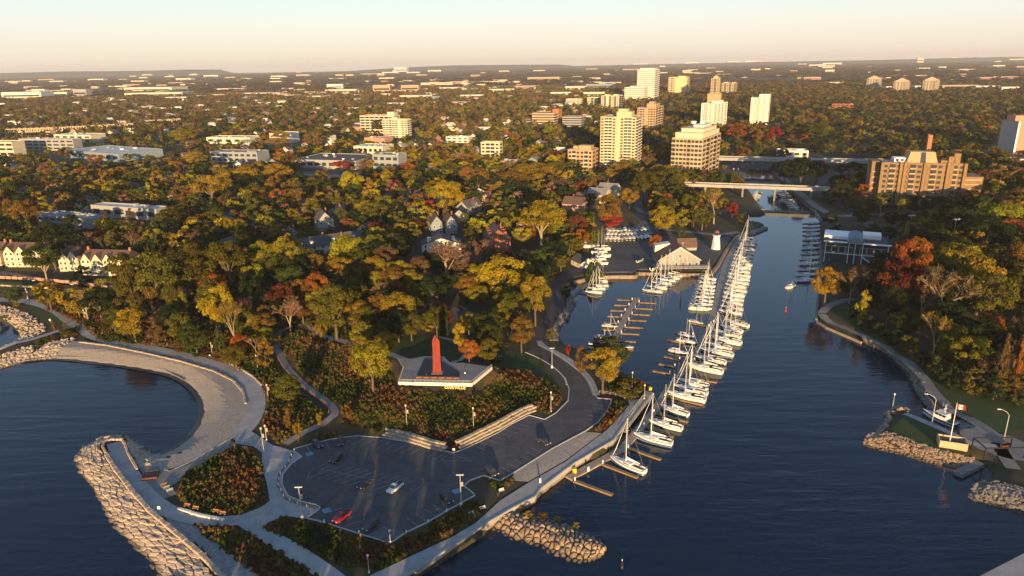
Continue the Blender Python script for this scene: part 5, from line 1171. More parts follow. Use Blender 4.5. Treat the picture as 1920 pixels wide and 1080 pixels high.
# motor boats
def motor_parts(cov=None, top=True):
    P = {}; hm, rows = hull_mesh(7.0, 2.6, .95, mname='white', stripe='navy', transom=.92); P['hull'] = hm; P['deck'] = deck_mesh(rows, 'offwhite')
    if cov:
        k = MB(); 
        for r_ in rows: a = r_[0]; x, y, z = a; k.v += [(x, y, z), (x, y * .5, z + .55 * min(1, y + .3)), (x, -y * .5, z + .55 * min(1, y + .3)), (x, -y, z)]
        for i in range(len(rows) - 1):
            for j in range(3): k.f.append([i * 4 + j, (i + 1) * 4 + j, (i + 1) * 4 + j + 1, i * 4 + j + 1]); k.mi.append(0)
        k.f.append([0, 1, 2, 3]); k.mi.append(0); P['cover'] = k.mesh('cover', cov)
    else:
        k = MB(); k.add([(1.2,-.95,1.05),(1.2,.95,1.05),(.5,.8,1.75),(.5,-.8,1.75),(-.8,-.95,1.05),(-.8,.95,1.05),(-.8,.8,1.75),(-.8,-.8,1.75)], [(0,1,2,3),(0,3,7,4),(1,5,6,2)]); P['windscreen'] = k.mesh('windscreen', 'glass')
        k = MB(); k.box((-1.4, 0, .98), (3, 1.7, .1)); k.box((-2.2, 0, 1.08), (.6, 1.6, .5)); k.box((-.3, .5, 1.08), (.6, .6, .6)); P['seat'] = k.mesh('seat', 'dark')
        k = MB(); k.box((-3.75, 0, .2), (.5, .45, 1.2)); P['outboard'] = k.mesh('outboard', 'black')
        if top:
            k = MB(); k.box((-.6, 0, 2.3), (2.2, 2.0, .12))
            for x in (-1.6, .3):
                for s in (-1, 1): k.tube((x, s * .95, 1), (x, s * .95, 2.3), .03, n=4)
            P['canopy'] = k.mesh('canopy', 'navy')
    return P
MOT = motor_parts(); COV = [motor_parts('white'), motor_parts('pale_blue_shaded'), motor_parts('offwhite')]
for x0, y0, x1, y1, ph in ((1186,655,1160,650,'dark motorboat at the near right end of the inner dock'),(1132,648,1104,646,'small motorboat at the near left end of the inner dock'),(1232,500,1222,508,'white motorboat on the yard hard beside the orange tree'),(1206,489,1195,493,'white motorboat parked ashore in the open yard')):
    ash = y0 < 510; a, b = (G(x0, y0), G(x1, y1)) if ash else (at(x0, y0), at(x1, y1)); d = a - b; c = (a + b) / 2
    o = put(MOT, 'motorboat', 'motorboat', None, (c.x, c.y, c.z + (.5 if ash else 0)), math.atan2(d.y, d.x), max(.8, min(1.4, d.length / 7))); o['label'] = ph
for r_, (y0, n_) in enumerate(((452, 12), (444, 12), (437, 11))):
    for i in range(n_):
        p = G(1136 + i * 7.4 + r_ * 3, y0 - i * .25 + br.uniform(-.6, .6)); k = br.randrange(3)
        o = put(COV[k], 'covered_boat', 'boat', 'covered boats stored in rows in the yard', (p.x, p.y, p.z + .75), R(-90 + br.uniform(-14, 14)), br.uniform(.95, 1.15), 1.25)
        q = MB()
        for x in (-1.6, 1.2): q.box((x, 0, -.75), (.2, 1.8, .6))
        q.build('trailer', 'dark', o)
        AUTO.append((o, ['white', 'pale blue', 'cream'][k] + ' covered boat in the yard rows', 'covered boats stored in rows in the yard'))
# patrol boat with a cabin
a, b = at(1753, 784), at(1790, 800); d = a - b; c = (a + b) / 2; L_ = 11.5
t = thing('patrol_boat', 'white patrol boat with navy hull and windowed wheelhouse moored at the point', 'patrol boat', (c.x - 1, c.y + 1, 0), math.atan2(d.y, d.x))
hm, rows = hull_mesh(L_, 3.8, 1.4, mname='navy', stripe='white', transom=.9); link('hull', hm, t); link('deck', deck_mesh(rows, 'offwhite'), t)
k = MB(); k.add([(-2.6,-1.4,1.4),(2.0,-1.4,1.4),(2.0,1.4,1.4),(-2.6,1.4,1.4),(-2.4,-1.25,3.7),(1.2,-1.25,3.7),(1.2,1.25,3.7),(-2.4,1.25,3.7)], [(0,1,5,4),(1,2,6,5),(2,3,7,6),(3,0,4,7),(4,5,6,7)]); cb = k.build('wheelhouse', 'white', t)
for i in range(3):
    for s in (-1, 1): k = MB(); k.box((-1.8 + i * 1.25, s * 1.36, 2.5), (.9, .16, .75)); k.build('window', 'glass', cb)
k = MB(); k.add([(1.85,-1.1,2.4),(1.85,1.1,2.4),(1.45,1.05,3.4),(1.45,-1.05,3.4)], [(0,1,2,3)]); k.build('windscreen', 'glass', cb)
k = MB(); k.tube((-1, 0, 3.7), (-1, 0, 6.5), .07, n=5); k.tube((-1.6, .6, 3.7), (-1.6, .6, 7.5), .03, n=4); k.tube((.2, -.6, 3.7), (.2, -.6, 7), .03, n=4); k.box((-1, 0, 5), (.3, 1.6, .2)); k.build('mast', 'white', t)
k = MB(); k.box((-3.8, 0, 1.45), (1.6, 2.4, .5)); k.build('engine_box', 'dark', t)

# ------------------------------------------------------------------ vehicles
def car_paint(nm, c): M[nm] = mat(nm, c, .28, spec=.6); return nm
car_paint('car_black', (.014,.015,.018)); car_paint('car_dark', (.03,.032,.036)); car_paint('car_white', (.72,.72,.7)); car_paint('car_red', (.45,.012,.012)); car_paint('car_silver', (.35,.36,.37)); car_paint('car_maroon', (.09,.012,.012)); M['lamp_glass'] = mat('lamp_glass', (.75,.72,.65), .2); M['tail'] = mat('tail', (.35,.01,.01), .3); M['tyre'] = mat('tyre', (.015,.015,.015), .8)
def car(label, px, head, kind, paint, z=2.6, cat='car', loc_=None, gname=None):
    """head: photo pixel the car points at"""
    p = at(*px, z) if loc_ is None else loc_; q = at(*head, z) if loc_ is None else head
    t = thing({'pickup': 'pickup_truck', 'suv': 'parked_car', 'sedan': 'parked_car', 'van': 'parked_van'}[kind], label, {'pickup': 'pickup truck', 'suv': 'car', 'sedan': 'car', 'van': 'van'}[kind], (p.x, p.y, p.z), math.atan2(q.y - p.y, q.x - p.x), gname)
    L_, W_, belt, top = {'pickup': (5.7, 1.98, 1.15, 1.92), 'suv': (4.8, 1.9, 1.08, 1.75), 'sedan': (4.7, 1.82, .95, 1.45), 'van': (5.2, 1.95, 1.15, 1.9)}[kind]
    prof = {'pickup': [(-.5,.45),(-.5,1.12),(-.1,1.12),(-.1,1.1),(.2,1.1),(.46,1.0),(.5,.72),(.5,.4)], 'suv': [(-.5,.5),(-.49,1.02),(-.44,1.08),(.2,1.08),(.44,.98),(.5,.75),(.5,.38)], 'sedan': [(-.5,.45),(-.49,.88),(-.4,.97),(.2,.95),(.44,.82),(.5,.62),(.5,.35)], 'van': [(-.5,.45),(-.49,1.1),(.25,1.12),(.45,1.0),(.5,.7),(.5,.35)]}[kind]
    prof = prof + [(.36,.26),(-.38,.26)]; n = len(prof); k = MB(); vs = []
    for y, sx in ((-W_ / 2, .97), (-W_ / 2 + .0, 1), (W_ / 2, .97)): vs += [(x * L_ * sx, y + (0 if sx == 1 else 0), z_) for x, z_ in prof] if sx != 1 else []
    k.add(vs, [list(range(n)), list(range(n, 2 * n))[::-1]] + [(i, n + i, n + (i + 1) % n, (i + 1) % n) for i in range(n)])
    bo = k.build('body', paint, t); bv = bo.modifiers.new('bevel', 'BEVEL'); bv.width = .12; bv.segments = 2; bv.limit_method = 'ANGLE'
    gx = {'pickup': (-.1,-.06,.1,.22), 'suv': (-.48,-.42,.06,.22), 'sedan': (-.38,-.2,.08,.26), 'van': (-.48,-.44,.14,.3)}[kind]; a, b, c_, d_ = [v * L_ for v in gx]; wi, wt = W_ / 2 - .06, W_ / 2 - .24
    k = MB(); k.add([(a,-wi,belt-.05),(d_,-wi,belt-.05),(d_,wi,belt-.05),(a,wi,belt-.05),(b,-wt,top-.06),(c_,-wt,top-.06),(c_,wt,top-.06),(b,wt,top-.06)], [(0,1,5,4),(1,2,6,5),(2,3,7,6),(3,0,4,7)]); k.build('window', 'glass', t)
    k = MB(); k.add([(b-.05,-wt-.03,top-.07),(c_+.05,-wt-.03,top-.07),(c_+.05,wt+.03,top-.07),(b-.05,wt+.03,top-.07),(b+.1,-wt+.1,top),(c_-.1,-wt+.1,top),(c_-.1,wt-.1,top),(b+.1,wt-.1,top)], [(4,5,6,7),(0,1,5,4),(1,2,6,5),(2,3,7,6),(3,0,4,7),(3,2,1,0)])
    for x0, x1 in ((a, b), (d_, c_)):
        for s in (-1, 1): k.tube((x0, s * wi, belt - .05), (x1, s * wt, top - .05), .06, n=4)
    for s in (-1, 1): m_ = (b + c_) / 2; k.tube((m_, s * (wi + .005), belt - .05), (m_, s * (wt + .005), top - .05), .06, n=4)
    k.build('roof', paint, t)
    if kind == 'pickup':
        k = MB(); k.box((-.305 * L_, 0, 1.13), (.37 * L_, W_ * .78, .03)); k.build('bed', 'black', t)
    for x in (-.31, .32):
        for s in (-1, 1):
            k = MB(); k.tube((x * L_, s * (W_ / 2 - .2), .36), (x * L_, s * (W_ / 2 + .03), .36), .36, n=12, m='tyre'); k.tube((x * L_, s * (W_ / 2 + .0), .36), (x * L_, s * (W_ / 2 + .05), .36), .2, n=8, m='steel'); k.build('wheel', None, t)
    for s in (-1, 1):
        k = MB(); k.box((L_ * .487, s * W_ * .36, .68), (.14, .4, .17)); k.build('headlight', 'lamp_glass', t); k = MB(); k.box((-L_ * .486, s * W_ * .4, .75), (.12, .26, .24)); k.build('tail_light', 'tail', t)
    KIDS[t.name] = t; return t
car('white pickup truck in the middle of the parking lot', (741,918), (724,931), 'pickup', 'car_white')
car('red pickup truck on the near left edge of the parking lot', (641,972), (624,985), 'pickup', 'car_red')
car('black car parked just left of the white pickup truck', (683,911), (668,923), 'sedan', 'car_black')
car('dark car driving across the upper left part of the parking lot', (632,863), (617,873), 'suv', 'car_black')
car('dark car in the top left corner bay of the parking lot', (595,836), (606,844), 'suv', 'car_dark')
car('maroon car in the second bay from the top left corner', (639,831), (640,840), 'suv', 'car_maroon')
car('long black car beside the red pickup truck', (696,989), (680,1001), 'suv', 'car_dark')
car('black car beside the tall lamp on the near right edge of the lot', (837,939), (852,950), 'suv', 'car_black')
car('black car at the mouth of the narrow path by the gravel strip', (922,888), (938,898), 'suv', 'car_dark')
car('dark car by the gravel strip in the upper right arm of the lot', (1020,831), (1033,838), 'sedan', 'car_dark')
car('silver car in the small upper lot behind the monument', (903,596), (893,594), 'suv', 'car_silver', 8.5)
car('dark car in the small upper lot behind the monument', (866,581), (880,584), 'sedan', 'car_black', 8.5)
for i, (x, y, c_) in enumerate(((1560,412,'car_white'),(1572,425,'car_dark'),(1600,405,'car_silver'),(1628,452,'car_white'),(1640,432,'car_dark'))):
    p = G(x, y); car(['white', 'dark', 'silver', 'second white', 'second dark'][i] + ' car parked on the road behind the yacht clubhouse', 0, p + Vector((3, 1, 0)), 'suv', c_, loc_=p + Vector((0, 0, .2)))
for i in range(14):
    p = G(1375 + (i % 7) * 9, 308 + (i // 7) * 10); o = car('x', 0, p + Vector((.4, 3, 0)), 'suv', ['car_white', 'car_dark', 'car_silver', 'car_red'][i % 4], loc_=p + Vector((0, 0, .25)), gname='cars in the marina lot under the highway bridge'); AUTO.append((o, ['white', 'dark', 'silver', 'red'][i % 4] + ' car in the marina lot', o['group']))
for i in range(12):
    p = G(14 + i * 18, 521 + i * 1.9); o = car('x', 0, p + Vector((.3, 3, 0)), 'suv', ['car_dark', 'car_silver', 'car_black', 'car_white'][i % 4], loc_=p + Vector((0, 0, .25)), gname='cars parked below the left townhouses'); AUTO.append((o, ['dark', 'silver', 'black', 'white'][i % 4] + ' car below the left townhouses', o['group']))

# ------------------------------------------------------------------ lamps, signs, flag and other furniture
def lamp(label, p, hgt, kind='path', banner=True, flip=1, group=None):
    t = thing('street_lamp', label, 'street lamp', tuple(p), 0, group)
    k = MB()
    if kind == 'lot':
        MB().lathe([(.42, 0), (.42, 1.0), (.36, 1.05)], 10).build('base', 'offwhite', t); k.tube((0, 0, 1.05), (0, 0, hgt), .12, .08, 8); k.build('pole', 'lamp_metal', t)
        for s in (-1, 1): k = MB(); k.box((s * .55, 0, hgt - .05), (.9, .45, .16)); k.box((s * .25, 0, hgt), (.5, .08, .08)); k.build('luminaire', 'offwhite', t)
    elif kind == 'cobra':
        k.tube((0, 0, 0), (0, 0, hgt * .8), .13, .1, 8); pts = [Vector((0, 0, hgt * .8)), Vector((-flip * .8, 0, hgt * .9)), Vector((-flip * 2.6, 0, hgt * .99)), Vector((-flip * 3.2, 0, hgt))]
        for a, b in zip(pts, pts[1:]): k.tube(a, b, .08, n=6)
        k.build('pole', 'lamp_metal', t); k = MB(); k.box((-flip * 3.6, 0, hgt - .05), (1.1, .4, .2)); k.build('luminaire', 'offwhite', t)
    elif kind == 'stadium':
        k.tube((0, 0, 0), (0, 0, hgt), .25, .15, 8); k.build('pole', 'steel', t); k = MB(); k.box((0, 0, hgt - .3), (4.5, .3, .3)); [k.box((x, -.3, hgt), (.8, .5, .7)) for x in (-1.8, -.6, .6, 1.8)]; k.build('floodlight', 'offwhite', t)
    else:
        k.tube((0, 0, 0), (0, 0, hgt), .1, .07, 6); k.build('pole', 'lamp_metal', t); MB().lathe([(.12, hgt), (.26, hgt + .25), (.32, hgt + .6), (.1, hgt + .75)], 8).build('luminaire', 'offwhite', t); MB().lathe([(.28, 0), (.22, .5), (.12, .6)], 8).build('base', 'offwhite', t)
    if banner and kind != 'cobra':
        k = MB(); k.box((.45, 0, hgt * .64), (.6, .04, 1.3)); k.tube((0, 0, hgt * .64 + 1.35), (.8, 0, hgt * .64 + 1.35), .03, n=4); k.build('banner', 'banner', t)
    return t
lamp('tall twin headed lamp on a pale base at the left end of the lot', at(567,974,2.3), 10, 'lot'); lamp('tall twin headed lamp on a pale base on the near right edge of the lot', at(865,950,2.3), 10, 'lot')
lamp('tall lamp with a pale base at the bend of the driveway below the red tree', at(1035,690,2.6), 8.5, 'lot', False); lamp('slim lamp post standing in the meadow below the left end of the deck', G(763,798), 7.0); lamp('slim lamp post standing in the meadow below the right end of the deck', G(888,803), 7.0)
lamp('slim lamp post in the rust coloured meadow beside the driveway bend', G(1033,772), 7.0); lamp('tall lamp post where the bay walk meets the plaza', G(495,848), 8.0)
for i, (x, y) in enumerate(((52,560),(124,582),(160,601),(226,623),(311,643),(398,665),(483,690),(503,747),(500,826))): lamp(['first', 'second', 'third', 'fourth', 'fifth', 'sixth', 'seventh', 'eighth', 'ninth'][i] + ' path lamp from the left along the inland edge of the bay walk', G(x, y), 5.0, 'path', True, 1, 'path lamps along the bay walk')
lamp('curved arm street lamp beside the patrol boat', G(1747,795), 11, 'cobra'); lamp('curved arm street lamp at the right edge above the ramp', G(1882,826), 11, 'cobra')
for i, (x, y) in enumerate(((1704,440),(1784,462),(1820,478))): lamp(['left', 'middle', 'right'][i] + ' one of three tall floodlight masts over the dark park on the right', G(x, y), [13, 17, 7][i], 'stadium', False)
lamp('lamp post in the planting between the gangway and the basin', G(1185,728), 6, 'path', False); lamp('lamp post on the promenade at the head of the gangway', at(1208,748,2.6), 5, 'path', False)
lamp('lamp on the pale rocks at the tip of the grassy point', G(1673,768), 5.5, 'path', False); lamp('short lamp with a white head at the bottom of the promenade planting', G(692,1074), 4.5, 'path', False); lamp('short lamp at the far corner of the lot above the hatched bay', at(732,1018,2.6), 3.2, 'path', False)
lamp('tall lamp in the trees left of the yard', G(1113,425), 9, 'path', False); lamp('tall mast like lamp standing in the yard in front of the club', G(1278,500), 14, 'path', False)
p = G(1779,838); t = thing('flagpole', 'tall white flagpole beside the enclosure on the grassy point', 'flagpole', tuple(p)); k = MB(); k.tube((0, 0, 0), (0, 0, 15), .14, .08, 8); k.build('pole', 'white', t); MB().lathe([(.02, 15), (.16, 15.12), (.02, 15.28)], 8).build('finial', 'steel', t)
k = MB(); nx_ = 12                                # red white red flag hanging in light wind
for i in range(nx_ + 1):
    x = .12 + 2.6 * i / nx_; y = .22 * math.sin(i * .9) * i / nx_; z = -.5 * (i / nx_) ** 1.3; k.v += [(x, y, 13.1 + z), (x, y, 14.6 + z)]
for i in range(nx_): k.f.append([2*i, 2*i+2, 2*i+3, 2*i+1]); k.mi.append(k._m(M['red'] if i < 3 or i >= 9 else M['white']))
fl = k.build('flag', None, t); so = fl.modifiers.new('thickness', 'SOLIDIFY'); so.thickness = .02
k = MB()
leaf = [(0,-.5),(.04,-.2),(.3,-.24),(.24,-.12),(.5,.1),(.38,.16),(.42,.34),(.22,.28),(.15,.4),(.06,.3),(.1,.48),(0,.62)]; leaf = leaf + [(-x, z) for x, z in leaf[::-1][1:-1]]
k.add([(1.42 + x * .6, .0 + .22 * math.sin(6 * .9) * .5 - .05, 13.64 + z * .9) for x, z in leaf], [list(range(len(leaf)))]); k.build('leaf_emblem', 'red', fl)
# bollards along plaza edge
for i, (p, d) in enumerate(line_pts([at(*q, 2.5) for q in ((552,848),(540,874),(524,892),(522,912),(534,936),(560,948),(590,956))], 3.2, False)):
    o = MB().lathe([(.16, 0), (.16, .95), (.05, 1.02)], 8, (0, 0, 0)).build('bollard', 'offwhite', None, (p.x, p.y, ht(p.x, p.y) + .2)); tag(o, 'short pale bollard on the curved plaza edge of the parking lot', 'bollard', 'bollards along the plaza edge')
o = drape('paver_band', [(552,850),(542,872),(526,890),(523,912),(538,934),(562,944),(592,951),(590,956),(560,948),(534,938),(519,914),(521,890),(538,870),(548,848)], 'wood', 0.24)
for i, (x, y) in enumerate(((608,979),(673,1000),(762,999),(803,979),(838,959))):
    p = at(x, y, 2.6); o = MB().lathe([(.2, 0), (.2, .7), (.05, .85)], 8).build('bollard', 'white', None, p); tag(o, 'round topped white bollard on the near kerb of the lot', 'bollard', 'white bollards on the near kerb')
# benches, boxes, bins and signs
def bench(label, p, rz, m='wood_red'):
    t = thing('bench', label, 'bench', tuple(p), rz); MB().box((0, 0, .42), (1.8, .5, .08)).build('seat', m, t); k = MB(); k.box((0, .25, .5), (1.8, .06, .45)); k.build('backrest', m, t)
    for s in (-.7, .7): k = MB(); k.box((s, 0, 0), (.1, .45, .42)); k.build('leg', 'steel', t)
for i, (x, y) in enumerate(((350,955),(366,960),(404,966),(417,970))): bench(['leftmost', 'second from left', 'third from left', 'rightmost'][i] + ' orange wooden bench on the stone curb by the breakwater walk', G(x, y) + Vector((0, .5, .5)), -.2)
block_wall('seat_wall', 'white curved stone curb carrying four wooden benches by the breakwater walk', [(340,955,2.8),(372,965,2.8),(422,976,2.8)], (2.2, 1.0, .6), 'offwhite')
p = G(283,894); t = thing('planter_box', 'square rust brown planter box on the shaded patio', 'planter', tuple(p), R(14))
k = MB()
for x, y, a, b in ((0,-1.9,4.2,.2),(0,1.9,4.2,.2),(-2,0,.2,3.6),(2,0,.2,3.6)): k.box((x, y, 0), (a, b, .9))
k.build('side_panel', 'rust', t); MB().box((0, 0, .1), (3.8, 3.6, .7)).build('soil', 'dark', t)
for i, (x, y, m_) in enumerate(((308,912,'wood_red'),(313,917,'pale_blue_shaded'),(319,922,'steel'))): bench(['rust coloured', 'pale blue', 'grey'][i] + ' seat at the back of the shaded patio', G(x, y), R(40), m_)
for x, y, l_ in ((940,922,'park bench in the promenade planting near the path gate'),(905,955,'park bench facing the promenade amid low planting'),(885,965,'lower park bench facing the promenade amid low planting')): bench(l_, G(x, y), R(30), 'offwhite')
def box_thing(nm, label, cat, p, sz, m, rz=0):
    t = thing(nm, label, cat, tuple(p), rz); k = MB(); k.box((0, 0, 0), sz); b = k.build('body', m, t); bv = b.modifiers.new('bevel', 'BEVEL'); bv.width = .08; bv.segments = 2; MB().box((0, 0, sz[2]), (sz[0] * 1.08, sz[1] * 1.08, .1)).build('lid', m, t); return t
box_thing('storage_bin', 'bright yellow storage bin on the near end of the main dock', 'bin', at(1077,886,.56), (1.2,.9,1.3), 'yellow')
box_thing('dock_box', 'white dock box beside the yellow bin', 'dock box', at(1103,883,.56), (.6,.6,1.3), 'white'); box_thing('storage_bin', 'yellow container beside the head of the gangway', 'bin', at(1219,731,2.5), (1.1,.9,1.0), 'yellow')
box_thing('life_ring_cabinet', 'white life ring cabinet at the corner of the promenade', 'cabinet', at(1013,905,2.5), (.5,.4,1.3), 'white'); box_thing('litter_bin', 'dark litter bin where the narrow path meets the promenade', 'litter bin', at(934,930,2.5), (.7,.7,1.1), 'dark')
def sign(label, p, h, sz, m='offwhite', rz=0):
    t = thing('sign', label, 'sign', tuple(p), rz); k = MB(); k.tube((0, 0, 0), (0, 0, h), .06, n=5); k.build('post', 'steel', t); k = MB(); k.box((0, -.1, h - sz[1]), (sz[0], .06, sz[1])); k.build('panel', m, t)
for x, y, l_ in ((851,852,'white sign post at the inner corner of the lot kerb'),(300,962,'small white sign beside the breakwater walk'),(95,606,'white sign board on the small left lawn'),(160,600,'yellow sign board at the bend of the bay walk')): sign(l_, G(x, y), 2.2, (.8, .9), 'yellow' if 'yellow' in l_ else 'offwhite')
for i, p in enumerate((at(1268,560,0), at(1277,557,0))): pass
p = at(1276, 562, 0); t = thing('mooring_pile', 'dark steel pile standing alone in the calm basin', 'pile', tuple(p)); MB().tube((0, 0, -2), (0, 0, 5.5), .25, n=8).build('pile', 'dark', t)
for x, y, m_, l_ in ((1473,585,'red','red channel buoy floating in mid channel'),(1166,1066,'dark','dark green spar buoy near the bottom of the picture')):
    t = thing('buoy', l_, 'buoy', tuple(at(x, y, 0))); MB().lathe([(.1, -.6), (.42, -.2), (.45, .5), (.25, .9), (.2, 2.0), (.04, 2.3)], 10).build('float', m_, t); MB().lathe([(.08, 2.3), (.14, 2.4), (.1, 2.7)], 8).build('light', 'offwhite', t)
p = at(1868, 1050, 2.2)
# launch ramp frame
t = thing('boat_hoist', 'dark steel portal frame over the launch ramp', 'boat hoist', tuple(G(1870, 850))); k = MB()
for x in (-6, 6):
    for y in (-3, 3): k.box((x, y, 0), (.3, .3, 3.5))
k.build('leg', 'dark', t); k = MB(); k.beam((-6,-3,3.8), (6,-3,3.8), .3, .3); k.build('beam', 'dark', t); k = MB(); k.beam((-6,3,3.8), (6,3,3.8), .3, .3); k.build('beam', 'dark', t); k = MB(); k.beam((-6,-3,3.79), (-6,3,3.79), .3, .28); k.build('beam', 'dark', t)
k = MB(); hm, rows = hull_mesh(4.2, 1.3, .4, mname='rust'); ob = link('dinghy', hm, None, G(1886, 838) + Vector((0, 0, .6)), .3); tag(ob, 'small rust red dinghy hull lying beside the launch ramp', 'dinghy')

# ------------------------------------------------------------------ people
def person_mesh(stride=.18):
    vs = [(0,0,.95),(0,0,1.15),(0,0,1.38),(0,0,1.5),(0,.01,1.6),(0,.02,1.7),(.1,0,.92),(.11,stride,.5),(.11,stride*1.3,.06),(.11,stride*1.3+.14,.03),(-.1,0,.92),(-.11,-stride*.6,.5),(-.11,-stride*1.5,.08),(-.11,-stride*1.5+.13,.03),
          (.19,0,1.4),(.24,-stride*.6,1.13),(.25,-stride*.3,.9),(.25,-stride*.2,.82),(-.19,0,1.4),(-.24,stride*.6,1.13),(-.25,stride*.9,.92),(-.25,stride*1.1,.84)]
    es = [(0,1),(1,2),(2,3),(3,4),(4,5),(0,6),(6,7),(7,8),(8,9),(0,10),(10,11),(11,12),(12,13),(2,14),(14,15),(15,16),(16,17),(2,18),(18,19),(19,20),(20,21)]
    rad = [.15,.14,.15,.065,.095,.08,.1,.075,.05,.045,.1,.075,.05,.045,.07,.05,.04,.035,.07,.05,.04,.035]
    me = bpy.data.meshes.new('person'); me.from_pydata(vs, es, []); o = bpy.data.objects.new('person', me); C.objects.link(o)
    sk = o.modifiers.new('skin', 'SKIN'); 
    for v, r_ in zip(me.skin_vertices[0].data, rad): v.radius = (r_, r_ * .8)
    me.skin_vertices[0].data[0].use_root = True; sb = o.modifiers.new('sub', 'SUBSURF'); sb.levels = sb.render_levels = 1
    bpy.context.view_layer.update(); m2 = bpy.data.meshes.new_from_object(o.evaluated_get(bpy.context.evaluated_depsgraph_get())); bpy.data.objects.remove(o); return m2
PM = person_mesh()
def person(label, p, rz, top, bottom='dark'):
    me = PM.copy(); me.materials.clear(); [me.materials.append(M[m_]) for m_ in ('skin', top, bottom)]
    for f in me.polygons: z = f.center.z; f.material_index = 0 if z > 1.48 or (abs(f.center.x) > .21 and z < .95) else (1 if z > .93 else 2); f.use_smooth = True
    o = link('person', me, None, p, rz); tag(o, label, 'person'); MB().lathe([(.125, 1.62), (.13, 1.7), (.09, 1.79), (.02, 1.81)], 8).build('hair', 'dark', o); return o
for x, y, top, l_ in ((440,697,'navy','person in dark clothes walking beside someone in pink on the bay walk'),(447,699,'pink','person in a pink jacket walking on the bay walk'),(394,672,'white','person in a white top walking past a lamp on the bay walk'),(198,628,'dark','person in dark clothes at the start of the bay walk'),(581,622,'red','person in a red top standing where the boardwalk begins'),(820,962,'rose','person walking along the near edge of the parking lot'),(800,708,'dark','person at the left side of the lookout deck'),(872,705,'white','person near the railing at the right of the lookout deck')):
    z = {820: 2.65, 800: 9.02, 872: 9.02}.get(x); p = at(x, y, z) if z else G(x, y) + Vector((0, 0, .2)); person(l_, p, rnd.uniform(0, 6), top)
# ------------------------------------------------------------------ foliage
def leaf_material(name, inst):
    m = bpy.data.materials.new(name); m.use_nodes = True; n = m.node_tree.nodes; L = m.node_tree.links; n.clear()
    out = n.new('ShaderNodeOutputMaterial'); df = n.new('ShaderNodeBsdfDiffuse'); tr = n.new('ShaderNodeBsdfTranslucent'); mx = n.new('ShaderNodeMixShader'); mx.inputs[0].default_value = .22
    if inst:
        c = n.new('ShaderNodeAttribute'); c.attribute_type = 'INSTANCER'; c.attribute_name = 'tint'; col = c.outputs['Color']
    else:
        c = n.new('ShaderNodeObjectInfo'); col = c.outputs['Color']
    tn = n.new('ShaderNodeAttribute'); tn.attribute_name = 'tone'
    hs = n.new('ShaderNodeHueSaturation'); L.new(col, hs.inputs['Color'])
    sx = n.new('ShaderNodeSeparateXYZ'); L.new(tn.outputs['Vector'], sx.inputs[0]); L.new(sx.outputs[0], hs.inputs['Value']); L.new(sx.outputs[1], hs.inputs['Hue'])
    L.new(hs.outputs[0], df.inputs[0]); L.new(hs.outputs[0], tr.inputs[0]); L.new(df.outputs[0], mx.inputs[1]); L.new(tr.outputs[0], mx.inputs[2]); L.new(mx.outputs[0], out.inputs[0]); return m
M['leaf'] = leaf_material('leaf', False); M['leaf_far'] = leaf_material('leaf_far', True)
M['bark'] = mat('bark', (.11,.085,.065), .9, var=.25, scale=2); M['bark_pale'] = mat('bark_pale', (.3,.23,.16), .9, var=.2, scale=2)
def quads_mesh(name, cen, nor, size, tone, m, asp=None, npr=None, up=None):
    """one leafy quad per row: centre, normal, half size"""
    n = len(cen); nor = nor / (np.linalg.norm(nor, axis=1, keepdims=True) + 1e-9); rs = npr
    a = np.cross(nor, rs.normal(size=(n, 3)) if up is None else up); a /= np.linalg.norm(a, axis=1, keepdims=True) + 1e-9; b = np.cross(nor, a)
    sa = size[:, None]; sb = (size * (asp if asp is not None else rs.uniform(.55, .95, n)))[:, None]
    P = np.stack([cen - a * sa * .9 - b * sb * .35, cen + a * sa * .1 - b * sb, cen + a * sa, cen + a * sa * .05 + b * sb], 1).reshape(-1, 3)
    me = bpy.data.meshes.new(name); me.vertices.add(4 * n); me.vertices.foreach_set('co', P.ravel()); me.loops.add(4 * n); me.loops.foreach_set('vertex_index', np.arange(4 * n)); me.polygons.add(n); me.polygons.foreach_set('loop_start', np.arange(0, 4 * n, 4))
    me.update(calc_edges=True); at_ = me.attributes.new('tone', 'FLOAT_VECTOR', 'POINT'); at_.data.foreach_set('vector', np.repeat(tone, 4, 0).ravel().astype(np.float32)); me.materials.append(M[m]); return me
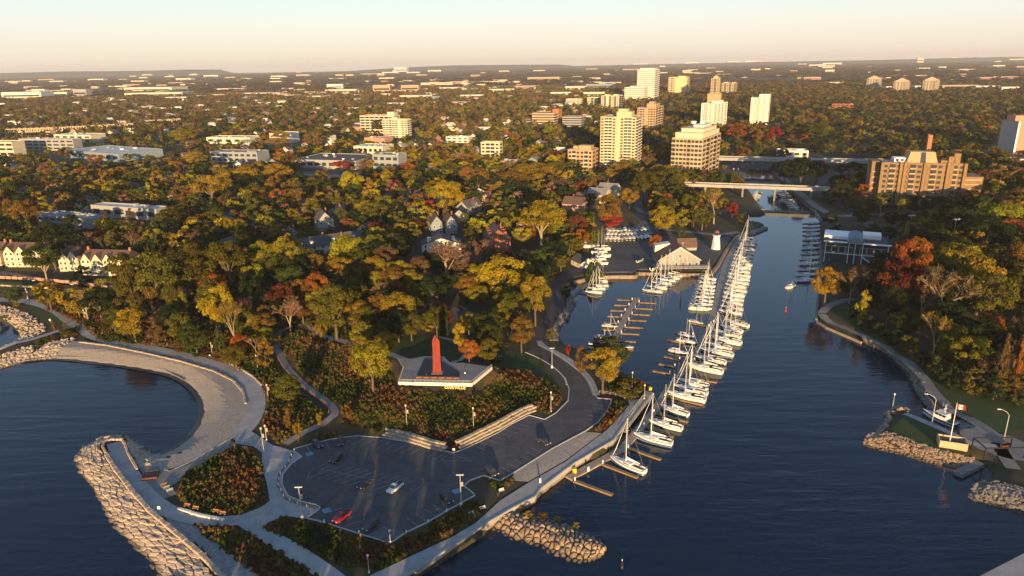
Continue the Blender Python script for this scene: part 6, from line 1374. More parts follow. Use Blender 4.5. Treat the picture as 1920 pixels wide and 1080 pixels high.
def crown_mesh(seed, shape, ncl, nlf, ls, m):
    rs = np.random.RandomState(seed); cs = []
    while len(cs) < ncl:
        v = rs.normal(size=3); v /= np.linalg.norm(v); rr = rs.uniform(.55, 1.0) ** .6
        if shape == 'round': p = np.array([v[0] * .36, v[1] * .36, .60 + v[2] * .29]) * [rr, rr, 1] + [0, 0, (rr - 1) * .0]; r = rs.uniform(.085, .15)
        elif shape == 'wide': p = np.array([v[0] * .42 * rr, v[1] * .42 * rr, .70 + max(v[2], -.35) * .22]); r = rs.uniform(.08, .13)
        elif shape == 'cone': z = rs.uniform(.1, .97) ; q = (1 - z) * .42 + .02; a = rs.uniform(0, 6.28); p = np.array([math.cos(a) * q, math.sin(a) * q, z]); r = .05 + .1 * (1 - z)
        elif shape == 'column': z = rs.uniform(.1, .95); q = .32 * math.sin(min(1, z * 1.05) * 2.9) ** .6 * rs.uniform(.4, 1); a = rs.uniform(0, 6.28); p = np.array([math.cos(a) * q, math.sin(a) * q, z]); r = rs.uniform(.09, .16)
        else: p = np.array([v[0] * .38 * rr, v[1] * .38 * rr, .5 + v[2] * .44]); r = rs.uniform(.1, .16)
        cs.append((*p, r))
    cs = np.array(cs); k = rs.randint(0, ncl, nlf); v = rs.normal(size=(nlf, 3)); v[:, 2] = np.where(v[:, 2] < -.3, -v[:, 2], v[:, 2]); v /= np.linalg.norm(v, axis=1, keepdims=True)
    sq = np.array([1, 1, .75]); cen = cs[k, :3] + v * cs[k, 3:4] * rs.uniform(.65, 1.12, (nlf, 1)) * sq
    nor = v + rs.normal(size=(nlf, 3)) * .55; tone = np.stack([rs.uniform(.72, 1.28, ncl)[k] * rs.uniform(.8, 1.2, nlf), .5 + rs.normal(0, .010, ncl)[k], np.zeros(nlf)], 1)
    return quads_mesh('crown', cen, nor, ls * rs.uniform(.6, 1.25, nlf), tone, m, None, rs)
def trunk_mesh(seed, split=.3, top=.62, spread=.22, r=.022, limbs=5, m='bark'):
    rg = random.Random(seed); mb = MB(); mb.tube((0, 0, -.02), (rg.uniform(-.01, .01), 0, split), r * 1.3, r, 7)
    for i in range(limbs):
        a = 6.28 * i / limbs + rg.uniform(-.4, .4); z = split * rg.uniform(.75, 1); q = spread * rg.uniform(.6, 1.2); mid = (math.cos(a) * q * .45, math.sin(a) * q * .45, (z + top) * .5); mb.tube((0, 0, z), mid, r * .75, r * .5, 5); mb.tube(mid, (math.cos(a) * q, math.sin(a) * q, top * rg.uniform(.9, 1.1)), r * .5, r * .2, 5)
    mb.tube((0, 0, split), (rg.uniform(-.03, .03), .02, top), r, r * .3, 6); return mb.mesh('trunk', m)
def bare_meshes(seed, fan=.95):
    rg = random.Random(seed); mb = MB(); tips = []
    def grow(p, d, l, r, lev):
        q = p + d * l; mb.tube(p, q, r, r * .65, 5 if lev < 2 else 3, cap=False)
        if lev == 4: tips.append((q, d)); return
        for _ in range(3 if lev < 3 else 4):
            nd = (d + Vector((rg.gauss(0, 1), rg.gauss(0, 1), rg.gauss(.1, .5))) * .42 * fan).normalized(); grow(q, nd, l * rg.uniform(.62, .82), r * .62, lev + 1)
            if lev >= 2: tips.append((p.lerp(q, rg.random()), nd))
    grow(Vector((0, 0, -.02)), Vector((0, 0, 1)), .27, .02, 0); s = 1.0 / max(t[0].z for t in tips); rs = np.random.RandomState(seed)
    wm_ = max(max(abs(t[0].x), abs(t[0].y)) for t in tips); mb.v = [(x * .46 / wm_, y * .46 / wm_, z * s * .95) for x, y, z in mb.v]
    base = np.array([(t[0].x * .46 / wm_, t[0].y * .46 / wm_, t[0].z * s * .95) for t in tips]); dr = np.array([tuple(t[1]) for t in tips]); n = 2600; k = rs.randint(0, len(base), n)
    d = dr[k] + rs.normal(size=(n, 3)) * .5; d /= np.linalg.norm(d, axis=1, keepdims=True); cen = base[k] + d * rs.uniform(0, .06, (n, 1)); nor = np.cross(d, rs.normal(size=(n, 3)))
    tone = np.stack([rs.uniform(.6, 1.4, n), .5 + rs.normal(0, .012, n), np.zeros(n)], 1); aa = np.cross(nor, d)
    return mb.mesh('trunk', 'bark_pale'), quads_mesh('crown', cen, nor, rs.uniform(.018, .034, n), tone, 'leaf', rs.uniform(.12, .3, n), rs, aa)
PROTO = {'round': [(trunk_mesh(i), crown_mesh(i, 'round', 32, 6500, .0195, 'leaf')) for i in range(5)], 'wide': [(trunk_mesh(20 + i, .42, .75, .3, .02, 6, 'bark_pale'), crown_mesh(20 + i, 'wide', 36, 5500, .0195, 'leaf')) for i in range(2)],
         'cone': [(trunk_mesh(30 + i, .5, .9, .03, .018, 2), crown_mesh(30 + i, 'cone', 60, 4200, .02, 'leaf')) for i in range(2)], 'column': [(trunk_mesh(40 + i, .3, .8, .08, .018, 3), crown_mesh(40 + i, 'column', 30, 2200, .03, 'leaf')) for i in range(2)],
         'bush': [(trunk_mesh(50 + i, .15, .5, .2, .02, 4), crown_mesh(50 + i, 'bush', 22, 1600, .04, 'leaf')) for i in range(2)], 'bare': [bare_meshes(60 + i) for i in range(4)]}
COL = {'rust': (.11,.05,.02), 'straw': (.16,.11,.045), 'olive': (.092,.086,.014), 'green': (.05,.066,.014), 'dark': (.022,.034,.012), 'yellow': (.27,.2,.014), 'lime': (.19,.175,.016), 'gold': (.23,.155,.016), 'amber': (.16,.092,.018), 'orange': (.25,.085,.016), 'red': (.26,.03,.018), 'maroon': (.11,.035,.018), 'brown': (.12,.075,.034), 'pink': (.19,.1,.065), 'tan': (.2,.13,.06)}
CNAME = {'olive': 'olive green', 'green': 'green', 'dark': 'dark green', 'yellow': 'yellow', 'lime': 'yellow green', 'gold': 'golden', 'amber': 'amber', 'orange': 'orange', 'red': 'red', 'maroon': 'dark red', 'brown': 'brown', 'pink': 'pinkish', 'tan': 'tan'}
KNAME = {'round': ('broadleaf_tree', 'tree'), 'wide': ('broadleaf_tree', 'high crowned tree'), 'cone': ('conifer_tree', 'conifer'), 'column': ('columnar_tree', 'narrow tree'), 'bush': ('bush', 'bush'), 'bare': ('bare_tree', 'thin leaved tree')}
tr_ = random.Random(3)
TREES = []
def tree(P, wd, hgt, kind, col, label=None):
    pr_ = PROTO[kind]; tm, cm = pr_[tr_.randrange(len(pr_))]; nm, word = KNAME[kind]
    t = bpy.data.objects.new(nm, None); C.objects.link(t); t.location = (P.x, P.y, P.z - .1); t.rotation_euler = (0, 0, tr_.uniform(0, 6.28)); t.scale = (wd, wd, hgt)
    tag(t, label or 'x', 'tree' if kind != 'bush' else 'bush', 'trees of the waterfront park and town'); link('trunk', tm, t); c = link('crown', cm, t); k = tr_.uniform(.82, 1.18); c.color = (*[min(1, v * k * tr_.uniform(.92, 1.08)) for v in COL[col]], 1)
    if not label: AUTO.append((t, CNAME[col] + ' ' + word, 'trees'))
    TREES.append((P.x, P.y, wd * .5)); return t
HAND = '''700 737 92 628 round lime;1130 738 78 650 round gold;1066 672 13 645 round red;415 632 78 530 round yellow;443 660 58 562 bare gold;546 628 74 560 bare pink;605 648 28 592 round gold;597 596 52 545 round lime
632 640 100 530 round olive;690 622 60 572 round olive;748 642 62 582 round dark;772 640 58 585 round olive;820 634 46 572 round olive;838 634 15 574 column dark;862 665 34 605 round yellow;880 684 46 634 round orange;915 688 50 634 round olive;910 642 38 604 round yellow
938 625 40 568 round gold;978 662 60 592 round amber;1004 612 70 512 round gold;945 580 112 478 round yellow;893 556 62 492 round yellow;980 590 60 520 round gold;838 540 132 448 bare pink;892 515 74 450 bare pink;755 552 78 488 round yellow;658 512 92 432 round lime;702 500 80 438 round lime;738 488 60 436 round olive
598 582 58 510 round orange;530 600 66 530 round maroon;540 522 66 442 round lime;498 520 62 448 round lime;575 520 50 462 round olive;300 580 120 468 round olive;372 560 110 455 round olive;435 545 100 448 round olive;255 590 80 492 round olive;480 600 70 520 round dark;345 612 36 545 round lime;290 612 56 540 bare amber;330 600 50 530 round olive;240 560 70 470 round olive
400 610 60 520 round olive;105 505 66 412 round dark;92 545 66 458 wide green;186 470 42 432 round red;3 460 46 416 round orange;32 412 60 338 cone green;84 395 36 334 cone brown;252 442 30 390 cone brown;328 440 78 390 round olive;205 440 26 395 cone brown;125 470 50 420 round dark;140 445 40 400 round dark;60 440 60 370 round amber;5 420 50 350 round amber
400 392 84 330 wide gold;345 350 56 322 round olive;452 360 92 305 round gold;520 352 80 305 round gold;480 392 60 345 round amber;565 402 80 350 bare amber;608 372 54 330 round green;663 376 54 316 round yellow;640 325 40 301 round red;706 352 26 322 round orange;762 330 44 303 round orange;772 350 46 318 round gold;838 412 78 334 round yellow;806 412 28 373 round red;786 442 36 412 round maroon
690 412 56 374 round yellow;722 408 54 364 round lime;650 428 30 408 round orange;668 440 26 414 round amber;812 368 44 338 round gold;888 356 64 308 round amber;820 322 36 296 round yellow;846 316 30 294 round yellow;1015 478 96 376 wide gold;1082 452 46 400 round maroon;1142 432 62 362 round amber;1145 436 52 396 round red;1110 470 40 425 round olive;1040 500 60 450 round dark;1005 520 50 465 round green
1240 446 62 384 round yellow;1228 482 28 438 round orange;1338 420 62 354 bare gold;1316 432 50 388 round olive;1372 412 26 378 round red;1210 380 66 318 round olive;1256 372 66 312 round olive;1236 350 70 306 round gold;1250 408 54 368 round olive;1200 372 50 325 round olive;1170 335 44 298 round amber;1150 345 36 305 round gold;1000 352 96 302 round gold;1045 340 56 300 round olive;960 360 70 318 round amber
1700 560 84 440 round orange;1680 590 90 480 round maroon;1545 572 66 500 round gold;1592 570 74 498 bare brown;1612 605 36 538 column yellow;1768 625 130 505 bare tan;1747 678 72 592 bare gold;1812 710 84 628 round lime;1896 752 22 620 column orange;1868 745 34 625 cone brown;1782 700 18 670 column orange;1850 620 90 510 round olive;1722 615 74 535 bare brown;1830 590 100 478 round gold
1900 600 80 500 round olive;1795 540 110 455 round lime;1655 560 80 470 round dark;1690 640 62 582 round dark;1662 610 70 535 round dark;1630 580 60 510 round dark;1890 462 64 408 round orange;1866 440 96 372 round lime;1780 460 110 384 round dark;1845 480 100 405 round dark;1720 470 90 405 round dark;1910 540 80 450 round amber;1650 406 40 370 bare yellow;1692 406 32 370 round yellow;1500 350 90 294 round dark
1622 618 36 590 bush dark;1650 632 34 606 bush green;1676 648 38 618 bush dark;1702 664 40 630 bush olive;1728 690 40 655 bush dark;1752 708 44 668 bush green;1782 728 46 688 bush dark;1822 738 52 692 bush olive;1862 750 50 704 bush dark;1906 758 56 706 bush green;1596 596 30 570 bush dark;1840 716 60 650 round dark;1700 640 56 575 round olive;1640 600 50 545 round dark;1572 352 34 326 round dark;1602 360 36 330 round dark;1632 366 40 332 round dark;1556 384 30 356 bush dark;1596 396 34 368 round olive;1642 402 38 372 round dark;1672 428 40 396 round dark;1634 448 36 418 round green;1700 436 44 398 round dark;1564 446 26 424 bush dark;1660 458 40 424 round dark;1575 330 30 308 round maroon;1640 338 40 306 round dark;1602 326 36 302 round dark;1480 372 20 356 bush dark;1545 366 24 346 bush dark;1292 402 40 360 round olive;1300 425 30 398 round amber;1390 425 26 400 bush olive;1350 402 36 368 round gold;1275 385 44 342 round olive;1190 352 40 318 round olive;1180 392 40 350 round gold;1275 445 22 425 bush green;1718 408 48 366 round dark;1762 412 54 366 round dark;1802 418 50 370 round dark;1838 414 46 366 round green;1470 345 60 300 round dark;1530 345 50 300 round maroon;1615 428 42 388 round dark;1556 428 40 396 round dark;1575 385 56 335 round dark;1605 375 50 325 round dark;1840 680 80 600 round dark;1900 690 80 600 round dark;1770 640 70 560 round dark;1645 330 30 290 cone dark;1450 275 34 235 round red;1380 268 60 228 round orange;1420 272 50 232 round amber;1490 262 50 226 round olive;1530 268 60 228 round olive
1040 262 50 232 round lime;520 280 62 244 round gold;590 282 54 245 round tan;600 275 60 240 round olive;720 250 60 222 round olive;270 262 46 232 round olive;345 272 60 240 round gold;372 316 54 284 round yellow;306 275 10 238 column amber;1170 320 30 285 round amber;1285 345 40 315 round olive;125 302 30 276 round brown;182 310 36 288 round orange;250 320 46 300 round olive;66 320 24 278 round olive
1115 530 40 490 bush green;1060 560 24 528 bush dark;1090 700 30 650 bush amber;1180 745 60 712 bush olive;1032 638 22 616 bush olive;1225 330 24 300 round dark;102 622 8 598 column orange;124 622 10 604 round amber;500 690 40 640 bush amber;160 540 40 500 bush dark;540 805 20 760 column amber;560 830 20 790 round gold;600 800 16 770 column gold;655 790 18 760 round amber;480 640 40 590 round lime;500 620 36 570 round amber'''
for ln in HAND.split('\n'):
    for it in ln.split(';'):
        f = it.split(); x, yb, wp, yt = map(float, f[:4]); P = G(x, yb); s = F / proj(P)[2]; tree(P, wp / s, solve_h(P, yt), f[4], f[5])
# ---- filling woods: allowed ground regions, kept clear of everything built
CLEAR = [pxz(q, 6) for q in ([(1130,352),(1120,440),(1060,500),(1060,530),(1340,520),(1400,440),(1440,400),(1400,350),(1320,370),(1350,400),(1330,440),(1215,436),(1222,352)], [(1460,300),(1660,300),(1640,335),(1560,350),(1580,400),(1700,396),(1760,410),(1670,470),(1672,512),(1540,520),(1530,400),(1440,310)], [(1340,318),(1450,300),(1450,330),(1400,345)],
         [(840,565),(940,598),(920,622),(840,600)], [(730,655),(790,625),(910,640),(1064,728),(1150,740),(1100,660),(1010,640),(1060,540),(1040,540),(995,650)])]
CLEARLOW = [pxz([(1530,600),(1560,575),(1600,565),(1660,625),(1740,692),(1800,735),(1860,765),(1980,775),(1980,980),(1560,980),(1560,760),(1690,720)], 3)] + [pxz(q, 9) for q in ([(725,690),(750,640),(800,625),(1064,700),(1060,790),(850,850),(640,820),(500,640),(560,600),(600,630)], [(-60,560),(60,556),(140,585),(230,620),(330,640),(470,690),(520,660),(520,840),(480,1100),(0,1100),(-100,700)], [(-60,505),(220,522),(225,556),(-60,545)])]
def ok(x, y):
    if not (ht(x, y) > 1.2): return False
    return True
def thin_pts(P, rmin):
    cell = {}; out = []
    for i, (x, y) in enumerate(P):
        r = rmin[i]; k = (int(x // 8), int(y // 8)); good = True
        for a in (-1, 0, 1):
            for b in (-1, 0, 1):
                for (u, v, q) in cell.get((k[0] + a, k[1] + b), ()):
                    if (x - u) ** 2 + (y - v) ** 2 < (min(r, q)) ** 2: good = False; break
                if not good: break
            if not good: break
        if good: out.append(i); cell.setdefault(k, []).append((x, y, r))
    return out
rs = np.random.RandomState(8)
def sample(n, rmin, rmax):
    r = np.sqrt(rs.uniform(rmin ** 2, rmax ** 2, n)); a = rs.uniform(-.68, .68, n); return np.stack([r * np.sin(a), r * np.cos(a)], 1)
P1 = sample(16000, 230, 900); X1, Y1 = P1[:, 0], P1[:, 1]
ldist, lin = poly_dist(LAND, X1, Y1); m1 = lin & (ldist > 9)
for q in CLEAR + CLEARLOW: d_, i_ = poly_dist(q, X1, Y1); m1 &= ~(i_ | (d_ < 3))
for a, b, r_ in KEEP: m1 &= (X1 - a) ** 2 + (Y1 - b) ** 2 > (r_ + 2.5) ** 2
for a, b, r_ in TREES: m1 &= (X1 - a) ** 2 + (Y1 - b) ** 2 > (r_ * .85) ** 2
for a, b, r_ in FRONT: m1 &= ~((abs(X1 - a * Y1 / b) < r_) & (Y1 < b) & (Y1 > b - 20))
def street_free(X, Y):
    k = np.ones(X.shape, bool)
    for q_ in STREETS: d_, _ = poly_dist([tuple(G(*p).xy) for p in q_], X, Y, False); d2, _ = poly_dist([tuple((G(*p) - Vector((0, 9, 0))).xy) for p in q_], X, Y, False); k &= (d_ > 9) & (d2 > 9)
    return k
m1 &= street_free(X1, Y1); d_, i_ = poly_dist([tuple(G(*p).xy) for p in ((548,322),(700,322),(690,350),(560,350))], X1, Y1); m1 &= ~i_
m1 &= ~((X1 > 60) & (X1 < 150) & (Y1 > 330) & (Y1 < 500) & (ldist < 60))
P1 = P1[m1]; P1_all = P1.copy(); W1 = rs.uniform(10, 18.5, len(P1)); H1 = W1 * rs.uniform(.8, 1.05, len(P1)) + 1
keep = thin_pts(P1, W1 * .62); P1, W1, H1 = P1[keep], W1[keep], H1[keep]
# windows of view the photo keeps open onto houses, streets and yards: trees in front of these stay away
OPEN = [(905,418,966,466),(803,404,860,440),(588,398,640,428),(575,438,665,470),(790,448,870,470),(1040,352,1165,398),(1065,432,1225,520),(1215,432,1310,492),(150,462,240,520),(112,465,150,512),(5,455,62,510),(84,398,170,432),(186,385,300,410),(130,270,300,305),(400,280,490,306),(550,280,768,320),(1030,265,1200,325),(1255,235,1348,340),(1635,290,1838,370),(1545,440,1665,500),(870,375,910,402),(1120,215,1200,320),(1190,195,1245,240),(1310,190,1362,238),(1405,178,1452,235),(900,266,945,292),(990,205,1100,238),(675,208,775,258),(10,222,345,252),(0,262,190,292),(112,250,190,268),(1884,220,1920,285),(1205,265,1245,318),(1280,340,1560,358),(1340,290,1640,306),(508,248,560,268),(1330,432,1360,470),(1735,255,1750,288)]
def blocks(x, y, w, h):
    z = ht(x, y); px, yb, _ = proj((x, y, z)); _, yt, dd = proj((x, y, z + h)); hw = w * .45 * F / dd
    for a, b, c, d in OPEN:
        if px + hw > a and px - hw < c and yt < d - (d - b) * .25 and yb > d: return True
    return False
PAL_W = ['olive'] * 14 + ['green'] * 4 + ['dark'] * 9 + ['lime'] * 5 + ['gold'] * 5 + ['amber'] * 2 + ['orange'] * 1 + ['maroon'] * 1 + ['brown'] * 3 + ['yellow'] * 2 + ['tan'] * 2
PAL_E = ['olive'] * 6 + ['green'] * 4 + ['dark'] * 8 + ['gold'] * 3 + ['amber'] * 3 + ['brown'] * 3 + ['orange'] * 1 + ['maroon'] * 1 + ['lime'] * 1
order = np.argsort(np.hypot(P1[:, 0], P1[:, 1])); n_ind = 0; rest = []
LIMIT = {'round': 300 - sum(' round ' in f' {i} ' for ln in HAND.split('\n') for i in ln.split(';')) - 12, 'bare': 26, 'cone': 30}; used = {}
for i in order:
    x, y = P1[i]; u = tr_.random(); kind = 'cone' if u < .07 else 'bare' if u < .14 else 'round'; col = tr_.choice(PAL_E if x > 140 else PAL_W)
    if kind == 'cone': col = tr_.choice(['dark', 'green', 'brown'])
    if kind == 'bare': col = tr_.choice(['brown', 'pink', 'tan', 'amber'])
    wd, hg = W1[i], H1[i]
    if kind == 'cone': wd *= .55; hg *= 1.15
    if blocks(x, y, wd, hg):
        if tr_.random() < .5: continue
        wd *= .5; hg *= .5
        if blocks(x, y, wd, hg): continue
    p3 = Vector((x, y, ht(x, y))); sx, sy, _ = proj((x, y, p3.z + hg * .5))
    if used.get(kind, 0) < LIMIT[kind] and -40 < sx < 1960:
        used[kind] = used.get(kind, 0) + 1; tree(p3, wd, hg, kind, col)
    else: rest.append((x, y, p3.z, wd, hg, col, 0 if kind != 'cone' else 3))
# ---- woods as one mass: instances on points
def gn_scatter(name, label, pts, protos, kind='stuff'):
    """pts rows: x y z sx sz rot pick r g b"""
    A = np.array(pts, dtype=np.float32); me = bpy.data.meshes.new(name); me.vertices.add(len(A)); me.vertices.foreach_set('co', A[:, :3].ravel())
    for nm, tp, dat in (('scl', 'FLOAT_VECTOR', np.stack([A[:, 3], A[:, 3], A[:, 4]], 1)), ('rot', 'FLOAT_VECTOR', np.stack([A[:, 5] * 0, A[:, 5] * 0, A[:, 5]], 1)), ('tint', 'FLOAT_VECTOR', A[:, 7:10])): a = me.attributes.new(nm, tp, 'POINT'); a.data.foreach_set('vector', dat.ravel().astype(np.float32))
    a = me.attributes.new('pick', 'INT', 'POINT'); a.data.foreach_set('value', A[:, 6].astype(np.int32)); me.update()
    col = bpy.data.collections.new(name + '_kinds')
    for i, pm in enumerate(protos): o = bpy.data.objects.new(f'{name}_kind_{i:02d}', pm); col.objects.link(o)
    g = bpy.data.node_groups.new(name, 'GeometryNodeTree'); g.interface.new_socket('Geometry', in_out='INPUT', socket_type='NodeSocketGeometry'); g.interface.new_socket('Geometry', in_out='OUTPUT', socket_type='NodeSocketGeometry')
    n = g.nodes; L = g.links; gi = n.new('NodeGroupInput'); go = n.new('NodeGroupOutput'); ci = n.new('GeometryNodeCollectionInfo'); ci.inputs['Collection'].default_value = col; ci.inputs['Separate Children'].default_value = True; ci.inputs['Reset Children'].default_value = True
    ip = n.new('GeometryNodeInstanceOnPoints'); ip.inputs['Pick Instance'].default_value = True; L.new(gi.outputs[0], ip.inputs['Points']); L.new(ci.outputs[0], ip.inputs['Instance'])
    for nm, tp, sk in (('scl', 'FLOAT_VECTOR', 'Scale'), ('rot', 'FLOAT_VECTOR', 'Rotation'), ('pick', 'INT', 'Instance Index')):
        na = n.new('GeometryNodeInputNamedAttribute'); na.data_type = tp; na.inputs['Name'].default_value = nm; src = na.outputs['Attribute']
        if nm == 'rot': e = n.new('FunctionNodeEulerToRotation'); L.new(src, e.inputs[0]); src = e.outputs[0]
        L.new(src, ip.inputs[sk])
    L.new(ip.outputs[0], go.inputs[0]); o = link(name, me); md = o.modifiers.new('scatter', 'NODES'); md.node_group = g; tag(o, label, 'woods' if 'wood' in name else 'planting', None, kind); return o
def merged(seed, shape, ncl, nlf, ls):
    cm = crown_mesh(seed, shape, ncl, nlf, ls, 'leaf_far'); return cm
def tree_far(seed, shape, ncl, nlf, ls):
    cm = merged(seed, shape, ncl, nlf, ls); bm = bmesh.new(); bm.from_mesh(cm); t = trunk_mesh(seed, .3, .6, .2, .025, 3); bm2 = len(bm.faces); bm.from_mesh(t); bm.faces.ensure_lookup_table()
    for f in bm.faces[bm2:]: f.material_index = 1
    bm.to_mesh(cm); bm.free(); cm.materials.append(M['bark']); return cm
NEARP = [tree_far(100, 'round', 24, 1600, .036), tree_far(101, 'round', 28, 1600, .036), tree_far(102, 'bush', 20, 1300, .04), tree_far(103, 'cone', 44, 1300, .036)]
FARP = [merged(110 + i, 'round', 14, 260, .085) for i in range(3)]
def rows_for(x, y, wd, hg, col, pick):
    c = COL[col]; k = tr_.uniform(.8, 1.2); return (x, y, ht(x, y) - .1, wd, hg, tr_.uniform(0, 6.28), pick, c[0] * k, c[1] * k, c[2] * k)
pts = [rows_for(x, y, wd, hg, col, pk if pk else tr_.randrange(3)) for x, y, z, wd, hg, col, pk in rest]
U = P1_all[::2]; uw = rs.uniform(3, 6.5, len(U)); ku = thin_pts(U, uw * .75)
for i in ku:
    x, y = U[i]; 
    if np.hypot(x, y) < 640 and not blocks(x, y, uw[i], uw[i] * .8): pts.append(rows_for(x, y, uw[i] * 1.2, uw[i] * rs.uniform(.6, .9), tr_.choice(['olive', 'dark', 'green', 'brown', 'dark', 'gold', 'maroon']), 2))
# unseen trees added below the frame to throw long shadows over the car park
for x, y, wd, hg in ((-60,80,15,17),(-58,96,13,16),(-47,70,16,19),(-40,104,12,15),(-33,84,14,17),(-22,98,12,16),(-14,72,15,18),(-52,50,17,21),(-28,52,16,20),(-8,104,9,12),(-64,60,14,17)): pts.append(rows_for(x, y, wd, hg, 'olive', tr_.randrange(3)))
gn_scatter('mid_woods', 'mixed autumn trees filling the gaps between houses and park', pts, NEARP)
P2 = sample(46000, 900, 3600); X2, Y2 = P2[:, 0], P2[:, 1]; m2 = np.ones(len(P2), bool); R2 = np.hypot(X2, Y2)
for a, b, r_ in KEEP: m2 &= ~(((X2 - a) ** 2 + (Y2 - b) ** 2 < r_ ** 2)) if r_ < 14 else ~(((X2 - a) ** 2 + (Y2 - b) ** 2 < (r_ + 4) ** 2) | ((abs(X2 - a * Y2 / max(b, 1)) < r_ * .8) & (Y2 < b) & (Y2 > b - 26 - .03 * b)))
nz = np.sin(X2 * .011 + 2) * np.cos(Y2 * .007) + np.sin(X2 * .004 - Y2 * .005); ind = (abs(X2 - .05 * Y2) < Y2 * .2) & (Y2 > 1500) & (Y2 < 3400)
for a, b, r_ in KEEP:
    if r_ < 14: m2 &= ~((abs(X2 - a * Y2 / max(b, 1)) < r_ * .9) & (Y2 < b) & (Y2 > b - 22 - .012 * b))
m2 &= street_free(X2, Y2)
m2 &= ~((ind | (X2 < -.42 * Y2) & (Y2 > 2400)) & (rs.uniform(size=len(P2)) < .42)); P2 = P2[m2]; W2 = rs.uniform(9, 15, len(P2)); k2 = thin_pts(P2, W2 * .7)
pts = []
for i in k2:
    x, y = P2[i]
    if y < 1500 and blocks(x, y, W2[i], W2[i]): continue
    e = x > .22 * y; pts.append(rows_for(x, y, W2[i] * 1.1, W2[i] * rs.uniform(.75, 1.0), tr_.choice(['brown', 'tan', 'gold', 'olive', 'amber', 'pink']) if tr_.random() < min(.65, (y - 900) / 3000) * (.5 if e else 1) else tr_.choice(PAL_E if e else PAL_W), tr_.randrange(3)))  # warm tints grow with distance: autumn colour plus the low sun's warm light
P3 = sample(15000, 3500, 15000)
for x, y in P3:
    if math.sin(x * .003) + math.sin(y * .0024 + 1) < -1.5: continue
    s = tr_.uniform(30, 70) * (1 + math.hypot(x, y) / 14000); pts.append(rows_for(x, y, s * 1.7, tr_.uniform(9, 15), tr_.choice(['olive', 'brown', 'tan', 'amber', 'gold', 'brown', 'pink']), tr_.randrange(3)))  # far clumps tinted warm, sunlight put into their autumn colours
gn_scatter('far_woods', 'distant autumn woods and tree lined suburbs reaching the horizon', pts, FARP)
# ---- low planting
def tuft(seed, n=46, tall=1.0):
    rs_ = np.random.RandomState(seed); a = rs_.uniform(0, 6.28, n); r = rs_.uniform(0, .42, n); z = rs_.uniform(.1, .55, n) * tall; cen = np.stack([np.cos(a) * r, np.sin(a) * r, z * (1.1 - r)], 1); nor = np.stack([np.cos(a), np.sin(a), rs_.uniform(.2, 1.2, n)], 1) + rs_.normal(size=(n, 3)) * .3
    return quads_mesh('tuft', cen, nor, rs_.uniform(.1, .22, n), np.stack([rs_.uniform(.6, 1.4, n), .5 + rs_.normal(0, .012, n), np.zeros(n)], 1), 'leaf_far', None, rs_)
BEDS = [[(540,650),(600,645),(680,665),(720,690),(750,722),(888,724),(935,690),(1000,700),(1050,728),(1052,752),(1028,778),(1002,766),(935,804),(850,842),(770,820),(700,808),(640,795),(640,765),(600,738),(560,700)], [(330,930),(345,888),(440,836),(475,842),(492,870),(498,910),(500,936),(480,955),(440,968),(350,955)], [(486,990),(530,970),(570,978),(612,984),(670,1004),(726,1022),(740,1030),(700,1065),(650,1066),(600,1045),(540,1015)],
        [(355,982),(450,990),(520,1030),(600,1080),(560,1110),(480,1080),(400,1020)], [(150,610),(185,640),(320,652),(430,684),(490,715),(500,760),(490,800),(520,835),(570,808),(610,775),(560,735),(520,690),(500,640),(420,620),(300,600),(220,585),(120,560),(60,552),(60,560)], [(1152,752),(1184,756),(1168,775),(1135,808),(1108,808),(1128,790)], [(740,1022),(800,989),(888,936),(904,944),(908,962),(852,1001),(780,1038),(706,1073),(688,1066),(716,1036)], [(518,640),(556,618),(600,632),(650,650),(700,668),(600,652),(545,650),(535,672)], [(556,600),(600,598),(640,610),(690,640),(730,640),(700,650),(640,636),(596,622)], [(905,895),(938,906),(965,893),(962,908),(935,918),(915,908)], [(1160,705),(1200,715),(1226,738),(1205,745),(1165,740),(1130,735)], [(60,668),(66,640),(100,632),(150,630),(130,622)], [(560,835),(600,815),(640,808),(620,822),(580,832)], [(110,620),(150,612),(148,628),(112,632)]]
pts = []
PAT = ['olive', 'green', 'amber', 'maroon', 'gold', 'orange', 'brown', 'dark', 'tan']
for bi, q in enumerate(BEDS):
    W_ = [G(*p) for p in q]; A_ = np.array([(p.x, p.y) for p in W_]); x0, y0 = A_.min(0); x1, y1 = A_.max(0); n_ = int((x1 - x0) * (y1 - y0) * 2.2); X_, Y_ = rs.uniform(x0, x1, n_), rs.uniform(y0, y1, n_); d_, i_ = poly_dist(A_, X_, Y_)
    lot_d, lot_i = poly_dist(lot_xy, X_, Y_); dk_d, dk_i = poly_dist(dk, X_, Y_); i_ &= ~lot_i & ~dk_i & (dk_d > 3.2) & (d_ > .25)
    for x, y in zip(X_[i_], Y_[i_]):
        v = math.sin(x * .21 + y * .13 + bi) + math.sin(x * .09 - y * .17 + 2 * bi) + .9 * math.sin(x * .5 + 1) * math.cos(y * .43); j = tr_.gauss(v, .7)
        col = 'dark' if j < -1.6 else 'green' if j < -.9 else 'olive' if j < .35 else 'brown' if j < .9 else 'straw' if j < 1.25 else 'rust' if j < 1.9 else 'maroon' if j < 2.6 else 'amber'
        s = tr_.uniform(.7, 1.7) * (1.15 if j > .4 else 1); pts.append(rows_for(x, y, s, s * tr_.uniform(.7, 1.2), col, tr_.randrange(3)))
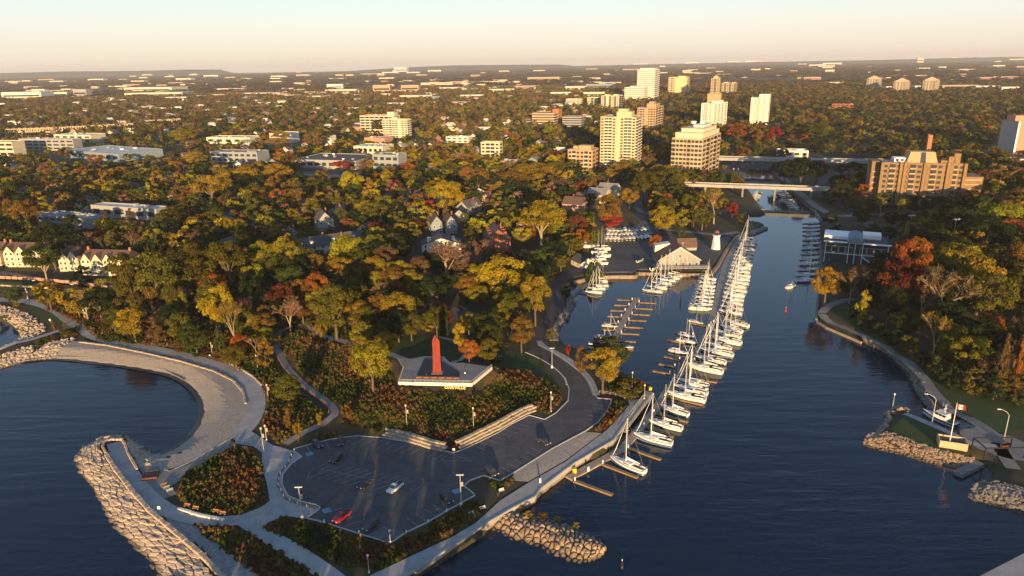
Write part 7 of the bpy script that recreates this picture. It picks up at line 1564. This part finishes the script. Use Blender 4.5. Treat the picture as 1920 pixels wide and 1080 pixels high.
# boulder groyne weeds
gn_scatter('meadow_planting', 'dense meadow shrubs and grasses in rust, gold and olive patches', pts, [tuft(1), tuft(2), tuft(3, 60, 1.5)])
for i, (x, y) in enumerate(((976,955),(990,972),(1018,972),(1045,978),(1080,990))): P = at(x, y, .75); tree(P, tr_.uniform(2, 3.4), tr_.uniform(1.6, 2.6), 'bush', ['olive', 'gold', 'amber', 'green', 'lime'][i], ['olive', 'golden', 'amber', 'dark green', 'yellow green'][i] + ' bush growing among the boulders of the short groyne')
# escarpment far to the left
def ridge(name, pts_, dist, depth):
    mb = MB(); prev = None; n = len(pts_)
    for x, yt in pts_:
        d = ray(x, yt); d = d * (dist / d.y); top = CAM_H + d.z; mb.v += [(d.x, d.y - 700, -2), (d.x, d.y, top), (d.x, d.y + depth, top - 10), (d.x, d.y + depth + 700, -2)]
    for i in range(n - 1):
        for k in range(3): mb.f.append([i * 4 + k, (i + 1) * 4 + k, (i + 1) * 4 + k + 1, i * 4 + k + 1]); mb.mi.append(0)
    return struct(mb.build(name, M['ridge']))
M['ridge'] = mat('ridge', (.05,.055,.03), .95, col2=(.09,.075,.04), scale=.004)
ridge('hills', [(-60,138),(0,137),(60,135.5),(120,134),(200,133.5),(280,132.5),(330,131),(354,130.5),(362,133),(372,137),(400,142)], 13500, 1500)
ridge('hills', [(640,134),(720,129),(790,125),(850,122.5),(960,121.5),(1050,121),(1066,122.5),(1090,126),(1120,129)], 14500, 1500)
ridge('hills', [(1070,124),(1250,120),(1450,116),(1700,111.5)], 14500, 1200)
ridge('hills', [(1690,112),(1740,110),(1800,108.5),(1880,107),(1960,106)], 14500, 1500)
# ------------------------------------------------------------------ labels completed from what stands near each repeat
LM = [((820,690),'the red monument'),((930,440),'the brick house'),((700,900),'the parking lot'),((300,660),'the bay walk'),((195,490),'the lit townhouse row'),((1160,270),'the yellow tower'),((1300,290),'the stepped condominium'),((1265,470),'the boat club'),((1735,345),'the brown apartments'),
 ((1420,345),'the near bridge'),((1605,475),'the yacht clubhouse'),((1190,600),'the inner dock'),((1700,690),'the east path'),((1770,790),'the patrol boat'),((1342,450),'the lighthouse'),((830,420),'the pale blue houses'),((215,290),'the wide white store'),((445,295),'the white two storey building'),((720,245),'the mid town apartment wing'),
 ((620,312),'the grey shopping building'),((610,455),'the long slate roofed house'),((1100,380),'the rose rowhouses'),((575,720),'the boardwalk'),((120,420),'the long low white roof'),((890,600),'the small upper lot'),((1095,300),'the low buff condominium'),((1025,220),'the brick office slab'),((1500,300),'the highway bridge'),((840,495),'the bare pinkish tree'),((1215,700),'the gangway'),
 ((1430,210),'the right white tower'),((1335,215),'the left white tower'),((400,560),'the big olive grove'),((1785,455),'the floodlight masts'),((20,250),'the lit terrace rows'),((1900,260),'the tan tower'),((250,405),'the thin pale roof'),((920,285),'the yellow four storey block'),((1040,640),'the driveway'),((1650,560),'the east bank grass'),((1850,650),'the right picture edge'),((20,600),'the left inlet')]
ORD = ['first', 'second', 'third', 'fourth', 'fifth', 'sixth', 'seventh', 'eighth', 'ninth', 'tenth', 'eleventh', 'twelfth', 'thirteenth', 'fourteenth', 'fifteenth', 'sixteenth', 'seventeenth', 'eighteenth', 'nineteenth', 'twentieth', 'twenty-first', 'twenty-second', 'twenty-third', 'twenty-fourth', 'twenty-fifth']
NUM = ['', 'one', 'two', 'three', 'four', 'five', 'six', 'seven', 'eight', 'nine', 'ten', 'eleven', 'twelve', 'thirteen', 'fourteen', 'fifteen', 'sixteen', 'seventeen', 'eighteen', 'nineteen', 'twenty']
bpy.context.view_layer.update(); B = {}
for o, ph, grp in AUTO:
    x, y, _ = proj(o.location); o['group'] = grp if grp != 'trees' else o['group']
    if any(k in ph for k in (' dock', 'yard', 'boat club', 'pile in', 'marina lot', 'left townhouses', 'bridge', 'basin side', 'opposite along')):
        B.setdefault(ph, []).append((x, y, o)); continue
    (lx, ly), nm = min(LM, key=lambda q: (q[0][0] - x) ** 2 + ((q[0][1] - y) * 1.8) ** 2)
    dx, dy = x - lx, (y - ly) * 1.8
    rel = ('right of ' if dx > 0 else 'left of ') if abs(dx) > abs(dy) else ('in front of ' if dy > 0 else 'behind ')
    B.setdefault(ph + ' ' + rel + nm, []).append((x, y, o))
for ph, L_ in B.items():
    vert = any(k in ph for k in ('main dock', 'upper dock', 'east dock', 'inner dock', 'corner dock', 'basin side', 'opposite along'))
    L_.sort(key=lambda q: -q[1] if vert else q[0]); n = len(L_)
    for i, (x, y, o) in enumerate(L_):
        lab = ph if n == 1 else f'{ORD[min(i, 24)]} {ph} from the near end' if vert else f'{ph}, {ORD[min(i, 24)]} from the left'
        if len(lab.split()) > 16: lab = lab.replace(' with ', ', ').replace('from the left', 'from left').replace(' roof', ' roofed')
        while len(lab.split()) > 16: w_ = lab.split(); lab = ' '.join([q for i, q in enumerate(w_) if not (q == 'the' and 'the' not in w_[:i])]) if 'the' in w_ else ' '.join(w_[1:])
        o['label'] = lab
# ------------------------------------------------------------------ air
HZ = 4.4e-5
hb = MB(); hb.box((0, 10000, -4.2), (42000, 20800, 200)); hz = hb.build('haze', None); hz['kind'] = 'stuff'; hz['label'] = 'thin pale evening haze over the distant plain'; hz['category'] = 'haze'
hm_ = bpy.data.materials.new('haze'); hm_.use_nodes = True; n = hm_.node_tree.nodes; n.remove(n['Principled BSDF']); pv = n.new('ShaderNodeVolumePrincipled'); pv.inputs['Color'].default_value = (1,.98,.97,1); pv.inputs['Density'].default_value = HZ; pv.inputs['Anisotropy'].default_value = 0.1
hm_.node_tree.links.new(pv.outputs[0], n['Material Output'].inputs['Volume']); hz.data.materials.clear(); hz.data.materials.append(hm_)
